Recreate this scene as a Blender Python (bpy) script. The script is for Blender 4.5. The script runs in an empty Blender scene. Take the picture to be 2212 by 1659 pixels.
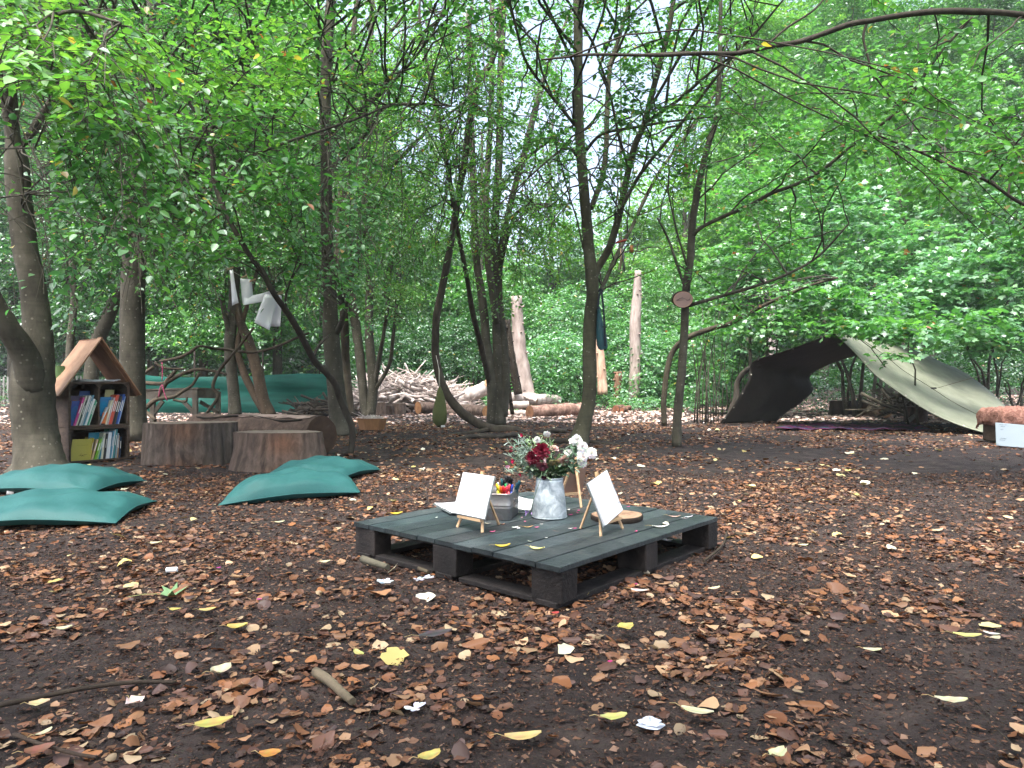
EXPO = 2.05
HAZE = 0.0009
import bpy, math, random
import numpy as np
from mathutils import Vector, Matrix
random.seed(7); rng = np.random.default_rng(7)
PI = math.pi
scene = bpy.context.scene
COL = scene.collection
# photograph measured on a 2212 x 1659 grid: eye height .8 m, level camera
FP, PX, PY, EYE = 1521.0, 1106.0, 829.5, 0.8
def P(x, y, Y): return Vector(((x-PX)/FP*Y, Y, EYE-(y-PY)/FP*Y))
def G(x, y, z=0.0):
    Y = (EYE-z)*FP/(y-PY)
    return Vector(((x-PX)/FP*Y, Y, z))
TZ = 0.142
def TG(x, y): return G(x, y, TZ)
def proj(p):  # arrays (N,3) -> pixel x, y
    return PX+p[:, 0]/p[:, 1]*FP, PY-(p[:, 2]-EYE)/p[:, 1]*FP
def V3(*a): return Vector(a)
def nrm(a):
    return a/np.maximum(np.linalg.norm(a, axis=-1, keepdims=True), 1e-9)

# ------------------------------------------------------------------ materials
def _nodes(name):
    m = bpy.data.materials.new(name); m.use_nodes = True
    nt = m.node_tree; nt.nodes.clear()
    return m, nt, nt.nodes, nt.links
def mat(name, cols, scale=8, detail=5, rough=.8, bump=.3, bscale=None, stretch=(1,1,1), attr=False,
        spec=.3, metal=0.0, dist=0.0, lo=.3, hi=.7, sheen=0, trans=0, bdist=.01):
    """cols: list of linear colours blended by noise; attr: multiply by the mesh colour attribute"""
    m, nt, N, L = _nodes(name)
    out = N.new('ShaderNodeOutputMaterial'); b = N.new('ShaderNodeBsdfPrincipled')
    L.new(b.outputs[0], out.inputs[0])
    tc = N.new('ShaderNodeTexCoord'); mp = N.new('ShaderNodeMapping'); mp.inputs['Scale'].default_value = stretch
    L.new(tc.outputs['Object'], mp.inputs[0])
    nz = N.new('ShaderNodeTexNoise'); nz.inputs['Scale'].default_value = scale; nz.inputs['Detail'].default_value = detail
    nz.inputs['Roughness'].default_value = .62; nz.inputs['Distortion'].default_value = dist
    L.new(mp.outputs[0], nz.inputs['Vector'])
    rp = N.new('ShaderNodeValToRGB'); cr = rp.color_ramp
    n = len(cols)
    while len(cr.elements) < n: cr.elements.new(.5)
    for i, c in enumerate(cols):
        cr.elements[i].position = lo+(hi-lo)*i/max(1, n-1); cr.elements[i].color = (*c, 1)
    if n == 1: cr.elements[1].color = (*cols[0], 1)
    L.new(nz.outputs['Fac'], rp.inputs[0])
    csock = rp.outputs[0]
    if attr:
        at = N.new('ShaderNodeAttribute'); at.attribute_name = 'Col'
        mx = N.new('ShaderNodeMix'); mx.data_type = 'RGBA'; mx.blend_type = 'MULTIPLY'; mx.inputs['Factor'].default_value = 1
        L.new(rp.outputs[0], mx.inputs['A']); L.new(at.outputs['Color'], mx.inputs['B']); csock = mx.outputs['Result']
    L.new(csock, b.inputs['Base Color'])
    b.inputs['Roughness'].default_value = rough; b.inputs['Metallic'].default_value = metal
    b.inputs['Specular IOR Level'].default_value = spec
    if bump:
        n2 = N.new('ShaderNodeTexNoise'); n2.inputs['Scale'].default_value = bscale or scale*3; n2.inputs['Detail'].default_value = 6
        n2.inputs['Roughness'].default_value = .65
        L.new(mp.outputs[0], n2.inputs['Vector'])
        bp = N.new('ShaderNodeBump'); bp.inputs['Strength'].default_value = bump; bp.inputs['Distance'].default_value = bdist
        L.new(n2.outputs['Fac'], bp.inputs['Height']); L.new(bp.outputs[0], b.inputs['Normal'])
    if trans:
        t = N.new('ShaderNodeBsdfTranslucent'); L.new(csock, t.inputs[0])
        ms = N.new('ShaderNodeMixShader'); ms.inputs[0].default_value = trans
        L.new(b.outputs[0], ms.inputs[1]); L.new(t.outputs[0], ms.inputs[2]); L.new(ms.outputs[0], out.inputs[0])
    return m
def leafmat(name, tr=.50, gloss=.030, rough=.5, tint=(1.30,1.30,.80)):
    m, nt, N, L = _nodes(name)
    out = N.new('ShaderNodeOutputMaterial')
    at = N.new('ShaderNodeAttribute'); at.attribute_name = 'Col'
    d = N.new('ShaderNodeBsdfDiffuse'); t = N.new('ShaderNodeBsdfTranslucent'); g = N.new('ShaderNodeBsdfGlossy')
    g.inputs['Roughness'].default_value = rough; g.inputs[0].default_value = (.9, .95, 1, 1)
    mx = N.new('ShaderNodeMix'); mx.data_type = 'RGBA'; mx.blend_type = 'MULTIPLY'; mx.inputs['Factor'].default_value = 1
    mx.inputs['B'].default_value = (*tint, 1)
    L.new(at.outputs['Color'], mx.inputs['A']); L.new(at.outputs['Color'], d.inputs[0]); L.new(mx.outputs['Result'], t.inputs[0])
    m1 = N.new('ShaderNodeMixShader'); m1.inputs[0].default_value = tr
    L.new(d.outputs[0], m1.inputs[1]); L.new(t.outputs[0], m1.inputs[2])
    lw = N.new('ShaderNodeLayerWeight'); lw.inputs[0].default_value = .35
    mr = N.new('ShaderNodeMapRange'); mr.inputs['To Min'].default_value = gloss*.45; mr.inputs['To Max'].default_value = gloss*3
    L.new(lw.outputs['Fresnel'], mr.inputs['Value'])
    m2 = N.new('ShaderNodeMixShader'); L.new(mr.outputs[0], m2.inputs[0])
    L.new(m1.outputs[0], m2.inputs[1]); L.new(g.outputs[0], m2.inputs[2]); L.new(m2.outputs[0], out.inputs[0])
    return m

# ------------------------------------------------------------------ mesh builder
class MB:
    def __init__(s): s.v = []; s.f = []; s.c = []; s.n = 0; s.sm = []
    def add(s, vs, fs, col=(1,1,1), smooth=False):
        o = s.n; vs = [tuple(v) for v in vs]
        s.v += vs; s.n += len(vs)
        s.f += [tuple(i+o for i in f) for f in fs]; s.sm += [smooth]*len(fs)
        if isinstance(col, list): s.c += col
        else: s.c += [col]*len(vs)
        return s
    def box(s, c, size, M=None, col=(1,1,1), jit=0.0):
        hx, hy, hz = [a/2 for a in size]
        vs = []
        for dx in (-hx, hx):
            for dy in (-hy, hy):
                for dz in (-hz, hz):
                    p = Vector((dx+random.uniform(-jit, jit), dy+random.uniform(-jit, jit), dz+random.uniform(-jit, jit)))
                    if M is not None: p = M @ p
                    vs.append(p+Vector(c))
        return s.add(vs, [(0,1,3,2),(4,6,7,5),(0,4,5,1),(2,3,7,6),(0,2,6,4),(1,5,7,3)], col)
    def tube(s, pts, rad, sides=8, col=(1,1,1), lump=0.0, cap=True, flat=1.0):
        pts = [Vector(p) for p in pts]; n = len(pts)
        if not hasattr(rad, '__len__'): rad = [rad]*n
        vs = []; u = None
        for i, p in enumerate(pts):
            d = (pts[min(i+1, n-1)]-pts[max(i-1, 0)])
            if d.length < 1e-9: d = Vector((0,0,1))
            d.normalize()
            if u is None:
                u = d.orthogonal().normalized()
            else:
                u = (u-d*u.dot(d)); u = u.normalized() if u.length > 1e-6 else d.orthogonal().normalized()
            w = d.cross(u)
            for k in range(sides):
                a = 2*PI*k/sides
                r = rad[i]*(1+lump*(math.sin(3*a+i*1.7)*.3+random.uniform(-.5, .5)))
                vs.append(p+u*(math.cos(a)*r)+w*(math.sin(a)*r*flat))
        fs = []
        for i in range(n-1):
            for k in range(sides):
                a = i*sides+k; b = i*sides+(k+1) % sides
                fs.append((a, b, b+sides, a+sides))
        s.add(vs, fs, col, True)
        if cap:
            o = s.n-len(vs)
            s.f.append(tuple(o+k for k in reversed(range(sides)))); s.f.append(tuple(o+(n-1)*sides+k for k in range(sides))); s.sm += [False, False]
        return s
    def lathe(s, c, prof, sides=32, col=(1,1,1), sx=1, sy=1, rot=0, M=None):
        vs = []; n = len(prof)
        for r, z in prof:
            for k in range(sides):
                a = 2*PI*k/sides+rot
                p = Vector((math.cos(a)*r*sx, math.sin(a)*r*sy, z))
                if M is not None: p = M @ p
                vs.append(p+Vector(c))
        fs = []
        for i in range(n-1):
            for k in range(sides):
                a = i*sides+k; b = i*sides+(k+1) % sides
                fs.append((a, b, b+sides, a+sides))
        return s.add(vs, fs, col, True)
    def grid(s, pts, col=(1,1,1), smooth=True):
        """pts[i][j] rows of points"""
        m = len(pts[0]); vs = [p for r in pts for p in r]
        fs = [(i*m+j, i*m+j+1, (i+1)*m+j+1, (i+1)*m+j) for i in range(len(pts)-1) for j in range(m-1)]
        return s.add(vs, fs, col, smooth)
    def build(s, name, material, parent=None, origin=None, bevel=0, solid=0, subsurf=0):
        me = bpy.data.meshes.new(name)
        o = Vector(origin) if origin is not None else (Vector(parent['_o']) if parent is not None and '_o' in parent else Vector((0,0,0)))
        me.from_pydata([tuple(Vector(v)-o) for v in s.v], [], s.f)
        me.polygons.foreach_set('use_smooth', s.sm)
        ca = me.color_attributes.new('Col', 'FLOAT_COLOR', 'POINT')
        ca.data.foreach_set('color', np.array([(*c, 1) for c in s.c], dtype=np.float32).ravel())
        me.materials.append(material); me.update()
        ob = bpy.data.objects.new(name, me); COL.objects.link(ob)
        if parent is not None:
            ob.parent = parent; ob['_o'] = tuple(o)
        else:
            ob.location = o; ob['_o'] = tuple(o)
        if solid: md = ob.modifiers.new('solid', 'SOLIDIFY'); md.thickness = solid; md.offset = 0
        if bevel: md = ob.modifiers.new('bevel', 'BEVEL'); md.width = bevel; md.segments = 2; md.limit_method = 'ANGLE'
        if subsurf: md = ob.modifiers.new('sub', 'SUBSURF'); md.levels = subsurf; md.render_levels = subsurf
        return ob
def tag(o, label=None, cat=None, group=None, kind=None):
    if label: o['label'] = label
    if cat: o['category'] = cat
    if group: o['group'] = group
    if kind: o['kind'] = kind
    return o
def thing(name, loc, label, cat, group=None):
    o = bpy.data.objects.new(name, None); COL.objects.link(o); o.location = loc; o.empty_display_size = .1
    o['_o'] = tuple(loc)
    return tag(o, label, cat, group)

def np_build(name, V, faces, C, material, parent=None, smooth=False):
    """faces: (M,k) int array, k constant"""
    me = bpy.data.meshes.new(name)
    o = np.array(parent['_o']) if parent is not None else np.zeros(3)
    V = V-o
    me.vertices.add(len(V)); me.vertices.foreach_set('co', V.astype(np.float32).ravel())
    M, k = faces.shape
    me.loops.add(M*k); me.loops.foreach_set('vertex_index', faces.astype(np.int32).ravel())
    me.polygons.add(M); me.polygons.foreach_set('loop_start', (np.arange(M)*k).astype(np.int32))
    if smooth: me.polygons.foreach_set('use_smooth', np.ones(M, dtype=bool))
    ca = me.color_attributes.new('Col', 'FLOAT_COLOR', 'POINT')
    ca.data.foreach_set('color', np.concatenate([C, np.ones((len(C), 1))], 1).astype(np.float32).ravel())
    me.materials.append(material); me.update(); me.validate()
    ob = bpy.data.objects.new(name, me); COL.objects.link(ob)
    if parent is not None: ob.parent = parent; ob['_o'] = tuple(parent['_o'])
    return ob

# leaf templates: x along the leaf, y across, z up
T_OVATE = (np.array([(0,0,0),(.22,.27,.07),(.58,.27,.05),(1,0,-.10),(.22,-.27,.07),(.58,-.27,.05)]), np.array([(0,1,2,3),(0,3,5,4)]))
T_SMALL = (np.array([(0,0,0),(.45,.30,.05),(1,0,-.05),(.45,-.30,.05)]), np.array([(0,1,2,3)]))
_m = [(0,0,0),(.10,.30,.0),(-.02,.52,-.04),(.33,.42,.02),(.52,.60,-.06),(.58,.26,.02),(1,0,-.10)]
T_MAPLE = (np.array(_m+[(x,-y,z) for x, y, z in _m[1:6]]+[(.35,0,.03)]),
           np.array([(12,0,1,2),(12,2,3,4),(12,4,5,6),(12,2+5,1+5+0,0),(12,9+0,8,7),(12,6,11-0,10-0+0)]))
# maple faces, right half listed explicitly: mirrored indices 7..11 mirror 1..5
T_MAPLE = (T_MAPLE[0], np.array([(12,0,1,2),(12,2,3,4),(12,4,5,6),(12,8,7,0),(12,10,9,8),(12,6,11,10)]))
def curled(seed):
    r = np.random.default_rng(seed); nx, ny = 6, 5
    vs = []; c1 = r.uniform(-1.3, 1.6); c2 = r.uniform(.1, 1.0)*r.choice([-1, 1, 1]); tw = r.uniform(-.6, .6)
    for i in range(nx):
        t = i/(nx-1); w = .34*math.sin(PI*min(1, t*.93+.05))**.8*(1+r.uniform(-.28, .22))
        for j in range(ny):
            q = (j/(ny-1)-.5)*2; lob = 1+.18*math.sin(q*6+i*2.1)*r.uniform(0, 1)
            y = q*w*lob; x = t
            z = c2*y*y*1.2+c1*(t-.5)**2*.35+tw*y*(t-.5)+r.uniform(-.035, .035)
            vs.append((x-.5, y*math.cos(c2*abs(y)), z))
    vs = np.array(vs); vs[:, 2] -= vs[:, 2].min()
    f = [(i*ny+j, i*ny+j+1, (i+1)*ny+j+1, (i+1)*ny+j) for i in range(nx-1) for j in range(ny-1)]
    return vs, np.array(f)

def place_leaves(tpl, pos, d, n, size, col, width=1.0):
    TV, TF = tpl; N = len(pos); k = len(TV)
    d = nrm(d); n = nrm(n-d*np.sum(n*d, 1, keepdims=True)); l = np.cross(n, d)
    sz = size[:, None, None]
    V = pos[:, None, :]+sz*(TV[None, :, 0:1]*d[:, None, :]+TV[None, :, 1:2]*width*l[:, None, :]+TV[None, :, 2:3]*n[:, None, :])
    F = TF[None]+(np.arange(N)*k)[:, None, None]
    return V.reshape(-1, 3), F.reshape(-1, TF.shape[1]), np.repeat(col, k, axis=0)
def join_np(lst):
    Vs, Fs, Cs = [], [], []; o = 0
    for V, F, C in lst:
        Vs.append(V); Fs.append(F+o); Cs.append(C); o += len(V)
    return np.concatenate(Vs), np.concatenate(Fs), np.concatenate(Cs)

GREENS = {  # linear leaf colours
 'fresh': np.array([(.085,.250,.048),(.115,.290,.056),(.068,.215,.048),(.140,.320,.060)]),
 'mid':   np.array([(.052,.185,.048),(.070,.220,.054),(.043,.155,.046),(.085,.245,.052)]),
 'deep':  np.array([(.026,.100,.034),(.034,.125,.040),(.020,.078,.030),(.044,.145,.044)]),
 'teal':  np.array([(.060,.200,.080),(.080,.235,.090),(.048,.160,.066),(.105,.270,.095)]),
 'olive': np.array([(.085,.155,.030),(.065,.140,.026),(.100,.165,.034),(.050,.120,.028)]),
}
YEL = np.array([(.42,.36,.06),(.5,.42,.12),(.34,.22,.06),(.30,.11,.04)])
def leafcols(N, kind, yellow=.012):
    c = np.array([1.25, 1.20, 1.08])*GREENS[kind][rng.integers(0, 4, N)]*rng.uniform(.75, 1.25, (N, 1))
    y = rng.random(N) < yellow
    c[y] = YEL[rng.integers(0, 4, y.sum())]
    return c
def sprays(P0, D, L, K, size, kind, tpl=T_OVATE, droop=.18, nj=.35, yellow=.012):
    """leafy shoots: K leaves alternate along each"""
    N = len(P0); D = nrm(D)
    up = nrm(np.array([0, 0, 1.])+rng.normal(0, .22, (N, 3)))
    lat = nrm(np.cross(D, up))
    t = (np.arange(K)+.7)/K
    sd = np.where(np.arange(K) % 2 == 0, 1., -1.)
    pos = P0[:, None]+D[:, None]*(L[:, None]*t)[..., None]
    pos[..., 2] -= droop*L[:, None]*t**2
    w = np.where(np.arange(K) == K-1, .1, .85)
    d = D[:, None]*.55+lat[:, None]*(sd*w)[None, :, None]+rng.normal(0, .22, (N, K, 3)); d[..., 2] -= .22
    n = up[:, None]+rng.normal(0, nj, (N, K, 3))
    sz = size*rng.uniform(.6, 1.15, (N, K))*(1-.25*np.abs(t-.5))
    pos = pos.reshape(-1, 3); d = nrm(d.reshape(-1, 3)); pos = pos+d*(sz.reshape(-1, 1)*.12)
    return place_leaves(tpl, pos, d, n.reshape(-1, 3), sz.ravel(), leafcols(N*K, kind, yellow))
def stems_np(P0, P1, r0, r1, col=(1,1,1)):
    """straight three sided twigs"""
    N = len(P0); d = nrm(P1-P0); a = np.where(np.abs(d[:, 2:3]) > .9, np.array([[1., 0, 0]]), np.array([[0, 0, 1.]]))
    u = nrm(np.cross(d, a)); w = np.cross(d, u); V = []
    for P_, r in ((P0, r0), (P1, r1)):
        for k in range(3):
            an = 2*PI*k/3; V.append(P_+(u*math.cos(an)+w*math.sin(an))*np.reshape(r, (-1, 1)))
    V = np.stack(V, 1).reshape(-1, 3)
    f = np.array([(0,1,4,3),(1,2,5,4),(2,0,3,5)])
    F = (f[None]+(np.arange(N)*6)[:, None, None]).reshape(-1, 4)
    return V, F, np.tile(np.array([col]), (len(V), 1))
def catmull(pts, sub=5):
    """pts: list of tuples (any dimension) -> smooth dense list of arrays"""
    p = [np.array(q, dtype=float) for q in pts]
    p = [2*p[0]-p[1]]+p+[2*p[-1]-p[-2]]
    out = []
    for i in range(1, len(p)-2):
        for k in range(sub):
            t = k/sub
            out.append(.5*((2*p[i])+(-p[i-1]+p[i+1])*t+(2*p[i-1]-5*p[i]+4*p[i+1]-p[i+2])*t*t+(-p[i-1]+3*p[i]-3*p[i+1]+p[i+2])*t**3))
    out.append(p[-2]); return out
# ------------------------------------------------------------------ camera, light, sky
cam_d = bpy.data.cameras.new('camera'); cam = bpy.data.objects.new('camera', cam_d); COL.objects.link(cam)
cam.location = (0, 0, EYE); cam.rotation_euler = (PI/2, 0, 0); cam_d.sensor_width = 36; cam_d.lens = FP/2212*36
cam_d.clip_start = .05; cam_d.clip_end = 500; scene.camera = cam
w = bpy.data.worlds.new('World'); scene.world = w; w.use_nodes = True
nt = w.node_tree; nt.nodes.clear()
wo = nt.nodes.new('ShaderNodeOutputWorld'); bg = nt.nodes.new('ShaderNodeBackground'); sk = nt.nodes.new('ShaderNodeTexSky')
sk.sky_type = 'NISHITA'; sk.sun_disc = False; sk.sun_elevation = math.radians(66); sk.sun_rotation = math.radians(205)
sk.air_density = 1.0; sk.dust_density = 6.0; sk.ozone_density = 1.0
hs = nt.nodes.new('ShaderNodeHueSaturation'); hs.inputs['Saturation'].default_value = .85
nt.links.new(sk.outputs[0], hs.inputs['Color']); nt.links.new(hs.outputs[0], bg.inputs[0]); bg.inputs[1].default_value = .15
nt.links.new(bg.outputs[0], wo.inputs[0])
sun_d = bpy.data.lights.new('sun', 'SUN'); sun_d.energy = 2.1; sun_d.angle = math.radians(22); sun_d.color = (1, .985, .96)
sun = bpy.data.objects.new('sun', sun_d); COL.objects.link(sun)
_el, _az = math.radians(66), math.radians(205)
_sd = Vector((math.sin(_az)*math.cos(_el), math.cos(_az)*math.cos(_el), math.sin(_el)))
sun.rotation_euler = _sd.to_track_quat('Z', 'Y').to_euler(); sun.location = _sd*60
vs_ = scene.view_settings; vs_.view_transform = 'Standard'; vs_.look = 'None'; vs_.exposure = EXPO; vs_.gamma = 1
cy = scene.cycles
cy.use_denoising = True; cy.max_bounces = 7; cy.diffuse_bounces = 4; cy.glossy_bounces = 2; cy.transmission_bounces = 4; cy.transparent_max_bounces = 4
cy.use_adaptive_sampling = True; cy.adaptive_threshold = .02; cy.sample_clamp_indirect = 6
cy.caustics_reflective = False; cy.caustics_refractive = False

# ------------------------------------------------------------------ materials
M_soil = mat('soil', [(.014,.0098,.0090),(.025,.0175,.0158),(.036,.026,.023),(.062,.045,.037)], scale=7, detail=9, rough=.95, bump=.9, bscale=38, bdist=.02, lo=.36, hi=.72)
M_bark = mat('grey_bark', [(.034,.031,.022),(.058,.053,.039),(.082,.075,.056),(.12,.112,.088)], scale=5, detail=7, rough=.9, bump=.6, bscale=30, stretch=(1,1,.45), attr=True, lo=.33, hi=.74)
def add_bark_detail(m, ring=.88, spots=True):
    """crosswise wrinkles and pale breathing pores of smooth bark"""
    nt = m.node_tree; N = nt.nodes; L = nt.links; b = next(n for n in N if n.type == 'BSDF_PRINCIPLED'); src = b.inputs['Base Color'].links[0].from_socket
    tc = N.new('ShaderNodeTexCoord'); mp = N.new('ShaderNodeMapping'); mp.inputs['Scale'].default_value = (3, 3, 26); L.new(tc.outputs['Object'], mp.inputs[0])
    nz = N.new('ShaderNodeTexNoise'); nz.inputs['Scale'].default_value = 1.4; nz.inputs['Detail'].default_value = 4; nz.inputs['Distortion'].default_value = .5; L.new(mp.outputs[0], nz.inputs['Vector'])
    rp = N.new('ShaderNodeValToRGB'); rp.color_ramp.elements[0].position = .34; rp.color_ramp.elements[0].color = (ring, ring, ring, 1); rp.color_ramp.elements[1].position = .52; rp.color_ramp.elements[1].color = (1.05, 1.05, 1.05, 1); L.new(nz.outputs['Fac'], rp.inputs[0])
    mx = N.new('ShaderNodeMix'); mx.data_type = 'RGBA'; mx.blend_type = 'MULTIPLY'; mx.inputs['Factor'].default_value = 1; L.new(src, mx.inputs['A']); L.new(rp.outputs[0], mx.inputs['B']); out = mx.outputs['Result']
    if spots:
        vo = N.new('ShaderNodeTexVoronoi'); vo.inputs['Scale'].default_value = 15; L.new(tc.outputs['Object'], vo.inputs['Vector'])
        r2 = N.new('ShaderNodeValToRGB'); r2.color_ramp.elements[0].position = .13; r2.color_ramp.elements[0].color = (.35, .55, .55, 1); r2.color_ramp.elements[1].position = .19; r2.color_ramp.elements[1].color = (0, 0, 0, 1); L.new(vo.outputs['Distance'], r2.inputs[0])
        m2 = N.new('ShaderNodeMix'); m2.data_type = 'RGBA'; m2.inputs['B'].default_value = (.22, .21, .17, 1); L.new(r2.outputs[0], m2.inputs['Factor']); L.new(out, m2.inputs['A']); out = m2.outputs['Result']
    L.new(out, b.inputs['Base Color'])
add_bark_detail(M_bark)
M_barkd = mat('dark_bark', [(.022,.019,.015),(.045,.038,.030),(.07,.062,.048)], scale=9, detail=7, rough=.92, bump=.7, bscale=40, stretch=(1,1,.35), attr=True)
M_pale = mat('peeled_bark', [(.22,.175,.155),(.48,.42,.39),(.66,.61,.58)], scale=6, detail=7, rough=.85, bump=.6, stretch=(1,1,.3), attr=True)  # bare wood, colour raised to suggest the bright light in the clearing
M_logbark = mat('log_bark', [(.07,.052,.042),(.15,.11,.09),(.30,.24,.20)], scale=9, detail=7, rough=.9, bump=.9, attr=True, dist=.6)
M_leafn = leafmat('leaf', gloss=.03); M_leaf = leafmat('woodland_leaf', tr=.5, gloss=.045, rough=.45)
M_litter = leafmat('dry_leaf', tr=.10, gloss=.012, rough=.5, tint=(1.1,.95,.8))
M_twig = mat('twig', [(.030,.024,.018),(.06,.05,.038)], scale=20, rough=.9, bump=0)

# ------------------------------------------------------------------ ground
def gz(x, y):
    h = .012*np.sin(x*1.3+.7)*np.sin(y*.9+1.1)+.008*np.sin(x*3.1+y*1.7)+.005*np.sin(x*7.3-y*5.1)+.003*np.sin(x*17+y*13)
    r = np.sqrt(x*x+y*y)
    far = np.clip((r-22)/14, 0, 1)
    return h-.018+far*.5*(1+.4*np.sin(x*.5))
def ground():
    xs = np.concatenate([np.linspace(-160,-8,50)[:-1], np.linspace(-8,8,200), np.linspace(8,160,50)[1:]])
    ys = np.concatenate([np.linspace(-25,1,20)[:-1], np.linspace(1,9,150), np.linspace(9,24,90)[1:], np.linspace(24,220,60)[1:]])
    X, Y = np.meshgrid(xs, ys); Z = gz(X, Y)+np.where((Y > 1) & (Y < 12) & (abs(X) < 8), rng.normal(0, .0035, X.shape), 0)
    V = np.stack([X, Y, Z], -1).reshape(-1, 3); m = len(xs); a = (np.arange(len(ys)-1)[:, None]*m+np.arange(m-1)[None]).ravel()
    F = np.stack([a, a+1, a+m+1, a+m], 1)
    o = np_build('ground', V, F, np.ones((len(V), 3)), M_soil, smooth=True); tag(o, kind='structure')
ground()
# bare patches of trodden soil (x, y, radius, stretch) in metres
BARE = [(-1.1,2.15,.42),(-1.45,1.9,.35),(1.0,1.95,.30),(1.35,2.0,.3),(2.0,2.6,.32),(1.9,3.0,.30),(-.7,2.5,.22),(4.3,6.5,.9),(5.2,7.6,1.2),(3.2,5.2,.6),(3.0,8.5,1.0),
        (-.2,7.5,.5),(.6,8.6,.6),(-2.1,3.4,.25),(.2,1.6,.2),(.4,2.45,.22),(1.0,2.9,.25)]
def litter_density(x, y):
    n = np.sin(x*2.3+1.3*np.sin(y*1.1))*np.sin(y*2.9+1.7*np.sin(x*.9))+.6*np.sin(x*5.7+y*3.3)*np.sin(y*6.1-x*2.2)+.4*np.sin(x*11.+y*4.)*np.sin(y*13.)
    d = np.clip(.47+.48*n, .08, 1)
    for bx, by, br in BARE:
        d = d*np.clip(((x-bx)**2+((y-by)*1.0)**2)/(br*br)-.35, .12, 1)
    return d
LIT = np.array([.86, .98, 1.08])*np.array([(.20,.082,.036),(.25,.115,.055),(.145,.060,.030),(.30,.155,.080),(.10,.043,.026),(.17,.065,.03),(.19,.07,.03),(.075,.038,.028),(.36,.23,.13),(.24,.090,.034),(.12,.052,.033),(.09,.045,.033)])
def litter():
    tpls = [curled(i) for i in range(10)]; out = []
    def scatter(N, y0, y1, smin, smax, pal, thr=1.0, z=.0, bright=1, tp=tpls, tilt=.40, flat=0):
        # uniform over the viewed wedge of ground, thinned by the patch density
        Y = np.sqrt(rng.uniform(y0*y0, y1*y1, N)); X = rng.uniform(-.80, .80, N)*Y+rng.uniform(-.5, .5, N)
        keep = rng.random(N) < np.maximum(flat, litter_density(X, Y))*thr; X, Y = X[keep], Y[keep]; n = len(X)
        a = rng.uniform(0, 2*PI, n); d = np.stack([np.cos(a), np.sin(a), rng.normal(0, .12, n)], 1)
        nn = np.stack([rng.normal(0, tilt, n), rng.normal(0, tilt, n), np.ones(n)], 1)
        s = rng.uniform(smin, smax, n)*rng.choice([1, 1, 1.3, .7], n)
        pos = np.stack([X, Y, gz(X, Y)+z+rng.uniform(0, .010, n)], 1)
        c = pal[rng.integers(0, len(pal), n)]*rng.uniform(.6, 1.2, (n, 1))
        k = rng.integers(0, len(tp), n)
        for i, t in enumerate(tp):
            q = k == i
            if q.any(): out.append(place_leaves(t, pos[q], d[q], nn[q], s[q], c[q], width=rng.uniform(.85, 1.3)))
    scatter(40000, 1.25, 6.0, .012, .036, LIT)
    scatter(2400, 1.25, 6.0, .038, .060, LIT*1.2, thr=.9)
    scatter(3600, 1.25, 3.0, .024, .050, LIT*1.2, thr=.9)
    scatter(300, 1.3, 3.2, .05, .07, np.array([(.36,.23,.13),(.42,.28,.17),(.30,.155,.08),(.22,.10,.05)]), thr=1)
    scatter(56000, 6.0, 15.0, .026, .055, LIT*1.15, thr=1.0)
    scatter(52000, 14.5, 27.0, .05, .10, np.array([(.56,.38,.31),(.60,.46,.40),(.42,.27,.21),(.66,.55,.50)]), thr=1)  # pale chips and leaves, brightened in colour to stand for light on the clearing
    scatter(330, 1.4, 9.0, .045, .075, np.array([(.60,.52,.24),(.62,.58,.42),(.55,.44,.16),(.66,.62,.50)]), thr=1, z=.008)
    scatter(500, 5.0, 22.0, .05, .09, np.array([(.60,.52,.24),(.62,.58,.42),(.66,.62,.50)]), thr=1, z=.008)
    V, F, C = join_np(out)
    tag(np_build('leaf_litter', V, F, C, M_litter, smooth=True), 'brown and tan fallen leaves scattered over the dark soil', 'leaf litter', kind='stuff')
    out = []
    frag = [(np.array([(-.5,-.12,0),(.1,-.24,.12),(.55,.06,.0),(-.1,.2,.08)]), np.array([(0,1,2,3)])), (np.array([(-.5,-.1,0),(.3,-.14,.1),(.5,.06,.02),(-.2,.16,.14)]), np.array([(0,1,2,3)]))]
    FR = np.array([(.085,.045,.032),(.12,.064,.042),(.055,.034,.027),(.17,.095,.062),(.035,.025,.021),(.045,.03,.024),(.10,.05,.033),(.22,.14,.10)])
    scatter(170000, 1.2, 6.5, .006, .026, FR, tp=frag, tilt=.6, flat=.40)
    scatter(90000, 1.2, 3.5, .003, .012, FR*.8, tp=frag, tilt=.8, flat=.75)
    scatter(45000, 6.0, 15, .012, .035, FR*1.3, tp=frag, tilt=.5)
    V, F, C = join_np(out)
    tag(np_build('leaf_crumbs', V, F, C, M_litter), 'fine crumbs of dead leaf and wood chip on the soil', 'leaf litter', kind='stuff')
    # thin dead twigs
    N = 700; Y = np.sqrt(rng.uniform(1.6, 60, N)); X = rng.uniform(-.8, .8, N)*Y; a = rng.uniform(0, PI, N); L = rng.uniform(.02, .13, N)
    p0 = np.stack([X, Y, gz(X, Y)+.006], 1); p1 = p0+np.stack([np.cos(a)*L, np.sin(a)*L, rng.uniform(-.002, .012, N)], 1)
    V, F, C = stems_np(p0, p1, rng.uniform(.0009, .0022, N), rng.uniform(.0005, .0012, N))
    tag(np_build('twig_litter', V, F, C, M_twig), 'thin broken twigs lying among the fallen leaves', 'twigs', kind='stuff')
litter()
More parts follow.
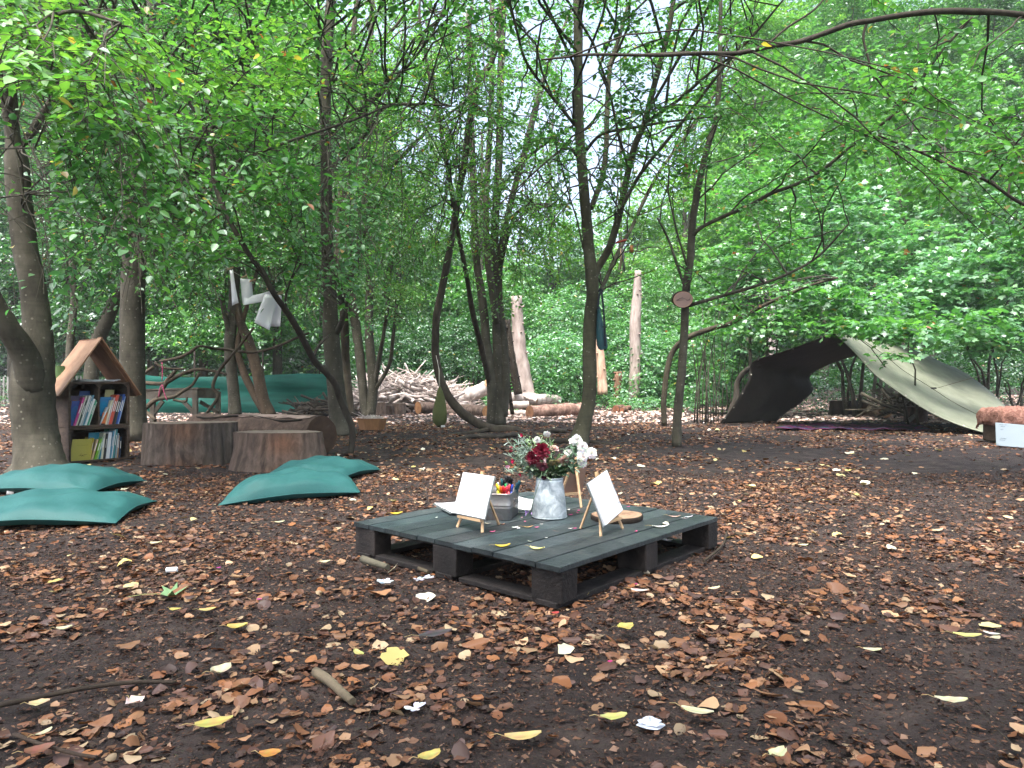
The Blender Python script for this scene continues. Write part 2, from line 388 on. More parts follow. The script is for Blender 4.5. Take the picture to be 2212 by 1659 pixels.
# ------------------------------------------------------------------ trees
PROT = [(485,575,612,716,.03),(0,200,110,740,.10),(255,540,315,900,.2),(240,100,318,540,.55),(688,0,732,700,.18),(1234,0,1290,560,.3),(690,655,735,745,.3),(1446,618,1502,680,0),(1284,620,1322,762,0),(1326,508,1378,592,.0),(112,722,306,1010,0),
        (1560,745,2212,1000,.06),(0,745,1560,1000,.0),(925,760,980,930,0),(1255,560,1290,960,.15),(262,640,312,900,.0)]
def keep_leaves(V, F, C, k, ydepth=19):
    """drop leaves that would hang in front of the things below the crowns"""
    n = len(V)//k; c = V.reshape(n, k, 3).mean(1); ok = np.ones(n, bool)
    x, y = proj(c); front = (c[:, 1] > .3) & (c[:, 1] < ydepth)
    r = rng.random(n)
    for x0, y0, x1, y1, pr in PROT:
        ok &= ~(front & (x > x0) & (x < x1) & (y > y0) & (y < y1) & (r >= pr))
    ok &= ~((c[:, 1] < 3.2) & (np.abs(c[:, 0]) < 4) & (c[:, 2] < 3.6))
    idx = np.repeat(ok, k); fk = len(F)//n; kf = np.repeat(ok, fk)
    new = np.cumsum(idx)-1
    return V[idx], new[F[kf]], C[idx]
class Tree:
    def __init__(s, name, label, cat, limbs, m=None, sides=12, group=None, flare=1.0, tint=(1,1,1), lump=.05, world=False):
        s.m = m or M_bark; s.lines = []
        mb = MB(); base = None
        for li, l in enumerate(limbs):
            if not world: pts = [tuple(P(x, y, Y))+(r/FP*Y,) for x, y, Y, r in l]
            else: pts = l
            if li == 0: base = Vector(pts[0][:3])
            q = catmull(pts, 5)
            if li == 0 and flare > 1:
                for i in range(min(4, len(q))): q[i][3] *= 1+(flare-1)*(1-i/4)**1.6
            xyz = [Vector(a[:3]) for a in q]; rad = [max(.002, a[3]) for a in q]
            n = 6 if max(rad) < .03 else sides
            mb.tube(xyz, rad, n, col=tint, lump=lump)
            s.lines += [(a[:3], a[3]) for a in q]
        s.root = thing(name, (base.x, base.y, base.z), label, cat, group)
        s.trunk = mb.build('trunk', s.m, s.root)
        s.LP = np.array([a for a, r in s.lines]); s.LR = np.array([r for a, r in s.lines])
        s.br = MB(); s.lv = []; s.tw = []; s.use = np.zeros(len(s.LP))
    def branch(s, T, r0=.012, raise_=.25, sub=7, start=None):
        T = np.array(T)
        if start is None:
            d = np.linalg.norm(s.LP-T, axis=1)+np.maximum(0, s.LP[:, 2]-T[2]+.2)*1.2+np.maximum(0, 1.7-s.LP[:, 2])*40
            d = d*rng.uniform(.5, 1.5, len(d)); vis = (s.LP[:, 2] < .8+.24*np.maximum(s.LP[:, 1], 4)) & (s.LR > .035) & (s.LP[:, 1] > 3); d = d+vis*50+s.use; i = int(np.argmin(d)); p0 = s.LP[i]; s.use = s.use+1.1*np.exp(-np.sum((s.LP-p0)**2, 1)/.12); r0 = min(r0, s.LR[i]*.7)
        else: p0 = np.array(start)
        L = np.linalg.norm(T-p0); mid = (p0+T)/2+np.array([rng.normal(0, .08)*L, rng.normal(0, .08)*L, raise_*L*rng.uniform(.2, 1)])
        pts = []
        for k in range(sub+1):
            t = k/sub; q = p0*(1-t)**2+2*mid*t*(1-t)+T*t*t
            if 0 < k: q = q+rng.normal(0, .016*L, 3)
            pts.append(q)
        s.br.tube([Vector(q) for q in pts], [r0*(1-.78*k/sub)+.0012 for k in range(sub+1)], 5, cap=False)
        return np.array(pts), L
    def foliage(s, cx, cy, rx, ry, y0, y1, nb, kind='mid', size=.07, ns=12, K=9, r0=.012, tpl=T_OVATE, sl=.42, yellow=.012, droop=.18, frac=.35):
        for _ in range(int(nb*1.55)):
            while True:
                a, b = rng.uniform(-1, 1, 2)
                if a*a+b*b < 1: break
            Y = rng.uniform(y0, y1); T = P(cx+a*rx, cy+b*ry, Y)
            if T.z > .9: s.leafy(T, kind, size, ns, K, r0, tpl, sl, yellow, droop, frac)
    def leafy(s, T, kind='mid', size=.07, ns=12, K=9, r0=.012, tpl=T_OVATE, sl=.42, yellow=.012, droop=.18, frac=.35, start=None, clear=3.4):
        keep = (list(s.br.v), s.br.n) if False else (len(s.br.v), len(s.br.f))
        pts, L = s.branch(T, r0, start=start)
        q = np.concatenate([pts, (pts[1:]+pts[:-1])/2])
        if ((q[:, 1] > -.3) & (q[:, 1] < clear) & (np.abs(q[:, 0]) < np.maximum(q[:, 1], 0)*.76+.3) & (q[:, 2] < EYE+.3+.57*np.maximum(q[:, 1], 0))).any():
            b = s.br; b.v = b.v[:keep[0]]; b.c = b.c[:keep[0]]; b.f = b.f[:keep[1]]; b.sm = b.sm[:keep[1]]; b.n = keep[0]; return
        n = max(3, int(ns*min(1.8, max(.5, L/1.6))))
        t = rng.uniform(frac, 1, n)*(len(pts)-1); i = np.minimum(t.astype(int), len(pts)-2); f = (t-i)[:, None]
        p = pts[i]*(1-f)+pts[i+1]*f; D = nrm(pts[i+1]-pts[i])
        side = nrm(np.cross(D, np.array([0, 0, 1.])))*rng.choice([-1, 1], n)[:, None]
        d = nrm(D*rng.uniform(.3, 1, (n, 1))+side*rng.uniform(.3, 1.1, (n, 1))+rng.normal(0, .18, (n, 3))+np.array([0, 0, .05]))
        Ls = sl*rng.uniform(.55, 1.25, n)*size/.07
        s.lv.append(sprays(p, d, Ls, K, size, kind, tpl, droop, yellow=yellow))
        e = p+d*Ls[:, None]; e[:, 2] -= droop*Ls
        s.tw.append(stems_np(p, e, np.full(n, .0028), np.full(n, .0010)))
    def cloud(s, c, rad, nb, kind='mid', size=.08, ns=10, K=9):
        """overhead crown added for shade: branches reaching to random points of an ellipsoid in metres"""
        for _ in range(nb):
            a = nrm(rng.normal(0, 1, 3))*rng.random()**.4
            s.leafy(np.array(c)+a*np.array(rad), kind, size, ns, K, r0=.02, frac=.45, clear=7)
    def done(s, filt=True):
        if s.br.n: s.br.build('branches', s.m, s.root)
        if s.tw:
            V, F, C = join_np(s.tw)
            if filt: V, F, C = keep_leaves(V, F, C, 6)
            np_build('twigs', V, F, C, M_twig, s.root)
        if s.lv:
            k = {}
            for V, F, C in s.lv: k.setdefault(F.shape[1], []).append((V, F, C))
            V, F, C = join_np(s.lv)
            if filt: V, F, C = keep_leaves(V, F, C, s.tk if hasattr(s, 'tk') else 6)
            if len(V): np_build('crown', V, F, C, M_leafn, s.root)
        return s.root

# --- big forked tree at the left edge
A = Tree('forked_tree', 'thick grey forked tree beside the little wooden book house', 'tree', [
    [(86,1018,6.65,60),(84,990,6.65,48),(78,940,6.7,43),(72,880,6.7,42),(70,820,6.7,42),(76,760,6.75,36),(80,700,6.8,28),(70,610,6.8,25),(56,545,6.8,24),(42,430,6.8,24),(36,350,6.8,23),(28,300,6.8,15),(22,220,6.8,14),(12,60,6.8,13),(6,-120,6.8,11)],
    [(72,840,6.65,30),(55,770,6.55,27),(20,712,6.4,23),(-12,655,6.3,20),(-60,560,6.2,18),(-120,430,6.1,14),(-150,200,6,10)],
    [(34,320,6.8,14),(20,260,6.75,10),(4,200,6.7,9),(-18,90,6.6,7)],
    [(40,320,6.8,9),(58,302,6.9,8),(88,248,7.0,6),(140,175,7.2,5),(190,98,7.5,4),(250,20,7.8,3)],
    [(70,-60,6.6,6),(30,-10,5.2,7),(120,30,4.6,5),(210,95,4.3,3)] if False else [(20,240,6.8,6),(60,90,5.6,6),(110,38,4.9,5),(170,25,4.6,4),(260,50,4.4,3)]],
    sides=20, flare=1.25, lump=.05)
A.foliage(230,140,260,160,3.9,5.6,17,'fresh',.088,ns=7,K=8,r0=.008,yellow=.012)
A.foliage(120,150,160,140,3.7,4.6,6,'fresh',.095,ns=5,K=7,r0=.006,yellow=.02)
A.foliage(300,450,190,160,4.4,6.0,18,'mid',.088,ns=7,K=8,r0=.008)
A.foliage(190,620,110,70,5.2,6.2,9,'teal',.085,ns=6,K=8,r0=.006)
A.cloud((-2.5,3.5,6.0),(4.5,4.5,1.4),44,'mid',.12,ns=12)
A.done()

B = Tree('tall_grey_tree', 'straight grey tree standing right behind the wooden book house', 'tree', [
    [(286,951,10,30),(286,850,10,26),(286,700,10,25),(288,600,10,24),(290,540,10,23),(283,450,10,22),(264,345,10,20),(236,255,10.1,17),(197,157,10.2,14),(176,36,10.3,12),(168,-90,10.4,10)],
    [(290,520,10,18),(300,440,10.2,15),(311,330,10.5,14),(318,200,10.8,12),(326,40,11,10),(330,-80,11,8)],
    [(292,560,10,13),(317,521,9.8,12),(365,448,9.5,9),(401,401,9.3,7),(474,302,9,4),(560,200,8.8,3)],
    [(300,540,10,8),(345,505,9.6,6),(412,395,9.2,5),(470,250,9,4),(540,90,8.8,3)]], sides=16, flare=1.15)
B.foliage(330,230,330,230,7.5,11,60,'mid',.075,ns=11,r0=.014)
B.foliage(380,560,200,130,7,10,30,'mid',.07,ns=10)
B.cloud((-3,8.0,6.6),(4,3.5,1.6),34,'mid',.12,ns=12)
B.done()
LB = Tree('leaning_grey_tree', 'slanting grey stem leaning right behind the tall grey tree', 'tree', [
    [(185,925,12.6,16),(205,760,12.6,15),(232,690,12.6,14),(258,633,12.6,13),(330,560,12.4,11),(400,470,12,9),(470,330,12,6),(520,180,12,4)],
    [(165,918,12.6,10),(150,780,12.6,8),(160,640,12.6,7),(150,480,12.8,6),(160,300,12.8,4)]])
LB.foliage(250,600,260,180,11,14.5,40,'deep',.075,ns=12)
LB.foliage(130,380,180,250,11,15,40,'deep',.08,ns=12)
LB.done()
Cc = Tree('slim_tree', 'slim upright tree in front of the green netting beside a leaning brown stem', 'tree', [
    [(508,898,18,15),(505,850,18,12),(498,780,18,12),(497,735,18,12),(505,650,18,11),(511,560,18,9),(520,450,18,8),(528,300,18,7),(535,150,18,6),(540,-20,18,5)],
    [(498,735,18,6),(470,600,17.5,5),(440,420,17,4),(430,250,17,3)]])
Cc.foliage(480,480,220,260,15.5,19,70,'mid',.09,ns=13)
Cc.foliage(420,130,260,180,15,19,45,'mid',.09,ns=13)
Cc.done()
D_ = Tree('brown_leaning_tree', 'reddish brown leaning double stem before the green netting', 'tree', [
    [(582,900,18,16),(568,862,18,13),(555,800,18,12),(536,735,18,11),(518,690,18,9),(505,600,18,7),(500,450,18,5),(498,300,18,3)],
    [(570,888,18,9),(547,848,18,8),(525,800,18,8),(514,740,18,6),(540,640,18,4),(580,500,18,3)]], tint=(1.15,.88,.76))
D_.foliage(620,430,160,300,15,19,60,'mid',.09,ns=12)
D_.foliage(620,640,110,110,14,18,24,'mid',.085,ns=12)
D_.done()
E = Tree('spotted_grey_tree', 'straight grey tree right of the hanging papers with the bowed sapling before it', 'tree', [
    [(738,940,11.3,30),(734,910,11.3,23),(729,870,11.3,20),(722,800,11.3,18),(717,745,11.3,18),(714,700,11.3,17),(713,640,11.3,14),(709,595,11.3,13),(706,495,11.3,12.5),(705,370,11.3,12),(703,250,11.4,11.5),(706,110,11.5,12),(716,0,11.6,11),(722,-110,11.6,10)],
    [(724,725,11.3,7),(740,690,11.1,6),(752,640,10.9,4),(770,560,10.8,3),(800,470,10.6,2)],
    [(708,370,11.3,5),(735,345,11,5),(790,290,10.6,4),(830,232,10.2,4),(900,226,10,3),(975,228,9.8,2)],
    [(706,300,11.3,5),(740,265,11.2,4),(820,205,11,4),(900,120,10.8,3),(950,40,10.6,3),(980,-40,10.5,2)],
    [(706,470,11.3,4),(660,420,11,4),(600,330,10.6,3),(540,240,10.2,2)]], sides=14, flare=1.2)
E.foliage(660,330,200,280,8.5,12,40,'mid',.075,ns=11)
E.foliage(850,230,170,230,9,12.5,20,'fresh',.07,ns=9)
E.foliage(740,610,130,90,6.6,8.4,15,'teal',.08,ns=7)
E.cloud((-1.2,7.0,6.4),(4,3.5,1.5),36,'mid',.12,ns=12)
E.done()
F1 = Tree('dark_thin_tree', 'dark thin stem right behind the spotted grey tree, forking high', 'tree', [
    [(757,900,17,10),(752,840,17,9),(747,780,17,9),(744,700,16.5,9),(738,600,16,9),(733,533,16,8),(738,445,16,8),(738,419,16,8),(750,345,16,7),(760,255,16,7),(766,164,16,6),(760,120,16,6),(769,18,16,5),(775,-60,16,4)],
    [(738,440,16,5),(790,395,15.5,5),(850,355,15,5),(905,300,14.5,4),(950,262,14,3),(1010,215,13.6,2)],
    [(760,170,16,4),(800,120,15.6,4),(860,50,15,3),(900,-10,14.6,2)]], m=M_barkd, tint=(1.3,1.25,1.1))
F1.foliage(800,380,160,330,12,16.5,36,'mid',.08,ns=11)
F1.done()
F2 = Tree('clustered_tree', 'cluster of dark stems rising behind the tan tub of wood chips', 'tree', [
    [(795,902,16.5,14),(785,850,16.5,10),(776,760,16.5,10),(765,680,16.5,10),(757,620,16.5,9),(752,540,16.5,9),(752,460,16.5,8),(753,360,16.5,7),(763,240,16.5,6),(764,60,16.5,5)],
    [(798,900,16.5,13),(806,835,16.5,11),(800,760,16.5,10),(797,700,16.5,9),(798,600,16.5,8),(793,500,16.5,8),(791,400,16.5,7),(790,250,16.5,7),(800,100,16.5,6),(805,-30,16.5,5)],
    [(808,838,16.5,6),(819,775,16.3,5),(829,720,16,4),(838,650,15.6,5),(830,633,15.5,5),(840,590,15.4,5),(858,525,15.2,5),(878,465,15,5),(913,403,14.8,4),(948,348,14.6,3),(1000,260,14.3,2)],
    [(806,850,16.5,5),(840,790,16.3,4),(848,740,16.2,4),(856,660,16,3)]])
F2.foliage(880,380,130,330,13,17,34,'fresh',.085,ns=11)
F2.foliage(860,640,100,110,13,17,22,'mid',.08,ns=11)
F2.done()
Gt = Tree('bowed_tree', 'dark stem bowed along the ground then rising with a khaki bag hanging on it', 'tree', [
    [(1135,940,12,7),(1112,930,12,10),(1088,929,12,11),(1062,926,12,10),(1028,912,12,10),(995,889,12,10),(968,855,12,9.5),(951,818,12,9),(941,768,12,8.5),(941,724,12,8.5),(943,683,12,8),(953,633,12,8),(963,583,12,8),(975,520,12,7.5),(985,458,12,7.5),(995,395,12,7.5),(1005,345,12,7),(1012,273,12,7),(1025,219,12,7),(1034,175,12,6.5),(1063,130,12,6),(1077,73,12,6),(1083,0,12,5),(1090,-80,12,4)],
    [(1034,178,12,4),(1022,130,12,4),(1015,66,12,4),(1021,0,12,3)],
    [(979,448,12,5),(975,408,12,5),(963,345,12,5),(955,300,12,4),(939,219,12,4),(924,146,12,3.5),(906,36,12,3),(912,-40,12,2)],
    [(983,470,12,4),(998,545,12.2,5),(1010,608,12.4,5),(1020,670,12.8,6),(1038,745,13.4,6),(1058,830,14,6)],
    [(1060,926,12,5),(1000,938,11.6,4),(940,944,11.3,4),(880,955,11,2)]], m=M_barkd, tint=(1.25,1.2,1.1))
Gt.foliage(1000,200,180,220,8.5,13,26,'mid',.075,ns=8)
Gt.foliage(940,440,130,130,9.5,13,10,'fresh',.07,ns=8)
Gt.done()
I = Tree('many_stemmed_tree', 'clump of several upright stems just left of the centre tree', 'tree', [
    [(1078,918,14,16),(1078,840,14,11),(1075,760,14,11),(1073,695,14,10),(1070,620,14,9),(1068,520,14,9),(1073,420,14,8.5),(1078,345,14,8.5),(1080,250,14,8),(1082,150,14,8),(1088,0,14,7),(1092,-100,14,6)],
    [(1064,918,14,14),(1065,850,14,13),(1059,800,14,12),(1050,740,14,10),(1047,695,14,9.5),(1040,633,14,9),(1030,570,14,8),(1025,495,14,8),(1023,420,14,7.5),(1019,300,14,7),(1014,160,14,6),(1010,20,14,5)],
    [(1072,700,13.9,7),(1062,620,13.8,8),(1055,570,13.8,8),(1050,495,13.8,7),(1051,401,13.8,7),(1058,292,13.8,6.5),(1063,146,13.8,6),(1063,0,13.8,5)],
    [(1086,900,14,11),(1092,830,14,10),(1088,740,14,9),(1080,660,14,8),(1078,595,14,7.5),(1085,520,14,7),(1095,474,14,7),(1110,412,14,7),(1129,346,14,7),(1147,273,14,7),(1165,204,14,6.5),(1183,146,14,5),(1200,100,14,4),(1235,20,14,3)],
    [(1074,420,14,5),(1105,375,13.5,4),(1145,335,13,4),(1200,295,12.6,3),(1240,270,12.3,2.5)],
    [(1078,590,14,4),(1110,470,13.6,4),(1150,450,13,3),(1230,440,12.5,2)]])
I.foliage(1120,560,170,130,11.5,15,30,'fresh',.08,ns=10)
I.foliage(1000,260,200,230,11,15,22,'fresh',.08,ns=9)
I.foliage(1150,190,160,200,10,14,24,'mid',.08,ns=8)
I.done()
J = Tree('centre_tree', 'olive grey tree in the middle with a teal bag hanging on its side', 'tree', [
    [(1248,957,9.6,22),(1258,925,9.6,18),(1270,876,9.6,15),(1274,825,9.6,15),(1273,741,9.6,14.5),(1276,674,9.6,14),(1280,640,9.6,13.5),(1278,593,9.6,14),(1272,536,9.6,12),(1268,484,9.6,11.5),(1262,419,9.6,11),(1252,292,9.6,10.5),(1249,182,9.6,10),(1249,73,9.6,10),(1247,-20,9.6,9.5),(1246,-120,9.6,8)],
    [(1281,605,9.6,8),(1293,576,9.6,8),(1312,544,9.5,8),(1325,510,9.4,8),(1344,437,9.3,7.5),(1358,365,9.2,7),(1373,310,9.1,7),(1391,270,9,6.5),(1409,200,8.9,6.5),(1431,120,8.8,6),(1446,55,8.8,6),(1458,-20,8.8,5),(1470,-90,8.8,4)],
    [(1277,450,9.6,6),(1290,415,9.7,6),(1303,375,9.8,6),(1310,310,9.9,5.5),(1311,255,10,5.5),(1318,146,10.1,5),(1340,73,10.2,4),(1356,10,10.3,3)],
    [(1240,268,9.6,4),(1194,211,9.3,3.6),(1139,138,9,3.4),(1118,73,8.9,3),(1098,-10,8.8,2.5)],
    [(1391,268,9,4.5),(1420,248,8.8,4.5),(1469,213,8.4,4),(1530,160,8,3.5),(1610,95,7.6,3),(1700,-10,7.2,2)],
    [(1340,456,9.3,4),(1384,375,9,4),(1469,270,8.6,3.5),(1560,150,8.2,3),(1640,60,7.9,2)],
    [(1296,630,9.7,4),(1311,598,9.9,4.5),(1338,539,10.2,4.5),(1366,489,10.5,4),(1384,448,10.6,4),(1420,379,10.8,3.6),(1460,321,11,3.2),(1520,240,11.2,3),(1590,120,11.4,2)],
    [(1262,330,9.6,4),(1300,290,9.2,3.5),(1372,275,8.8,3),(1450,262,8.5,2.5),(1560,250,8.2,1.5)],
    [(1256,350,9.6,3),(1225,320,9.4,3),(1180,350,9.2,2.5),(1130,395,9,2),(1080,440,8.9,1.5)]],
    tint=(1.0,1.05,.9), sides=14, flare=1.15)
J.foliage(1400,180,270,220,7,11.5,24,'mid',.076,ns=15)
J.foliage(1380,460,150,130,9,12,18,'fresh',.072,ns=9)
J.foliage(1180,300,110,200,8.5,11,9,'mid',.07,ns=7)
J.cloud((1.6,5.6,6.2),(3.8,3.6,1.4),44,'mid',.12,ns=12)
J.done()
Lt = Tree('young_tree', 'slender young tree with a round slice of wood fixed to it', 'tree', [
    [(1462,964,9.1,11),(1463,906,9.1,9.5),(1468,849,9.1,9),(1473,797,9.1,9),(1478,718,9.1,8.5),(1480,666,9.1,8.5),(1483,614,9.1,8.5),(1491,562,9.1,8),(1494,510,9.1,8),(1498,465,9.1,7.5),(1513,383,9.1,7),(1530,312,9.1,6.5),(1548,250,9.1,6),(1555,125,9.1,5),(1557,-20,9.1,4)],
    [(1496,512,9.1,5),(1510,495,9,4.5),(1547,475,8.9,4.5),(1622,442,8.6,4.5),(1667,417,8.4,4.5),(1720,398,8.2,4),(1776,367,8,4),(1859,300,7.7,4),(1934,246,7.4,3.8),(1972,200,7.2,3.5),(2026,121,7,3.2),(2100,37,6.8,3)],
    [(1482,662,9.1,4.5),(1505,655,9,4),(1580,633,8.8,3.6),(1640,615,8.6,3.2),(1701,592,8.5,3),(1767,554,8.4,2.5),(1834,483,8.2,1.8)],
    [(1484,635,9.1,3),(1462,570,9.2,3),(1445,520,9.3,2.5),(1420,470,9.3,2)],
    [(1490,600,9.1,3),(1480,560,9,2.5),(1462,500,8.9,2),(1440,400,8.8,1.5)]])
Lt.foliage(1600,330,170,200,7.5,10.5,11,'mid',.078,ns=15)
Lt.foliage(1560,600,150,80,8,10,4,'mid',.078,ns=12)
Lt.foliage(1850,250,200,130,6.5,8.5,8,'mid',.078,ns=14)
Lt.done()
Mt = Tree('bent_sapling', 'dark bent sapling left of the slender young tree, arching right', 'sapling', [
    [(1435,920,13.4,6),(1434,862,13.4,6),(1442,796,13.4,6),(1455,757,13.4,6),(1486,729,13.2,6),(1543,708,13,5.5),(1575,700,12.8,5),(1616,677,12.6,4.5),(1660,655,12.4,4),(1740,620,12,3),(1810,600,11.8,2)]], m=M_barkd, tint=(1.2,1.2,1))
Mt.foliage(1620,640,110,50,11.5,13.5,9,'mid',.085,ns=7)
Mt.done()
Ot = Tree('black_bowed_sapling', 'thin black sapling arching left in front of the log seats', 'sapling', [
    [(757,980,8.3,7),(761,948,8.3,7),(759,918,8.3,7),(746,888,8.3,7),(732,855,8.2,7),(724,830,8.1,7),(707,808,8,7),(696,797,7.9,7),(680,781,7.8,7),(661,745,7.6,7),(642,709,7.4,7),(618,671,7.1,6.5),(594,638,6.9,6),(578,609,6.8,6),(566,585,6.8,6),(546,561,6.8,5.5),(522,523,6.8,5.5),(489,463,6.8,5),(463,394,6.8,5),(456,321,6.8,4.5),(430,252,6.8,4),(401,211,6.8,3.5),(370,120,6.8,2.5)],
    [(463,400,6.8,3),(510,350,6.9,3),(560,330,7,3),(640,300,7.2,3),(760,260,7.6,2.5),(840,228,8,2)],
    [(676,775,7.8,3.5),(690,745,7.9,3),(714,722,8.1,2)],[(622,678,7.1,3),(616,650,7.1,3),(626,610,7.2,2.5),(650,570,7.3,2)],
    [(489,463,6.8,3),(440,430,6.6,3),(400,365,6.4,2.5),(380,250,6.2,2)]], m=M_barkd)
Ot.foliage(450,400,190,200,5.6,7.2,13,'mid',.088,ns=13,r0=.007)
Ot.foliage(670,560,110,70,6.2,7.6,6,'mid',.08,ns=10,r0=.006)
Ot.foliage(560,120,180,120,5.5,7.5,12,'fresh',.085,ns=11,r0=.007)
Ot.done()
# overhanging tree whose trunk stands beyond the right edge of the frame
N_ = Tree('overhanging_tree', 'tree beyond the right edge reaching a long dark bough over the clearing', 'tree', [
    [(4.9,5.0,-.02,.16),(4.88,5.0,1.2,.14),(4.85,5.05,2.6,.13),(4.8,5.1,4.5,.11),(4.7,5.2,6.5,.09)],
    [tuple(P(2480,80,5.1))+(.05,), tuple(P(2212,33,5.1))+(7/FP*5.1,)]+[tuple(P(x, y, 5.1))+(r/FP*5.1,) for x, y, r in
      [(2101,25,7),(2017,25,6.5),(1934,35,6),(1880,45,6),(1830,54,6),(1734,88,5.5),(1663,100,5.5),(1592,115,5),(1517,115,4.5),(1434,119,4),(1380,119,3.5),(1274,118,3),(1220,124,2.5),(1169,129,2)]],
    [tuple(P(x, y, 5.1))+(r/FP*5.1,) for x, y, r in [(1871,54,3),(1865,83,2.6),(1880,142,2.4),(1888,175,2),(1876,194,1.6)]],
    [tuple(P(x, y, 5.3))+(r/FP*5.3,) for x, y, r in [(2330,480,4),(2212,442,3.6),(2134,392,3.2),(2059,362,3),(1997,333,2.6),(1940,310,2.2),(1884,287,2)]],
    [tuple(P(x, y, 5.1))+(r/FP*5.1,) for x, y, r in [(1650,104,3),(1700,60,2.5),(1760,20,2.2),(1800,-30,2)]]], m=M_barkd, tint=(1,1,1), world=True)
N_.foliage(2120,250,150,130,4.6,6.4,11,'mid',.075,ns=9,r0=.008)
N_.foliage(2150,420,110,120,4.8,6.4,8,'mid',.075,ns=9,r0=.008)

N_.cloud((3.2,3.4,5.8),(4,4.5,1.3),46,'mid',.12,ns=12)
N_.done()
# unseen trees added behind the viewpoint so their crowns shade the foreground
for k, (x, y, lb) in enumerate([(-3.6,-3.5,'unseen grey tree added for shade behind the viewpoint on the left'),(3.2,-4.2,'unseen grey tree added for shade behind the viewpoint on the right'),(.2,-9,'unseen grey tree added for shade far behind the viewpoint')]):
    t = Tree('woodland_tree', lb, 'tree', [[(x,y,-.03,.2),(x+.05,y,1.5,.16),(x+.1,y+.1,3.5,.14),(x,y+.2,6,.1),(x,y+.2,8.5,.05)]], world=True)
    t.cloud((x*.7,y+2.6,6.2),(4,3.6,1.6),46,'mid',.13,ns=12); t.done()
# ------------------------------------------------------------------ shrubs, far trees, undergrowth
def clump(c, rad, n, size, kind, tpl=T_OVATE, K=6, sl=.55, layered=False, yellow=.006):
    """n shoots of K leaves filling an ellipsoid"""
    a = nrm(rng.normal(0, 1, (n, 3)))*(rng.random((n, 1))**.45)
    if layered: a[:, 2] = np.round(a[:, 2]*3.2)/3.2+rng.normal(0, .035, n)
    p = np.array(c)+a*np.array(rad)
    d = nrm(a*np.array([1, 1, .25])+rng.normal(0, .45, (n, 3))*np.array([1, 1, .4])); L = rng.uniform(.4, 1.1, n)*sl
    return sprays(p-d*L[:, None]*.5, d, L, K, size, kind, tpl, droop=.25, nj=.32, yellow=yellow)
def drop(V, F, C, k, lim=19.5):
    n = len(V)//k; c = V.reshape(n, k, 3).mean(1); ok = c[:, 2] > .02
    x, y = proj(c)
    ok &= ~((c[:, 1] < lim) & (x > 1575) & (x < 2240) & (y > 800) & (c[:, 1] < 16))
    ok &= ~((c[:, 1] < lim) & (x > 740) & (x < 1560) & (y > 745))
    idx = np.repeat(ok, k); fk = len(F)//n; new = np.cumsum(idx)-1
    return V[idx], new[F[np.repeat(ok, fk)]], C[idx]
def plant(name, label, cat, x, Y, stems, clumps, size, kind, tpl=T_OVATE, K=6, layered=False, m=None, group=None, h=None, tr=.05, yellow=.006, lean=0, sl=.55, filt=True):
    """x in pixels at ground; clumps: (px, py, depth, rx, ry, rz, n)"""
    X = (x-PX)/FP*Y; root = thing(name, (X, Y, float(gz(X, Y))-.03), label, cat, group)
    mb = MB(); out = []
    cc = [(P(a, b, c), (rx, ry, rz), n) for a, b, c, rx, ry, rz, n in clumps]
    top = max((q[0].z for q in cc), default=3) if h is None else h
    for s in range(stems):
        ax = X+random.uniform(-.3, .3)*(stems > 1); ay = Y+random.uniform(-.3, .3)*(stems > 1)
        tx = random.choice(cc)[0] if stems > 1 and cc else Vector((X+lean, Y, top))
        pts = []
        for i in range(7):
            t = i/6; pts.append(Vector((ax+(tx.x-ax)*t*t*(1 if stems > 1 else t)+random.uniform(-.05, .05)*(i > 0), ay+(tx.y-ay)*t*t+random.uniform(-.05, .05)*(i > 0), -.03+float(gz(X, Y))+(max(tx.z, .8)-.0)*t)))
        r = tr*(1 if stems == 1 else random.uniform(.5, 1))
        mb.tube(pts, [r*(1.15-.9*i/6) for i in range(7)], 7 if stems == 1 else 5, lump=.06)
        if stems == 1:
            for c, rd, n in cc:
                k = min(5, max(2, int(6*(c.z-.8)/max(top, 1)*.6))); p0 = pts[k]
                if c.z > 1: mb.tube([p0, (p0+c)/2+Vector((0,0,.15)), c], [r*.35, r*.22, r*.08], 5, cap=False)
    mb.build('trunk' if stems == 1 else 'stems', m or M_bark, root)
    for c, rd, n in cc: out.append(clump(c, rd, n, size, kind, tpl, K, layered=layered, yellow=yellow, sl=sl))
    if out:
        V, F, C = join_np(out)
        if filt: V, F, C = drop(V, F, C, len(tpl[0]))
        else:
            pass
        if len(V): np_build('crown' if stems == 1 else 'leaves', V, F, C, M_leaf, root)
    return root

# --- maple thicket to the right, round and above the tarpaulin
SH = 'maple shrubs crowding the right side'
plant('maple_shrub', 'big layered maple shrub rising behind the tarpaulin ridge', 'shrub', 1830, 17.5, 5,
      [(1850,640,17,2.0,1.2,1.1,520),(1700,600,17.5,1.5,1.2,1.0,330),(1960,560,17,1.6,1.2,1.2,420),(1780,470,18,1.8,1.3,1.1,380),(1900,700,16.6,1.4,.8,.5,230)], .13, 'teal', T_MAPLE, layered=True, group=SH)
plant('maple_shrub', 'pale green maple shrub at the right edge above the furry cover', 'shrub', 2150, 15.5, 5,
      [(2130,600,14.5,1.5,1.1,1.0,430),(2230,500,14.5,1.3,1.1,1.2,300),(2010,650,14.8,1.2,.9,.7,260),(2190,710,14.2,1.2,.8,.55,220),(2080,730,13.8,.9,.6,.3,90)], .125, 'teal', T_MAPLE, layered=True, group=SH)
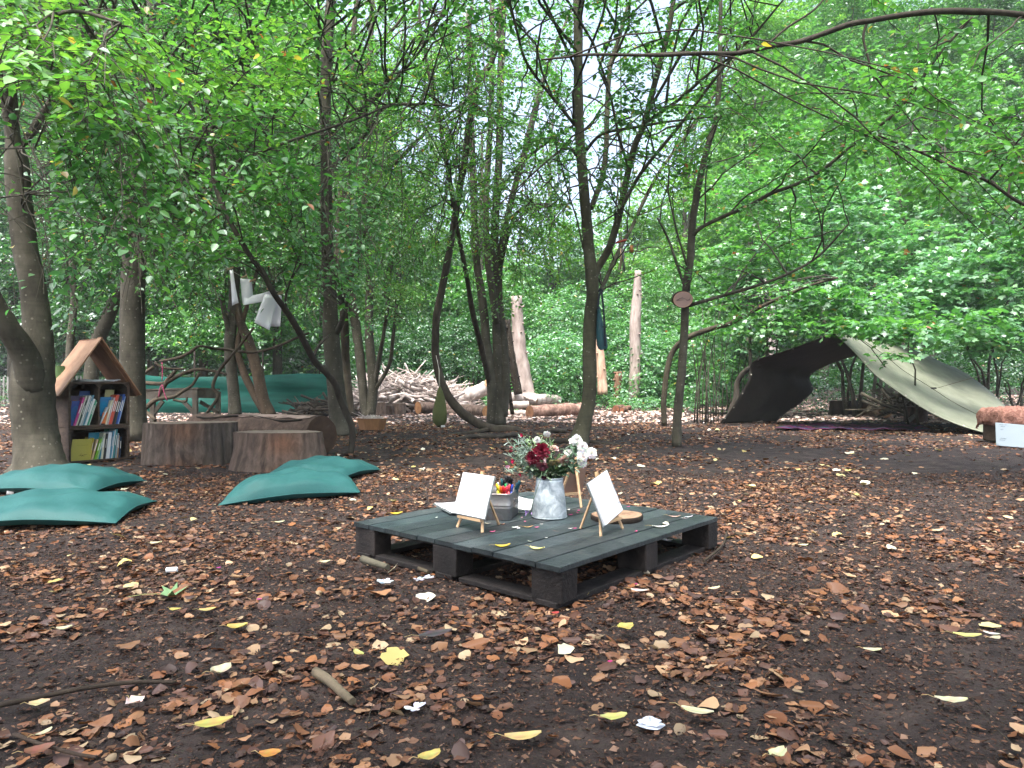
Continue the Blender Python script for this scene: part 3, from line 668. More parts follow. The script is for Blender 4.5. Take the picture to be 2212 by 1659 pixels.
plant('maple_shrub', 'light green maple shrub left of the tarpaulin over the hazel rods', 'shrub', 1640, 17, 5,
      [(1640,560,17,1.5,1.1,1.0,330),(1560,640,17.5,1.1,.9,.8,210),(1680,700,16.5,1.2,.8,.5,200),(1620,430,18,1.6,1.2,1.0,300)], .12, 'mid', T_MAPLE, layered=True, group=SH)
plant('maple_shrub', 'tall maple shrub in the far right background under the bough', 'shrub', 2000, 22, 4,
      [(1950,420,21,2.6,1.8,1.7,520),(2150,380,21,2.4,1.8,1.8,480),(1760,330,22,2.4,1.8,1.7,420),(2060,200,23,2.2,1.6,1.2,260),(1850,180,23,2,1.6,1.2,200)], .15, 'mid', T_MAPLE, layered=True, group=SH, tr=.07)
plant('maple_sapling', 'bright maple sprays hanging over the peak of the tarpaulin', 'sapling', 1990, 13.6, 2,
      [(1830,700,11.6,.7,.5,.16,40),(1960,712,11.2,.7,.5,.20,50),(1880,650,12.2,1.2,.6,.35,70),(1935,765,11,.26,.2,.12,10),(2080,700,12,.9,.5,.35,80),(1760,640,12.4,.8,.5,.3,50)], .12, 'mid', T_MAPLE, sl=.4, tr=.03)
plant('dark_bush', 'dark evergreen bush behind the leaning pallet', 'bush', 1880, 20.5, 4,
      [(1760,840,20.5,1.4,1,.7,330),(1880,820,20.5,1.5,1,.8,360),(2020,800,20.5,1.6,1,.9,380),(2160,810,20,1.5,1,.9,380)], .10, 'deep', filt=False)
plant('dark_bush', 'dark bush at the right edge behind the sloping tarpaulin', 'bush', 2200, 18, 4,
      [(2150,790,17.6,1.0,.8,.55,200),(2240,760,17.4,1.2,.8,.7,230),(2060,760,18,1.0,.8,.5,150)], .10, 'deep', filt=False)
# hazel coppice beside the tarpaulin: thin upright rods
def rods(name, label, px, Y, xs, top, r=(.010,.018)):
    X = (px-PX)/FP*Y; root = thing(name, (X, Y, float(gz(X,Y))-.02), label, 'shrub'); mb = MB(); out = []
    for x in xs:
        b = P(x, 829.5, Y+random.uniform(-.25,.25)); b.z = float(gz(X,Y))-.02; tx = b.x+random.uniform(-.28,.42)
        h = top*random.uniform(.6, 1)
        pts = [Vector((b.x+(tx-b.x)*t*t, b.y, b.z+h*t)) for t in (0,.25,.5,.75,1)]
        rr = random.uniform(*r); mb.tube(pts, [rr*(1-.6*t) for t in (0,.25,.5,.75,1)], 5)
        for q in pts[2:]: out.append(clump(q, (.3,.3,.18), 5, .10, 'mid', T_MAPLE, 4, .3))
    mb.build('stems', M_bark, root, bevel=0)
    V, F, C = join_np(out); V, F, C = drop(V, F, C, 13, 30); np_build('leaves', V, F, C, M_leaf, root)
rods('hazel_shrub', 'many thin upright rods just left of the tarpaulin', 1530, 14.8, [1500,1508,1517,1523,1530,1536,1544,1549,1512,1526,1541,1505,1552], 2.7)
rods('hazel_shrub', 'sparse thin rods between the young tree and the tarpaulin corner', 1580, 17.5, [1560,1572,1590,1601,1577], 3.0)
plant('low_bush', 'low leafy bush at the foot of the thin rods', 'bush', 1600, 19.5, 3, [(1560,840,19.5,1.2,.8,.5,200),(1650,800,19,1.1,.8,.8,260),(1600,740,19,1.2,.8,.7,260)], .11, 'teal', T_MAPLE, layered=True, filt=False)

# --- undergrowth beyond the log piles
UG = 'bushes behind the log piles'
for px, py, Y, rx, rz, kind, n, lb in [
    (800,770,24,1.8,1.5,'deep',700,'dark holly bush behind the brush pile, leftmost behind the logs'),
    (900,760,25,1.8,1.5,'deep',700,'dark glossy bush right behind the middle of the brush pile'),
    (1010,750,25,1.9,1.6,'deep',700,'dark bush behind the bowed stem'),
    (1100,690,28,2.2,1.9,'mid',800,'tall green bush left of the pale dead trunk'),
    (1190,790,23,1.4,1.1,'teal',560,'pale teal bush right of the large pale dead trunk'),
    (1240,700,26,2.0,1.9,'teal',700,'tall pale bush behind the centre tree'),
    (1340,760,25,1.6,1.5,'teal',600,'bush between the two slim dead trunks'),
    (1420,790,23.5,1.5,1.2,'teal',560,'feathery bush right of the tallest dead trunk'),
    (1430,650,27,2.2,2.2,'mid',800,'tall bush behind the young tree'),
    (1510,760,23.5,1.6,1.5,'mid',600,'bush behind the thin upright rods')]:
    z = EYE-(py-PY)/FP*Y
    plant('woodland_bush', lb, 'bush', px, Y, 4, [(px,py,Y,rx,1.4,rz*.75,int(n*.9)),(px-25,py+50,Y-.6,rx*.8,1,rz*.5,int(n*.5)),(px+30,py-45,Y+.5,rx*.8,1,rz*.5,int(n*.4))], .13 if kind != 'deep' else .11, kind, filt=False, group=UG)
# ground cover at the edge of the clearing
def ground_cover():
    N = 5200; Y = rng.uniform(20.5, 34, N); X = (rng.uniform(1050, 1640, N)-PX)/FP*Y
    edge = 21.6+.9*np.sin(X*1.1)+.5*np.sin(X*3.1); k = Y > edge; X, Y = X[k], Y[k]; n = len(X)
    d = nrm(np.stack([rng.normal(0,1,n), rng.normal(0,1,n), rng.uniform(.1,.9,n)], 1))
    p = np.stack([X, Y, gz(X, Y)+rng.uniform(0, .35, n)], 1)
    V, F, C = sprays(p, d, rng.uniform(.15,.4,n), 6, .09, 'teal', nj=.4)
    tag(np_build('ground_cover', V, F, C, M_leaf), 'low nettles and ivy covering the far edge of the clearing', 'undergrowth', kind='stuff')
    N = 2600; X = rng.uniform(-30, -2, N); Y = rng.uniform(20.3, 33, N); n = N
    d = nrm(np.stack([rng.normal(0,1,n), rng.normal(0,1,n), rng.uniform(.1,.9,n)], 1))
    V, F, C = sprays(np.stack([X, Y, gz(X, Y)+rng.uniform(0,.5,n)], 1), d, rng.uniform(.15,.45,n), 6, .10, 'deep', nj=.4)
    tag(np_build('ivy_cover', V, F, C, M_leaf), 'dark ivy covering the ground behind the green netting', 'undergrowth', kind='stuff')
ground_cover()
# --- the wood beyond
FT = 'trees of the wood beyond the clearing'
far = [ # px, Y, trunk radius, clumps(px,py,rx,rz,n), kind, label
 (30,26,.20,[(0,560,3,1.6,300),(60,420,3,2,340),(-40,250,3,2,300),(40,700,2.4,1.3,300),(110,620,2,1.2,220)],'deep','dark tree behind the forked tree at the left edge'),
 (150,24,.18,[(150,700,2.4,1.2,360),(120,560,2.4,1.6,300),(210,450,2.6,1.7,320),(170,250,3,2,340),(60,110,3,1.6,240)],'deep','dark tree seen between the forked tree and the book house roof'),
 (330,25,.18,[(300,720,2.6,1.2,380),(360,600,2.6,1.5,360),(300,430,2.8,1.7,340),(380,250,3,2,340),(330,80,3,1.6,260)],'deep','dark tree above the wooden bench frame'),
 (440,24,.14,[(440,720,2.4,1.1,360),(450,590,2.4,1.4,340),(470,420,2.6,1.6,320),(480,220,3,2,320),(450,50,3,1.4,240)],'mid','tree behind the slim tree and netting'),
 (600,26,.17,[(590,720,2.4,1.1,360),(620,600,2.4,1.5,340),(580,430,2.8,1.8,340),(640,240,3,2,320),(600,60,3,1.4,220)],'mid','tree behind the hanging white papers'),
 (700,28,.17,[(700,700,2.4,1.2,320),(730,560,2.6,1.6,320),(700,380,3,1.8,320),(730,180,3,1.8,240)],'mid','tree hidden behind the spotted grey tree'),
 (860,30,.16,[(830,650,2.6,1.3,360),(880,540,2.6,1.4,300),(830,400,2.6,1.6,240),(850,220,2.4,1.6,260),(930,120,2.4,1.4,130),(840,30,2.6,1.4,120)],'fresh','light tree behind the clustered dark stems'),
 (985,31,.13,[(980,660,2.4,1.3,340),(1000,550,2.4,1.2,260),(950,440,2,1.2,140),(1000,330,2.2,1.4,130),(960,180,2.2,1.4,130),(1040,40,2.4,1.4,80)],'mid','tree left of the many stemmed clump'),
 (1040,27,.16,[(1040,620,2.2,1.0,200),(1010,480,2,1,80)],'mid','straight tree far behind the many stemmed clump'),
 (1190,32,.15,[(1180,600,2.6,1.3,360),(1230,510,2.4,1.1,220),(1160,440,2,1,120),(1200,330,2.2,1.3,130),(1150,160,2.4,1.6,180),(1210,20,2.4,1.4,90)],'mid','tree between the clump and the centre tree, far back'),
 (1340,32,.15,[(1330,590,2.6,1.4,380),(1380,490,2.6,1.2,280),(1300,450,2,1,90),(1420,400,2,1.1,120),(1330,250,2.4,1.5,150),(1380,100,2.4,1.4,170),(1340,-20,2.4,1.4,60)],'fresh','bright tree far behind the wind chime'),
 (1480,30,.16,[(1480,560,2.6,1.6,400),(1450,420,2.6,1.5,280),(1510,270,2.8,1.8,220),(1480,120,2.6,1.4,190),(1540,0,2.6,1.4,150)],'fresh','bright tree far behind the young tree'),
 (1620,29,.16,[(1600,500,2.6,1.6,380),(1650,340,3,1.8,360),(1600,180,3,1.8,260),(1640,50,2.6,1.2,260),(1700,-40,2.6,1.2,160)],'fresh','bright tree above the thin rods'),
 (1780,31,.18,[(1770,560,2.8,1.4,340),(1800,420,3,1.8,360),(1750,250,3,1.8,300),(1820,110,2.6,1.4,300),(1850,-20,2.6,1.4,240)],'mid','tree far behind the tarpaulin peak'),
 (1960,30,.18,[(1950,560,2.8,1.4,340),(1980,400,3,1.8,360),(1930,230,2.8,1.5,240),(2060,110,2.6,1.2,200),(1990,0,2.6,1.2,160)],'mid','tree far behind the right half of the tarpaulin'),
 (2130,28,.18,[(2130,600,2.8,1.4,340),(2150,430,3,1.8,360),(2170,260,3,1.6,320),(2230,120,2.6,1.4,260),(2150,0,2.6,1.4,220)],'deep','tree in the far right corner'),
]
for px, Y, r, cl, kind, lb in far:
    plant('woodland_tree', lb, 'tree', px, Y, 1, [(a, b, Y+rng.uniform(-1.2,1.2), rx*.8, 1.5, rz*.8, int(n*(.95 if 840 < a < 1500 and b < 470 else 2.2))) for a, b, rx, rz, n in cl], .165 if px > 800 else .15, kind, h=9+random.uniform(0,4), tr=r, group=FT, filt=False)
# --- distant edge of the wood: one mass
def thicket():
    out = []
    for row, (Yr, hs) in enumerate(((40, 1.0), (47, 1.0), (55, 1.0))):
        for i in range(70):
            px = -330+i*41+rng.uniform(-20,20); Y = Yr+rng.uniform(-3,3)
            yt = np.interp(px, [-300, 300, 760, 840, 950, 1250, 1420, 1540, 1640, 1850, 1960, 2300], [-140, -100, 20, 420, 560, 570, 520, 330, 20, -60, 60, -140])+rng.uniform(-40, 60)
            top = max(2.5, EYE+(PY-yt)/FP*Y)
            nz = int(top/2.4)+1
            for k in range(nz):
                c = ((px-PX)/FP*Y+rng.uniform(-.5,.5), Y+rng.uniform(-1,1), top*(k+.5)/nz)
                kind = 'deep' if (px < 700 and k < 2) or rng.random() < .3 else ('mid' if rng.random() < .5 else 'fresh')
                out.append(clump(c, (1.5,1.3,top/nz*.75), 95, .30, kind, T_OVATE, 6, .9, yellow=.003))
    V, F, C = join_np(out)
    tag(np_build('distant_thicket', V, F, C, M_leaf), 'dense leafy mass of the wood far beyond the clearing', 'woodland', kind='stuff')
thicket()
# ------------------------------------------------------------------ pallet table
M_paint = mat('weathered_green_paint', [(.012,.018,.021),(.024,.036,.040),(.040,.056,.060),(.070,.076,.074)], scale=7, detail=9, rough=.48, bump=.6, bscale=45, stretch=(1,1,1), attr=True, spec=.45, dist=.6, lo=.28, hi=.75)
M_block = mat('dark_stained_wood', [(.008,.007,.007),(.015,.0125,.012),(.030,.024,.022)], scale=14, detail=8, rough=.75, bump=.6, bscale=60, attr=True)
M_wood = mat('pine_wood', [(.36,.22,.12),(.50,.33,.19),(.58,.41,.26)], scale=10, rough=.6, bump=.25, bscale=40, stretch=(1,1,4), attr=True)
M_roof = mat('plywood', [(.20,.115,.068),(.30,.18,.11),(.36,.225,.145)], scale=6, detail=8, rough=.75, bump=.3, bscale=40, attr=True)
M_crate = mat('stained_crate_wood', [(.042,.029,.021),(.075,.052,.038),(.105,.075,.055)], scale=7, detail=8, rough=.8, bump=.5, bscale=40, stretch=(1,1,3), attr=True)
M_zinc = mat('galvanised_zinc', [(.17,.21,.24),(.36,.42,.46),(.66,.72,.76)], scale=17, detail=8, rough=.5, bump=.2, metal=.3, attr=True, spec=.5, dist=1.2)
M_tin = mat('scratched_tin', [(.20,.20,.20),(.32,.32,.33),(.27,.18,.16)], scale=11, detail=7, rough=.42, bump=.15, metal=.6, attr=True, spec=.5, dist=.8)
M_paper = mat('white_paper', [(.80,.82,.86),(.86,.88,.90)], scale=3, rough=.75, bump=.04, attr=True, trans=.12)
M_plastic = mat('plastic', [(1,1,1)], scale=3, rough=.4, bump=0, attr=True, spec=.4)
M_matte = mat('matte_surface', [(.86,.86,.86),(1,1,1)], scale=30, rough=.85, bump=.15, attr=True)
M_metal = mat('steel_wire', [(.35,.37,.4)], scale=3, rough=.35, bump=0, metal=.9)
M_board = mat('clear_clipboard', [(.11,.13,.13),(.16,.18,.18)], scale=3, rough=.3, bump=0, spec=.5)
M_petal = leafmat('petal', tr=.18, gloss=.02, tint=(1,1,1)); M_green = leafmat('stem_green', tr=.2, gloss=.06)
class Frame:
    """local axes: x right, y back, z up, at a point"""
    def __init__(s, o, x, z=Vector((0,0,1))):
        s.o = Vector(o); s.x = Vector(x).normalized(); s.z = Vector(z).normalized(); s.x = (s.x-s.z*s.x.dot(s.z)).normalized(); s.y = s.z.cross(s.x)
        s.M = Matrix((s.x, s.y, s.z)).transposed()
    def __call__(s, a, b, c=0): return s.o+s.x*a+s.y*b+s.z*c
    def box(s, mb, c, size, **k): return mb.box(s(*c), size, M=s.M, **k)
N0 = TG(1212.7, 1224.3); N0 = Vector((N0.x, N0.y, 0))
uL = Vector((-.748, .664, 0)); vR = Vector((.664, .748, 0)); LU, LV = 1.245, 1.275
pf = Frame(N0, vR)     # x along the boards, y towards the left corner
root = thing('pallet_table', N0, 'dark green painted wooden pallet used as a low table in the clearing', 'table')
mb = MB(); nb = 11; bw = LU/nb
for i in range(nb):
    sh = random.uniform(.62, 1.45); e = random.uniform(-.008, .008); gr = random.uniform(.85, 1.15)
    n = 16; wv = []
    y0, y1 = i*bw+.0025, (i+1)*bw-.0025
    zt = TZ+random.uniform(-.0022, .0018)
    rows = [[], [], [], []]
    for k in range(n+1):
        x = -.004+e+(LV-2*e*0)*k/n; jz = random.uniform(-.0007, .0007)
        for r_, (yy, zz) in enumerate(((y0, zt-.019), (y0, zt-.0015), (y1, zt-.0015), (y1, zt-.019))):
            rows[r_].append(pf(x, yy+random.uniform(-.0008, .0008), zz+jz))
    a = rows[1]; b = rows[2]
    a2 = [p+(q-p)*.03+Vector((0,0,.0015)) for p, q in zip(a, b)]; b2 = [q+(p-q)*.03+Vector((0,0,.0015)) for p, q in zip(a, b)]
    mb.grid([rows[0], a, a2, b2, b, rows[3]], col=(sh, sh*gr, sh*gr), smooth=False)
    for k in (0, n): mb.add([rows[0][k], a[k], a2[k], b2[k], b[k], rows[3][k]], [(0,1,2,3,4,5) if k == 0 else (5,4,3,2,1,0)], (sh*.6,)*3)
    # nail heads
    for x in (.05, LV/2, LV-.05):
        for yy in (.3, .7): mb.lathe(pf(x+random.uniform(-.006,.006), y0+(y1-y0)*yy, zt+.0002), [(.0001,.0008),(.003,.0006),(.0034,0)], 8, (.35,.3,.28))
mb.build('tabletop', M_paint, root)
for j in range(3):   # cross bearers below the boards
    mb = MB(); pf.box(mb, (.068+j*(LV-.136)/2, LU/2, .1135), (.07, LU-.09, .016), jit=.001); mb.build('bearer', M_block, root, bevel=.002)
for i in range(3):
    for j in range(3):
        mb = MB(); pf.box(mb, (.055+j*(LV-.11)/2, .075+i*(LU-.15)/2, .0605), (.10, .145, .120), col=(random.uniform(.8,1.3),)*3, jit=.003)
        mb.build('block', M_block, root, bevel=.005)
for i in range(3):
    mb = MB(); pf.box(mb, (LV/2, .070+i*(LU-.14)/2, -.006), (LV+.004, .10, .022), jit=.001); mb.build('bottom_board', M_block, root, bevel=.003)
for j in (0, 2):
    for k in (0, 1):
        mb = MB(); pf.box(mb, (.055+j*(LV-.11)/2, LU*(.25+.5*k), -.007), (.09, LU/2-.160, .021), jit=.001); mb.build('bottom_board', M_block, root, bevel=.003)

# ------------------------------------------------------------------ vase and flowers
VB = TG(1188, 1120); VB = Vector((VB.x, 3.485, TZ+.001))
root = thing('metal_vase', VB, 'mottled galvanised metal jug of mixed flowers in the middle of the pallet', 'vase')
H_ = .196
mb = MB(); mb.lathe(VB, [(.0001,.004),(.080,.004),(.084,0),(.0855,.006),(.085,.012),(.083,.03),(.080,.07),(.074,.12),(.069,.155),(.0665,.175),(.0665,H_-.004)], 48)
mb.build('body', M_zinc, root, solid=.0014)
mb = MB(); mb.tube([VB+Vector((math.cos(a)*.0675, math.sin(a)*.0675, H_-.002)) for a in [2*PI*i/32 for i in range(33)]], .0026, 8, cap=False)
mb.tube([VB+Vector((math.cos(a)*.0853, math.sin(a)*.0853, .004)) for a in [2*PI*i/32 for i in range(33)]], .003, 8, cap=False)
mb.build('rolled_rim', M_zinc, root)
def BP(zx, zy, dy=0.0):   # bouquet close-up pixel -> point near the vase
    return P(933+zx*.21875, 915.8+zy*.21875, 3.485+dy)
def petal(mb, c, d, n, L, Wd, col, cup=.25, curl=.0):
    d = Vector(d).normalized(); n = Vector(n); n = (n-d*n.dot(d)); n = n.normalized() if n.length > 1e-5 else d.orthogonal().normalized(); l = n.cross(d)
    c = Vector(c); rows = []
    for t, w_ in ((0,.25),(.4,.85),(.75,1),(1,.55)):
        q = c+d*(L*t)+n*(L*(cup*t*t)+curl*L*math.sin(t*PI))
        rows.append([q-l*Wd*w_*.5+n*(Wd*.12*w_), q, q+l*Wd*w_*.5+n*(Wd*.12*w_)])
    mb.grid(rows, col=tuple(x*random.uniform(.85,1.1) for x in col))
def stem(mb, top, base=None, r=.0016, bend=.03, col=(.06,.12,.045)):
    base = base or VB+Vector((random.uniform(-.03,.03), random.uniform(-.03,.03), H_-.05)); top = Vector(top)
    mid = (top+base)/2+Vector((random.uniform(-bend,bend), random.uniform(-bend,bend), .01))
    neck = VB+Vector(((top.x-VB.x)*.35, (top.y-VB.y)*.35, H_))
    if neck.x-VB.x > .055: neck.x = VB.x+.055
    if neck.x-VB.x < -.055: neck.x = VB.x-.055
    q = catmull([tuple(base), tuple(neck), tuple((neck+top)/2+Vector((0,0,.008))), tuple(top)], 4)
    mb.tube([Vector(a) for a in q], r, 5, col=col); return q
def flower(name, label, zx, zy, kind, R, col, dy=0, facing=(0,-1,.35), group=None, leaves=6, lcol=(.06,.13,.05)):
    R *= 1.32; c = BP(zx, zy, dy); root = thing(name, VB+Vector((0,0,H_-.05)), label, 'flower', group)
    f = Vector(facing).normalized(); a = f.orthogonal().normalized(); b = f.cross(a)
    mb = MB(); q = stem(mb, c-f*R*.3)
    mb.build('stem', M_green, root)
    if leaves:
        ml = MB()
        for k in range(leaves):
            p = Vector(q[random.randint(5, len(q)-2)]); d = Vector((random.uniform(-1,1), random.uniform(-1,.4), random.uniform(-.3,.6)))
            petal(ml, p, d, (0,0,1), random.uniform(.03,.055), random.uniform(.008,.018), lcol, cup=-.2)
        ml.build('leaves', M_green, root)
    mh = MB(); pw = .22 if 'dark_red' in name else .40
    if kind == 'mum':      # layered narrow petals
        for ring, (n, el, L) in enumerate(((22,-.25,1),(20,.0,.96),(18,.28,.9),(16,.55,.8),(13,.85,.68),(9,1.15,.52),(6,1.4,.42))):
            for k in range(n):
                t = 2*PI*(k+ring*.5)/n+random.uniform(-.15,.15); e = el+random.uniform(-.15,.15)
                d = (a*math.cos(t)+b*math.sin(t))*math.cos(e)+f*math.sin(e)
                petal(mh, c+f*(R*.12*ring*.5), d, f, R*L*random.uniform(.85,1.1), R*pw, col, cup=.18)
        if col[0] > .5 and R > .02: mh.lathe(c, [(.0001,R*.1),(R*.1,0)], 8, (.6,.5,.2))
    elif kind == 'rose':
        for ring, (n, el, L) in enumerate(((5,.55,1),(5,.85,.95),(4,1.1,.9),(3,1.35,.85))):
            for k in range(n):
                t = 2*PI*(k+ring*.4)/n; d = (a*math.cos(t)+b*math.sin(t))*math.cos(el)+f*math.sin(el)
                petal(mh, c-f*R*.5, d, -(a*math.cos(t)+b*math.sin(t)), R*1.6*L, R*1.25, col, cup=-.28)
    elif kind == 'pink':   # small frilled
        for k in range(12):
            t = 2*PI*k/12; e = random.uniform(.1,1.1); d = (a*math.cos(t)+b*math.sin(t))*math.cos(e)+f*math.sin(e)
            petal(mh, c, d, f, R*random.uniform(.7,1.1), R*.6, col, cup=.3)
        mh.tube([c-f*R*1.3, c-f*R*.5, c], [R*.15,R*.32,R*.3], 6, col=(.07,.14,.06))
    elif kind == 'bud':
        mh.tube([c-f*R, c-f*R*.4, c+f*R*.4, c+f*R], [R*.2,R*.55,R*.5,R*.1], 7, col=col)
    mh.build('flower_head', M_petal, root)
WG = 'white chrysanthemum heads on the right of the bouquet'
W_ = (.90,.90,.88)
for zx, zy, R, lb, dy in [(1428,160,.021,'topmost of the white flower heads on the right of the bouquet',0),(1392,175,.016,'small white flower head left of the topmost one on the right',.02),(1480,225,.022,'white flower head just below the topmost on the right side',-.01),
        (1572,292,.023,'white flower head farthest right in the bouquet',0),(1484,322,.023,'white flower head in the middle of the right hand cluster',-.02),(1478,382,.020,'lowest of the white flower heads on the right',-.01),
        (1350,290,.018,'loose white flower head between the cream rose and the white cluster',0)]:
    flower('white_flower', lb, zx, zy, 'mum', R, W_, dy, (random.uniform(0,.5),-1,random.uniform(.1,.6)), WG)
flower('white_flower','drooping white flower at the very top of the bouquet',1135,95,'mum',.014,W_,.02,(-.1,-.5,-.6))
flower('white_flower','small wilted white flower left of the top of the bouquet',1042,158,'mum',.013,W_,.0,(-.3,-.8,-.1))
flower('dark_red_flower','large dark red dahlia head, the upper of the pair',1080,272,'mum',.034,(.17,.008,.025),-.03,(.1,-1,.4))
flower('dark_red_flower','large dark red dahlia head, the lower left of the pair',1000,335,'mum',.030,(.14,.006,.022),-.03,(-.3,-1,.1))
flower('rose','pale pink rose bud high on the right of the dark red flower',1203,245,'rose',.013,(.62,.42,.36),0,(.1,-.5,.8))
flower('rose','drooping cream and pink rose right of the middle',1298,365,'rose',.018,(.60,.42,.36),-.02,(.3,-.7,-.5))
flower('rose','wilted cream green rose below the middle of the bouquet',1212,380,'rose',.017,(.42,.36,.20),-.03,(0,-.5,-.8))
flower('rose','faded mauve pink rose drooping below the dark red flowers',1085,415,'rose',.017,(.33,.10,.14),-.04,(-.1,-.6,-.7))
flower('rose','small pale pink bud hanging below the dark red flowers',1113,372,'bud',.012,(.62,.42,.44),-.05,(0,-.3,-1))
flower('rose','small dark purple withered flower hanging on the rim of the vase',1105,525,'mum',.011,(.10,.02,.05),-.07,(0,-.5,-.9))
PK = (.55,.012,.09)
for zx, zy, lb in [(893,108,'bright pink carnation at the top left of the bouquet'),(780,240,'bright pink carnation at the left edge of the bouquet, upper'),(776,272,'bright pink carnation just below the upper left one'),(800,368,'bright pink carnation at the left edge, middle height'),(876,492,'bright pink carnation hanging over the pen tin'),(745,430,'pale pink carnation bud at the lower left of the bouquet')]:
    flower('pink_carnation', lb, zx, zy, 'pink', .0095, PK if zy != 430 else (.6,.3,.4), random.uniform(-.04,.04), (random.uniform(-.5,.2),-.8,random.uniform(-.2,.8)), 'small pink carnations', lcol=(.10,.16,.12))
for zx, zy, lb in [(735,385,'green bud on the far left of the bouquet'),(900,190,'plump green bud in the upper left of the bouquet'),(965,205,'pale green white bud left of the dark red flowers')]:
    flower('flower_bud', lb, zx, zy, 'bud', .010, (.20,.30,.12), 0, (-.4,-.4,.5), lcol=(.10,.16,.12))
def greenery(label, pts, col, n, L, Wd):
    root = thing('foliage_spray', VB+Vector((0,0,H_-.05)), label, 'foliage'); ms = MB(); ml = MB()
    for zx, zy in pts:
        c = BP(zx, zy, random.uniform(-.05,.06)); q = stem(ms, c, r=.0012, col=col)
        for k in range(n):
            i = random.randint(6, len(q)-1); p = Vector(q[i])
            d = Vector((random.uniform(-1,1), random.uniform(-1,1), random.uniform(-.4,1)))
            petal(ml, p, d, (random.uniform(-.5,.5),-.5,1), L*random.uniform(.6,1.3), Wd*random.uniform(.7,1.2), col, cup=random.uniform(-.4,.3))
    ms.build('stems', M_green, root); ml.build('leaves', M_green, root)
greenery('fine grey green carnation foliage on the left of the bouquet', [(760,180),(790,215),(820,160),(850,200),(880,240),(820,290),(860,330),(900,300),(930,260),(790,330),(900,390),(850,420),(760,310),(940,180),(960,240),(730,470),(890,150)], (.15,.24,.17), 30, .030, .0036)
greenery('yellow green sprig with small buds at the top of the bouquet', [(930,180),(960,130),(1000,170),(1060,120),(1090,170),(1130,140),(1165,130),(1180,180),(1010,220)], (.19,.30,.12), 16, .022, .008)
greenery('broad dark leaves under the white flowers on the right', [(1380,230),(1400,300),(1420,260),(1390,360),(1430,400),(1350,410),(1330,440),(1410,450),(1440,200)], (.05,.12,.05), 14, .040, .015)
greenery('drooping green leaves in the middle just over the rim', [(1010,450),(1050,470),(1140,440),(1180,470),(1220,450),(1250,480),(1200,430),(1290,470),(970,420),(1240,330),(1160,340)], (.08,.14,.045), 13, .040, .015)
# stem hanging down over the left of the vase with a purple flower on the table
root = thing('cut_flower', BP(1070,520,-.07), 'long green stem drooping from the vase down to a purple flower on the boards', 'stem')
mb = MB(); q = catmull([tuple(BP(1085,470,-.06)), tuple(BP(1075,540,-.085)), tuple(BP(1040,640,-.10)), tuple(BP(1000,760,-.105)), tuple(BP(970,880,-.10))], 4); mb.tube([Vector(a) for a in q], .0013, 5, col=(.07,.12,.05))
mb.build('stem', M_green, root); mb = MB()
for k in range(26): petal(mb, TG(933+(955+random.uniform(-45,45))*.21875, 915.8+(925+random.uniform(-22,18))*.21875)+Vector((0,0,.004+random.uniform(0,.02))), (random.uniform(-1,1),random.uniform(-1,1),random.uniform(0,.8)), (0,0,1), .014, .006, random.choice([(.10,.06,.22),(.14,.08,.26),(.08,.14,.05),(.3,.2,.4)]))
mb.build('flower_head', M_petal, root)

# ------------------------------------------------------------------ tin of pens
cA = TG(1101.5, 1126); tf = Frame((cA.x, cA.y, TZ+.001), (-.98,.2,0))  # x to the left, y: -> towards the viewer side; back is -y
BK = -1
root = thing('metal_tin', tf.o, 'rectangular scratched tin holding felt pens between the left easel and the vase', 'tin')
def rrect(cx, cy_, hx, hy, r, z, n=5):
    out = []
    for k, (sx, sy) in enumerate(((1,1),(-1,1),(-1,-1),(1,-1))):
        for i in range(n+1):
            a = PI/2*k+PI/2*i/n; out.append(tf(cx+sx*(hx-r)+math.cos(a)*r, cy_+sy*(hy-r)+math.sin(a)*r, z))
    return out
tw_, tl_, th_ = .155, .235, .128
mb = MB(); rows = []
for z, e in ((.0,-.004),(.004,0),(.055,0),(.058,.0022),(.062,0),(.068,0),(.071,.0022),(.075,0),(th_-.006,0),(th_-.003,.002),(th_,.001),(th_,-.002)):
    r_ = rrect(tw_/2, -tl_/2, tw_/2+e, tl_/2+e, .02, z); rows.append(r_+[r_[0]])
mb.grid(rows); b_ = rrect(tw_/2, -tl_/2, tw_/2-.004, tl_/2-.004, .02, .002); mb.add(b_, [tuple(range(len(b_)))])
mb.build('body', M_tin, root, solid=.001)
mb = MB(); hp = lambda a: tf(tw_+.003, -tl_/2+a, 0)
mb.tube([tf(-.003,-tl_*.35,.095), tf(-.008,-tl_*.35,.08), tf(-.008,-tl_*.65,.08), tf(-.003,-tl_*.65,.095)], .002, 6); mb.build('handle', M_metal, root)
def pen(label, zx, zy, zz, col, cap=None, L=.13, lean=(0,0), rad=.0048, Y=3.44):
    top = P(933+zx*.21875, 915.8+zy*.21875, Y); d = Vector((lean[0], lean[1], 1)).normalized(); base = top-d*L
    root = thing('felt_pen', base, label, 'pen', 'felt pens standing in the tin')
    mb = MB(); mb.tube([base, top-d*.03], rad, 10, col=col); mb.build('barrel', M_plastic, root)
    mb = MB(); mb.tube([top-d*.034, top-d*.004, top], [rad*1.12, rad*1.1, rad*.8], 10, col=cap or col); mb.build('cap', M_plastic, root)
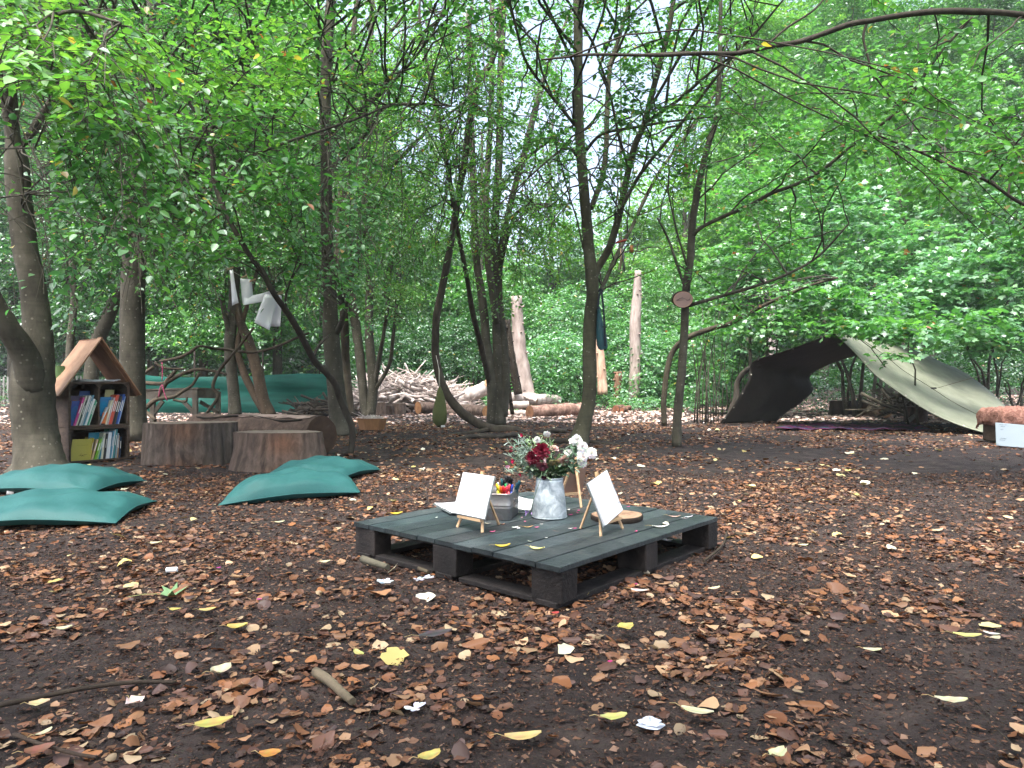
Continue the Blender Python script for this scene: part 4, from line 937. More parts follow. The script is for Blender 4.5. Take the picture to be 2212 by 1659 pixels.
for a in [('yellow felt pen with its end up, foremost left in the tin',640,588,0,(.75,.62,.02),None,.12,(-.12,0)),
          ('yellow felt pen leaning beside the foremost yellow one',655,610,0,(.78,.66,.05),None,.11,(-.2,.0)),
          ('orange felt pen right of the yellow ones',668,610,0,(.80,.16,.02),None,.11,(-.16,0)),
          ('dark orange felt pen between the orange and the red',683,618,0,(.72,.10,.02),None,.11,(-.1,.0)),
          ('bright red felt pen in the middle front of the tin',702,612,0,(.62,.02,.03),None,.12,(-.12,0)),
          ('second red felt pen leaning over the front of the tin',718,622,0,(.60,.02,.025),None,.12,(.08,0)),
          ('pinkish red felt pen right of the two reds',742,612,0,(.75,.05,.10),None,.12,(.1,0)),
          ('coral red felt pen just left of the blue one',768,597,0,(.78,.08,.10),None,.12,(.12,.02)),
          ('blue felt pen at the right front of the tin',796,598,0,(.03,.07,.45),None,.12,(.14,.02)),
          ('pale grey capped pen at the left rim of the tin',652,576,0,(.45,.5,.5),None,.12,(-.1,.03),.0048,3.47),
          ('green felt pen with a cap lying across the middle of the tin',728,590,0,(.02,.30,.08),None,.11,(-.06,.03),.0055,3.46),
          ('dark green marker at the left back of the tin',685,540,0,(.02,.10,.11),None,.13,(-.2,.1),.006,3.5),
          ('black marker at the back of the tin, tallest',735,508,0,(.012,.012,.014),None,.14,(-.1,.1),.008,3.53),
          ('black marker leaning right of the tallest one',765,515,0,(.012,.012,.014),None,.14,(.0,.1),.008,3.54),
          ('black marker behind the two tall black ones',785,530,0,(.015,.015,.018),None,.13,(.1,.1),.008,3.56),
          ('short black marker in front of the tall black ones',712,545,0,(.012,.012,.014),None,.12,(-.2,.05),.007,3.5),
          ('dark teal marker at the right back corner of the tin',868,560,0,(.015,.10,.14),None,.13,(.3,.12),.0075,3.56),
          ('second dark teal marker leaning over the right rim',845,582,0,(.015,.08,.12),None,.13,(.26,.1),.0075,3.53)]: pen(*a)

# ------------------------------------------------------------------ easels, clipboards, paper
def bar(mb, a, b, wd, th, col=(1,1,1), up=(0,0,1)):
    a, b = Vector(a), Vector(b); d = (b-a).normalized(); u = Vector(up); u = (u-d*u.dot(d)).normalized(); l = d.cross(u); M = Matrix((l, u, d)).transposed()
    mb.box((a+b)/2, (wd, th, (b-a).length), M=M, col=col, jit=.0004)
def easel(label, foot_l, foot_r, back, h=.245, paper=None, flip=1, size=(.155,.185), roll=0, plabel='', clabel='', back_only=False):
    fl, fr = Vector(foot_l), Vector(foot_r); mid = (fl+fr)/2; fr_ = Frame((mid.x, mid.y, TZ+.001), fr-fl)
    if fr_.y.dot(Vector(back)-mid) < 0: fr_ = Frame(fr_.o, fl-fr)
    w_ = (fr-fl).length/2; by = fr_.y.dot(Vector(back)-mid); bx = fr_.x.dot(Vector(back)-mid)
    root = thing('small_easel', fr_.o, label, 'easel')
    for s_ in (-1, 1):
        mb = MB(); bar(mb, fr_(s_*w_,0,0), fr_(s_*.014,.062,h*.93), .012, .008, col=(random.uniform(.9,1.1),)*3, up=tuple(-fr_.y)); mb.build('leg', M_wood, root, bevel=.0006)
    mb = MB(); bar(mb, fr_(bx,by,0), fr_(0,.068,h*.90), .011, .008, up=tuple(fr_.y)); mb.build('leg', M_wood, root, bevel=.0006)
    mb = MB(); bar(mb, fr_(0,.070,h*.84), fr_(0,.079,h*1.03), .018, .010, up=tuple(-fr_.y), col=(1.1,1.1,1)); mb.build('head_block', M_wood, root, bevel=.001)
    mb = MB(); bar(mb, fr_(-.078,.004,.052), fr_(.078,.004,.052), .012, .022, up=tuple(-fr_.y)); mb.build('ledge', M_wood, root, bevel=.0006)
    # clipboard leaning on the ledge
    tl = Vector((0, .060, h*.93-.052)).normalized(); zax = fr_.y*tl.y+fr_.z*tl.z; nrm_ = fr_.x.cross(zax)  # towards the front
    c0 = fr_(0,-.004,.060); W2, H2 = size
    M_ = Matrix.Rotation(roll, 3, nrm_)
    ax, az = M_ @ fr_.x, M_ @ zax
    def q(a, b, t): return c0+ax*a+az*b+nrm_*t
    cb = thing('clipboard', q(0,0,0), clabel, 'clipboard'); mb = MB()
    M3 = Matrix((ax, nrm_, az)).transposed(); mb.box(q(0,H2/2+.002,.0), (W2+.012, .003, H2+.006), M=M3, col=(.32,.2,.15)); mb.build('board', M_board if flip > 0 else M_matte, cb, bevel=.001)
    mb = MB(); sx = flip*(W2/2-.006)
    mb.tube([q(sx-flip*.010,H2*.22,.006), q(sx+flip*.002,H2*.24,.009), q(sx+flip*.002,H2*.74,.009), q(sx-flip*.010,H2*.76,.006)], .0013, 5)
    mb.tube([q(sx+flip*.006,H2*.2,.004), q(sx+flip*.006,H2*.8,.004)], .0022, 6)
    mb.tube([q(sx-flip*.010,H2*.22,.006), q(sx-flip*.018,H2*.38,.006), q(sx-flip*.010,H2*.5,.007)], .0013, 5)
    mb.build('clip', M_metal, cb)
    pp = thing('paper_pad', q(0,0,0), plabel, 'paper'); mb = MB()
    for s in range(4):
        rows = []
        for i in range(7):
            b = i/6
            rows.append([q(-W2/2+W2*(j/5)+.0015*s*(1-b), H2*b+.004, .0030+.0009*s+.004*s*(1-b)*(1-j/5)**2*.5) for j in range(6)])
        mb.grid(rows)
    mb.build('sheets', M_paper, pp)
easel('small wooden table easel with a sheet of white paper, left of the pen tin', TG(987.7,1139), TG(1042,1151.2), TG(1077.6,1133.6), .248, size=(.210,.190), roll=0,
      plabel='blank white paper pad on the left easel', clabel='clipboard holding paper on the left easel')
easel('small wooden table easel turned to the right, in front of the wood slice', TG(1298,1159.3), TG(1298,1159.3)+Vector((.120,.165,0)), TG(1254,1142), .255, size=(.20,.195), roll=.20,
      plabel='blank white paper pad on the right easel, curling at its lower edge', clabel='clipboard holding paper on the right easel')
_b = TG(1255.7,1096.9); _m = _b+Vector((-.055,.135,0)); _x = Vector((-.89,-.45,0))
easel('small wooden table easel seen from behind, beyond the vase', _m+_x*.075, _m-_x*.075, _b, .25, size=(.165,.165), flip=-1,
      plabel='paper pad seen edge on, on the easel behind the vase', clabel='clipboard seen from its back behind the vase')
def flat_sheet(name, label, cat, pix, z, m=M_paper, th=.0012, curl=.0, par=None, col=(1,1,1)):
    pts = [G(x, y, TZ+z) for x, y in pix]; c = sum(pts, Vector())/len(pts); mb = MB()
    n = 6; rows = []
    for i in range(n+1):
        a = pts[0].lerp(pts[3], i/n); b = pts[1].lerp(pts[2], i/n)
        rows.append([a.lerp(b, j/n)+Vector((0,0,.001+curl*(abs(j/n-.5)*2)**2)) for j in range(n+1)])
    mb.grid(rows, col=col)
    if par is None: root = thing(name, c, label, cat); return root, mb.build('sheet' if 'paper' in name else 'board', m, root, solid=th)
    return par, mb.build('sheet', m, par, solid=th)
flat_sheet('paper_sheet', 'white paper lying flat between the pen tin and the vase', 'paper', [(1118,1073),(1152,1081),(1147,1104),(1112,1098)], .001, curl=.004)
for k, (px_, lb) in enumerate((([(934,1089),(985,1086),(1010,1098),(962,1106)], 'clipboard lying flat behind the left easel, the farther of two'), ([(950,1098),(1000,1094),(1020,1108),(972,1110)], 'clipboard with paper lying flat under the left easel, the nearer of two'))):
    r_, b_ = flat_sheet('clipboard', lb, 'clipboard', px_, .001+.008*k, m=M_board, th=.003)
    pts = [G(x+3, y, TZ+.006+.008*k) for x, y in px_]; flat_sheet('x', None, None, [(x+4, y-1) for x, y in px_], .005+.008*k, par=r_, curl=.003)
    mb = MB(); a, b = pts[0].lerp(pts[3], .3), pts[0].lerp(pts[3], .8); mb.tube([a, a+Vector((.012,0,.008)), b+Vector((.012,0,.008)), b], .0016, 5); mb.tube([a+Vector((.02,.0,.004)), b+Vector((.02,0,.004))], .0022, 5); mb.build('clip', M_metal, r_)
# slice of wood
sc = TG(1327, 1115); sc = Vector((sc.x, 3.42, TZ+.001)); root = thing('wood_slice', sc, 'round slice of wood with bark edge lying on the pallet behind the right easel', 'wood slice')
M_rings = mat('cut_wood', [(.16,.095,.06),(.27,.17,.11),(.34,.23,.155)], scale=9, rough=.75, bump=.3, attr=True)
mb = MB(); ang = [2*PI*i/40 for i in range(40)]; rr = [.124*(1+.05*math.sin(2*a+.5)+.02*math.sin(5*a)) for a in ang]
top = [sc+Vector((math.cos(a)*r, math.sin(a)*r, .024)) for a, r in zip(ang, rr)]; ctr = [sc+Vector((0,0,.0245))]
prev = None; idx = []
vs = ctr[:]; cs = [(.8,.75,.7)]; fs = []
for ri in range(1, 9):
    for k in range(40): vs.append(sc+(top[k]-sc-Vector((0,0,.024)))*(ri/8*.965)+Vector((0,0,.0245))); cs.append((1.05,1.05,1.05) if ri % 2 else (.78,.76,.74))
fs = [(0,1+k,1+(k+1)%40) for k in range(40)]+[(1+(r-1)*40+k, 1+r*40+k, 1+r*40+(k+1)%40, 1+(r-1)*40+(k+1)%40) for r in range(1,8) for k in range(40)]
mb.add(vs, fs, cs, False); mb.build('cut_face', M_rings, root)
mb = MB(); rows = [[sc+(t-sc-Vector((0,0,.024)))*f+Vector((0,0,z)) for t in top+[top[0]]] for f, z in ((.965,.0245),(1,.022),(1.01,.012),(.99,0))]; mb.grid(rows, col=(.45,.38,.34)); mb.build('bark', M_barkd, root)
# petals and leaves on the table
def leafthing(name, label, pos, L, Wd, col, rot, curl=.3, lift=0.0, group=None, cat='petal', m=None):
    pos = Vector(pos); root = thing(name, pos, label, cat, group); d = Vector((math.cos(rot), math.sin(rot), .05)); l = Vector((-math.sin(rot), math.cos(rot), 0)); mb = MB(); rows = []
    for i in range(7):
        t = i/6; w_ = Wd*math.sin(PI*(t*.9+.06))**.8*(1+random.uniform(-.22,.16)); rows.append([pos+d*(L*(t-.5))+l*(w_*(j/4-.5))+Vector((0,0,.0015+lift+curl*L*((t-.5)**2+1.2*(j/4-.5)**2*(Wd/L))+random.uniform(0,.0006))) for j in range(5)])
    cc = [tuple(c_*random.uniform(.72,1.04)*(.8 if abs(j-2) == 0 else 1) for c_ in col) for i in range(7) for j in range(5)]
    mb.grid(rows, col=cc); mb.build('blade' if cat == 'leaf' else 'petal', m or M_petal, root)
    if cat == 'leaf': mb = MB(); a = pos-d*(L*.5)+Vector((0,0,.002+curl*L*.25)); mb.tube([a, a-d*L*.2+l*L*.08+Vector((0,0,.004)), a-d*L*.4+l*L*.1+Vector((0,0,.001))], .0008, 4, col=(.4,.3,.15)); mb.build('leaf_stalk', M_litter, root)
def Z3(zx, zy): return TG(760+zx*.3672+0.0, 898.6+zy*.3672)
PKC, WHC = (.62,.13,.26), (.78,.78,.76)
for zx, zy, L, Wd, col, rot, lb in [
    (828,684,.026,.02,PKC,.2,'pink petal in front of the left easel'),(1088,658,.022,.018,PKC,.0,'pink petal in the middle at the right of the tissue'),(1312,664,.018,.014,(.7,.1,.3),.3,'pink petal at the back foot of the right easel'),
    (1288,584,.022,.018,(.7,.1,.3),.5,'pink petal right of the foot of the vase'),(1334,558,.018,.012,(.7,.08,.28),1,'pink petal farther back between vase and right easel'),(1328,572,.016,.012,(.7,.1,.3),2,'small pink petal beside the one between vase and easel'),
    (1626,536,.022,.012,(.7,.1,.3),.4,'pink petal behind the wood slice'),(1672,681,.018,.014,(.7,.1,.26),.8,'pink petal in front of the wood slice on the right'),(1018,624,.014,.01,PKC,1.3,'tiny pink petal in front of the fallen purple flower'),(1000,600,.012,.01,(.6,.3,.4),1.3,'tiny mauve petal beside the fallen purple flower'),
    (960,659,.03,.02,WHC,.2,'white petal in the middle at the left of the row'),(980,664,.022,.018,WHC,1.2,'white petal touching the one at the left of the row'),(1144,719,.012,.009,WHC,.2,'tiny white petal on the nearer boards'),(1115,639,.016,.008,WHC,.0,'thin white petal in front of the vase'),
    (1274,554,.022,.014,WHC,.6,'white petal behind the right side of the vase'),(1286,665,.02,.010,WHC,.1,'white petal left of the back foot of the right easel'),(498,600,.02,.008,WHC,1.3,'small white petal at the left on the dark boards'),
    (1048,740,.024,.007,(.5,.5,.42),2.6,'thin pale curl near the front boards'),(1560,590,.018,.014,(.7,.5,.4),.3,'cream petal lying on the wood slice'),(1980,596,.05,.014,(.62,.63,.6),.2,'pale grey shred near the right corner of the pallet'),(1960,604,.04,.010,(.62,.63,.6),-.3,'second pale shred near the right corner of the pallet'),
    (1200,680,.03,.006,(.3,.22,.2),2.7,'dark thin stalk on the boards in front of the vase')]:
    leafthing('petal', lb, Z3(zx, zy)+(Vector((0,0,.025)) if zy == 590 else Vector()), L, Wd, col, rot, .35, group='petals on the pallet')
for zx, zy, L, Wd, col, rot, lb in [
    (262,580,.060,.040,(.62,.45,.05),.2,'curled yellow leaf on the left of the pallet'),(888,771,.062,.032,(.62,.50,.06),.1,'yellow leaf on the front boards of the pallet'),(1090,786,.066,.030,(.66,.66,.26),-.5,'pale lemon leaf nearest the front corner of the pallet'),
    (1036,658,.046,.02,(.36,.22,.10),.1,'brown curled leaf between the white and pink petals'),(1900,596,.060,.02,(.50,.34,.26),-.2,'pinkish dry leaf near the right corner of the pallet'),(1818,657,.08,.028,(.55,.58,.50),.1,'pale grey green leaf at the right edge of the boards'),
    (1845,638,.04,.028,(.62,.63,.52),1.2,'cream upright leaf at the right edge of the boards'),(800,637,.03,.02,(.55,.52,.42),-.3,'small pale leaf beside the left easel'),(890,640,.02,.016,(.28,.13,.08),.3,'small brown leaf in front of the tin'),(1010,575,.045,.026,(.36,.36,.36),.1,'grey crumpled leaf behind the fallen purple flower')]:
    leafthing('fallen_leaf', lb, Z3(zx, zy), L, Wd, col, rot, .45, cat='leaf', m=M_litter, group='leaves on the pallet')
# ------------------------------------------------------------------ book house
bl = Vector((-4.44, 7.05, 0)); BW, BD = .57, .40
bf = Frame(bl, (.64,.77,0))
root = thing('book_house', bl, 'wooden crate bookcase with a pitched plywood roof, full of picture books', 'bookcase')
th = .014
def crate(z0, z1, divider):
    mb = MB()
    for x in (0, BW): bf.box(mb, (x+(th/2 if x == 0 else -th/2), BD/2, (z0+z1)/2), (th, BD, z1-z0), jit=.001)
    mb.build('side_panel', M_crate, root, bevel=.002)
    mb = MB(); bf.box(mb, (BW/2, BD/2, z0+th/2), (BW-2*th-.001, BD, th)); mb.build('shelf', M_crate, root, bevel=.002)
    mb = MB(); bf.box(mb, (BW/2, BD/2, z1-th/2), (BW-2*th-.001, BD, th)); mb.build('top_board', M_crate, root, bevel=.002)
    mb = MB(); bf.box(mb, (BW/2, BD-.006, (z0+z1)/2), (BW-2*th-.002, .008, z1-z0-2*th-.002)); mb.build('back_board', M_crate, root)
    xs = [(th, 1), (BW-th, -1)]
    if divider:
        mb = MB(); bf.box(mb, (BW*.5, BD/2, (z0+z1)/2), (.014, BD-.02, z1-z0-2*th-.001)); mb.build('divider', M_crate, root, bevel=.002)
        xs += [(BW*.5-.007, -1), (BW*.5+.007, 1)]
    mb = MB(); g = .045
    for x, s in xs:
        tri = [(x, z1-th), (x+s*g, z1-th), (x, z1-th-g)]
        a = [bf(p[0], .0, p[1]) for p in tri]; b = [bf(p[0], .012, p[1]) for p in tri]
        mb.add(a+b, [(0,1,2),(5,4,3),(0,3,4,1),(1,4,5,2),(2,5,3,0)])
    mb.build('corner_gusset', M_crate, root)
    mb = MB()
    for x in (th*.5, BW-th*.5): bf.box(mb, (x, -.007, (z0+z1)/2), (th+.008, .012, z1-z0-.004))
    bf.box(mb, (BW/2, -.0065, z0+.010), (BW-2*th-.012, .011, .020)); bf.box(mb, (BW/2, -.0065, z1-.010), (BW-2*th-.012, .011, .018))
    mb.build('front_trim', M_crate, root, bevel=.001)
crate(.005, .356, False); crate(.360, .820, True)
# roof: two plywood slopes with an inner batten
RZ, EZ = 1.285, .685
for s_, nm in ((-1, 'roof_panel'), (1, 'roof_panel')):
    cx = BW/2; mb = MB(); ex = cx+s_*.395
    for y0, y1, off in ((-.06, .035, .0), (.037, .54, .012)):
        a, b = bf(cx-.0*s_, y0, RZ-off), bf(ex, y0, EZ-off); c, d = bf(ex, y1, EZ-off), bf(cx, y1, RZ-off)
        n = (b-a).cross(d-a).normalized()*(.013*(-s_ if False else 1));
        if n.z > 0: n = -n
        vs = [a,b,c,d]+[v+n for v in (a,b,c,d)]
        mb.add(vs, [(0,1,2,3),(7,6,5,4),(0,4,5,1),(1,5,6,2),(2,6,7,3),(3,7,4,0)], (1,1,1) if s_ < 0 else (.8,.7,.62))
    mb.build(nm, M_roof, root, bevel=.001)
# books
def book(label, x, z, lean, h, t, d, col, y=.03, cover=(.8,.8,.78), group='picture books on the shelves', rotz=0):
    """standing book: x of the bottom of its spine in the shelf, leaning to the right"""
    o = bf(x, y, z+.003); q = Frame(o, bf.x*math.cos(lean)-bf.z*math.sin(lean), (bf.z*math.cos(lean)+bf.x*math.sin(lean)))
    rt = thing('book', o, label, 'book', group)
    mb = MB(); q.box(mb, (t/2, .001, h/2), (t, .004, h), col=col); q.box(mb, (.0008, d/2, h/2), (.0016, d, h), col=tuple(min(1, c*1.05) for c in col)); q.box(mb, (t-.0008, d/2, h/2), (.0016, d, h), col=col); mb.build('cover', M_plastic, rt); cv = bpy.data.objects[-1] if False else rt.children[0]
    mb = MB(); q.box(mb, (t/2, d/2, h/2), (max(.001, t-.004), d-.008, h-.008), col=(.8,.78,.72)); mb.build('pages', M_matte, rt)
    if t > .007:
        mb = MB(); q.box(mb, (t/2, -.0022, h*.62), (t*.45, .0016, h*.35), col=cover); mb.build('spine_title', M_matte, cv)
def faced(label, x0, x1, z, h, col, y, col2=None, tilt=.12, kind=None, lean=.16):
    """book facing out"""
    rt = thing('book', bf(x0, y, z), label, 'book', 'picture books on the shelves'); mb = MB()
    def c(a, b, t=0): return bf(x0+(x1-x0)*a+lean*h*b, y+tilt*h*b+t, z+.004+h*b)
    mb.add([c(0,0),c(1,0),c(1,1),c(0,1),c(0,0,.006),c(1,0,.006),c(1,1,.006),c(0,1,.006)], [(0,1,2,3),(7,6,5,4),(0,4,5,1),(1,5,6,2),(2,6,7,3),(3,7,4,0)], col); mb.build('cover', M_plastic, rt)
    if kind == 'bee':
        mb = MB()
        for (a, b, w_, h_) in ((.50,.25,.07,.035),(.60,.235,.09,.03),(.70,.25,.10,.02),(.78,.265,.09,.012),(.56,.19,.06,.014),(.66,.18,.05,.010),(.44,.22,.05,.012),(.52,.31,.03,.02)):
            k = [c(a-w_/2,b-h_/2,-.0006),c(a+w_/2,b-h_/3,-.0006),c(a+w_/2.2,b+h_/2,-.0006),c(a-w_/2.4,b+h_/2.4,-.0006)]; mb.add(k, [(0,1,2,3)], (.02,.02,.015))
        for i in range(14):
            a = .30+i*.038; hh = .010 if i % 4 else .018
            if i == 3: continue
            mb.add([c(a,.70,-.0006),c(a+.022,.70,-.0006),c(a+.022,.70+hh,-.0006),c(a,.70+hh,-.0006)], [(0,1,2,3)], (.16,.16,.03))
        mb.build('cover_print', M_matte, rt.children[0])
    elif col2:
        mb = MB(); ctr = c(.3,.5,-.0006); vs = [ctr]; n = 20
        for i in range(n): vs.append(c(.3+.38*math.cos(2*PI*i/n)*.75, .5+.30*math.sin(2*PI*i/n), -.0006))
        mb.add(vs, [(0,1+i,1+(i+1) % n) for i in range(n)], col2); mb.build('cover_print', M_matte, rt)
z1, z2 = .374, .019
L1 = .30
faced('dark blue picture book facing out with a pale circle, left upper shelf', .018, .155, z1, .25, (.02,.06,.30), .05, (.04,.14,.36))
faced('dark book with a purple and orange cover behind the blue one', .02, .17, z1+.10, .20, (.06,.03,.08), .09, (.25,.10,.05))
faced('royal blue tall book at the back of the left upper shelf', .12, .22, z1+.06, .29, (.03,.08,.25), .16)
for lb, x, h, t, col in [('bright pink spined book leaning on the left upper shelf',.055,.30,.016,(.62,.08,.30)),('cream spined book right of the pink one',.076,.315,.012,(.62,.58,.48)),
    ('dark green spined thin book left upper shelf',.092,.27,.011,(.02,.06,.04)),('white spined book with frayed edge left upper shelf',.108,.32,.013,(.66,.68,.68)),('grey spined book left upper shelf',.124,.31,.010,(.38,.42,.46)),
    ('teal blue patterned spined book left upper shelf',.138,.325,.014,(.10,.25,.33)),('white wide spined book near the divider',.156,.285,.018,(.70,.74,.74)),('emerald green spined book touching the divider',.178,.27,.012,(.02,.30,.17)),('thin pale green book next to the divider',.192,.25,.008,(.35,.50,.40))]:
    book(lb, x, z1, L1, h, t, .22, col)
faced('sky blue picture book facing out on the right upper shelf', .30, .42, z1+.085, .20, (.02,.22,.50), .08, (.03,.30,.60))
faced('orange picture book facing out at the bottom of the right upper shelf', .315, .375, z1+.01, .115, (.62,.14,.02), .035)
faced('pale yellow book standing at the back of the right upper shelf', .36, .45, z1+.05, .31, (.62,.58,.25), .15)
book('grey book with white pages at the left of the right upper shelf', .292, z1, .42, .20, .012, .2, (.55,.55,.56))
for lb, x, h, t, col in [('cream card book at the foot of the right upper shelf',.35,.26,.014,(.64,.58,.42)),('faded pink grey spined book right upper shelf',.368,.29,.012,(.50,.38,.38)),('scarlet spined book right upper shelf',.384,.315,.014,(.66,.09,.05)),
    ('second red spined book beside the scarlet one',.401,.32,.012,(.55,.10,.07)),('black spined book right upper shelf',.418,.31,.017,(.02,.02,.022)),('dark patterned spined book right upper shelf',.438,.30,.012,(.07,.06,.05)),
    ('cobalt blue spined book right upper shelf',.454,.325,.016,(.03,.09,.36)),('light blue spined book, last on the right upper shelf',.473,.30,.010,(.25,.36,.60))]:
    book(lb, x, z1, .24, h, t, .22, col)
faced('mustard yellow book facing out with a small black insect on its cover', .016, .20, z2, .215, (.42,.36,.045), .02, kind='bee', lean=.16)
faced('turquoise picture book facing out behind the bottom row', .20, .33, z2+.06, .21, (.02,.24,.36), .11, (.05,.34,.48))
faced('green topped picture book standing at the back of the bottom shelf', .36, .46, z2+.06, .24, (.10,.30,.22), .15)
for lb, x, h, t, col, ln in [('yellow edged book next to the mustard one',.202,.225,.008,(.68,.55,.08),.16),('cream and orange spined book on the bottom shelf',.216,.215,.017,(.60,.42,.26),.26),('bright lime green spined book on the bottom shelf',.246,.215,.018,(.24,.52,.05),.26),
    ('pale green book right of the lime one',.27,.23,.012,(.34,.54,.26),.24),('teal spined book on the bottom shelf',.29,.25,.012,(.02,.22,.34),.18),('cream thick spined book on the bottom shelf',.306,.27,.022,(.62,.60,.46),.10),
    ('dark spined book in the middle of the bottom shelf',.336,.26,.014,(.03,.035,.04),.10),('white thick book on the bottom shelf',.356,.275,.034,(.72,.75,.80),.10),('light blue spined book right of the white thick one',.394,.285,.012,(.12,.34,.52),.12),
    ('thin white book on the bottom shelf towards the right',.409,.30,.010,(.66,.72,.74),.12),('blue green tall book near the right end of the bottom shelf',.424,.305,.012,(.08,.32,.34),.12),('grey spined book near the right end of the bottom shelf',.446,.26,.014,(.32,.38,.42),.10),
    ('tan and brown spined book on the bottom shelf',.464,.235,.010,(.42,.26,.16),.08),('dark navy book at the right end of the bottom shelf',.484,.22,.014,(.02,.04,.08),.06)]:
    book(lb, x, z2, ln, h, t, .22, col)
# papers on top of the shelf
for k, (dx, rz, c, lb) in enumerate(((.0,.1,(.42,.42,.40),'grey folder at the bottom of the papers under the roof'),(.02,-.12,(.62,.63,.66),'white crumpled papers lying under the roof'),(.06,.06,(.55,.58,.62),'thin magazine on top of the papers under the roof'))):
    rt = thing('papers', bf(.28, .1, .822), lb, 'papers', 'papers lying under the roof'); mb = MB(); rows = []
    for i in range(9): rows.append([bf(.10+dx+.34*i/8, .02+.2*j/4+rz*.1*i/8, .824+.008*k+.004*math.sin(i*1.3+j+k)+(.006 if i in (0,8) else 0)) for j in range(5)])
    mb.grid(rows, col=c); mb.build('sheet', M_matte, rt, solid=.005)
# green cloth bag hanging between trunk and book house
rt = thing('cloth_bag', P(131,800,7.3), 'dark green cloth hanging between the forked tree and the book house', 'bag'); mb = MB(); rows = []
M_cloth = mat('olive_cloth', [(.07,.10,.05),(.10,.14,.07)], scale=6, rough=.85, bump=.3, attr=True)
for i in range(10):
    t = i/9; y = 790+t*68; wv = 10+6*math.sin(t*PI); rows.append([P(129+4*t+wv*math.cos(a)*1.0, y, 7.35+.05*math.sin(a)+.01*math.sin(a*5+i)) for a in [2*PI*j/14 for j in range(15)]])
mb.grid(rows, col=(.8,1,.7)); mb.build('cloth', M_cloth, rt)

# ------------------------------------------------------------------ floor cushions
M_cush = mat('teal_canvas', [(.010,.066,.067),(.017,.090,.088),(.013,.076,.075)], scale=2.2, detail=4, rough=.62, bump=.22, bscale=7, attr=True, spec=.3, bdist=.03)
def cushion(label, F_, R_, BR_, BL_, h=.15, tagp=None, seed=1, pk=(0,0)):
    r_ = random.Random(seed); F_, R_, BR_, BL_ = [Vector((*q, 0)) for q in (F_, R_, BR_, BL_)]
    root = thing('floor_cushion', (F_+R_+BR_+BL_)/4, label, 'cushion', 'teal floor cushions'); n = 30
    ph = [r_.uniform(0, 6.3) for _ in range(8)]
    for side, nm in ((1, 'top_cover'), (-1, 'base_cover')):
        rows = []
        for i in range(n+1):
            row = []
            for j in range(n+1):
                u, v = i/n*2-1, j/n*2-1
                k = (1-abs(u)**2.6)*(1-abs(v)**2.6); b = max(0, k)**.42
                pin = .025*(1-u*u)*abs(v)**3, .025*(1-v*v)*abs(u)**3
                x = (u*(1-pin[1]) + 1)/2; y = (v*(1-pin[0])+1)/2; pq = F_.lerp(R_, x).lerp(BL_.lerp(BR_, x), y); sm = .014+.030*(1-abs(u*v)**1.5)
                edge = min(1, 4*min(1-abs(u), 1-abs(v)))
                w_ = .015*math.sin(9*u+ph[0]+3*v)*(1-b*.6)+.012*math.sin(11*v+ph[1]-4*u)*(1-b*.6)+.008*math.sin(4*u+6*v+ph[2])
                cr = .010*math.sin(26*math.atan2(v, u)+ph[3])*(max(abs(u), abs(v))**4)*edge
                bias = 1+.28*math.cos(1.4*(u-pk[0]))*math.cos(1.4*(v-pk[1]))-.16
                z = (sm+h*.95*b*bias+(w_+cr)*edge) if side > 0 else (sm-.034*min(1, b*2.2)+w_*.25*edge)
                cor = abs(u*v)**5; z = z+.0*cor
                row.append(pq+Vector((0,0,max(.004, z))))
            rows.append(row)
        mb = MB(); mb.grid(rows if side > 0 else rows[::-1]); part = mb.build(nm, M_cush, root); tpart = part if side > 0 else tpart
        if side > 0:
            mb = MB(); ring = [rows[i][0] for i in range(n+1)]+[rows[n][j] for j in range(1, n+1)]+[rows[i][n] for i in range(n-1, -1, -1)]+[rows[0][j] for j in range(n-1, -1, -1)]
            mb.tube(ring, .0035, 5, cap=False); mb.build('seam_piping', M_cush, part)
    if tagp:
        t = P(*tagp); mb = MB(); mb.grid([[t+Vector((x, -.012*zz/.07, -zz)) for x in (-.026, 0, .026)] for zz in (0, .035, .07)], col=(.85,.86,.85)); mb.build('care_tag', M_matte, tpart, solid=.001)
cushion('teal floor cushion with a white tag, at the left edge below the book house', (-3.02,5.02), (-2.97,5.72), (-3.9,5.95), (-4.05,5.2), .115, tagp=(24,1047,5.17), seed=3)
cushion('teal floor cushion nearest the viewer at the left edge', (-2.24,3.98), (-2.38,4.72), (-3.35,4.7), (-3.2,3.85), .085, seed=5)
cushion('pointed teal floor cushion in the middle, left of the pallet', (-1.90,4.55), (-1.10,5.10), (-1.28,5.62), (-1.97,5.2), .125, seed=8, pk=(-.25,-.1))
cushion('teal floor cushion behind the pointed one, beside the log seat', (-1.42,5.76), (-1.20,6.46), (-1.9,6.75), (-2.12,6.0), .095, seed=12)

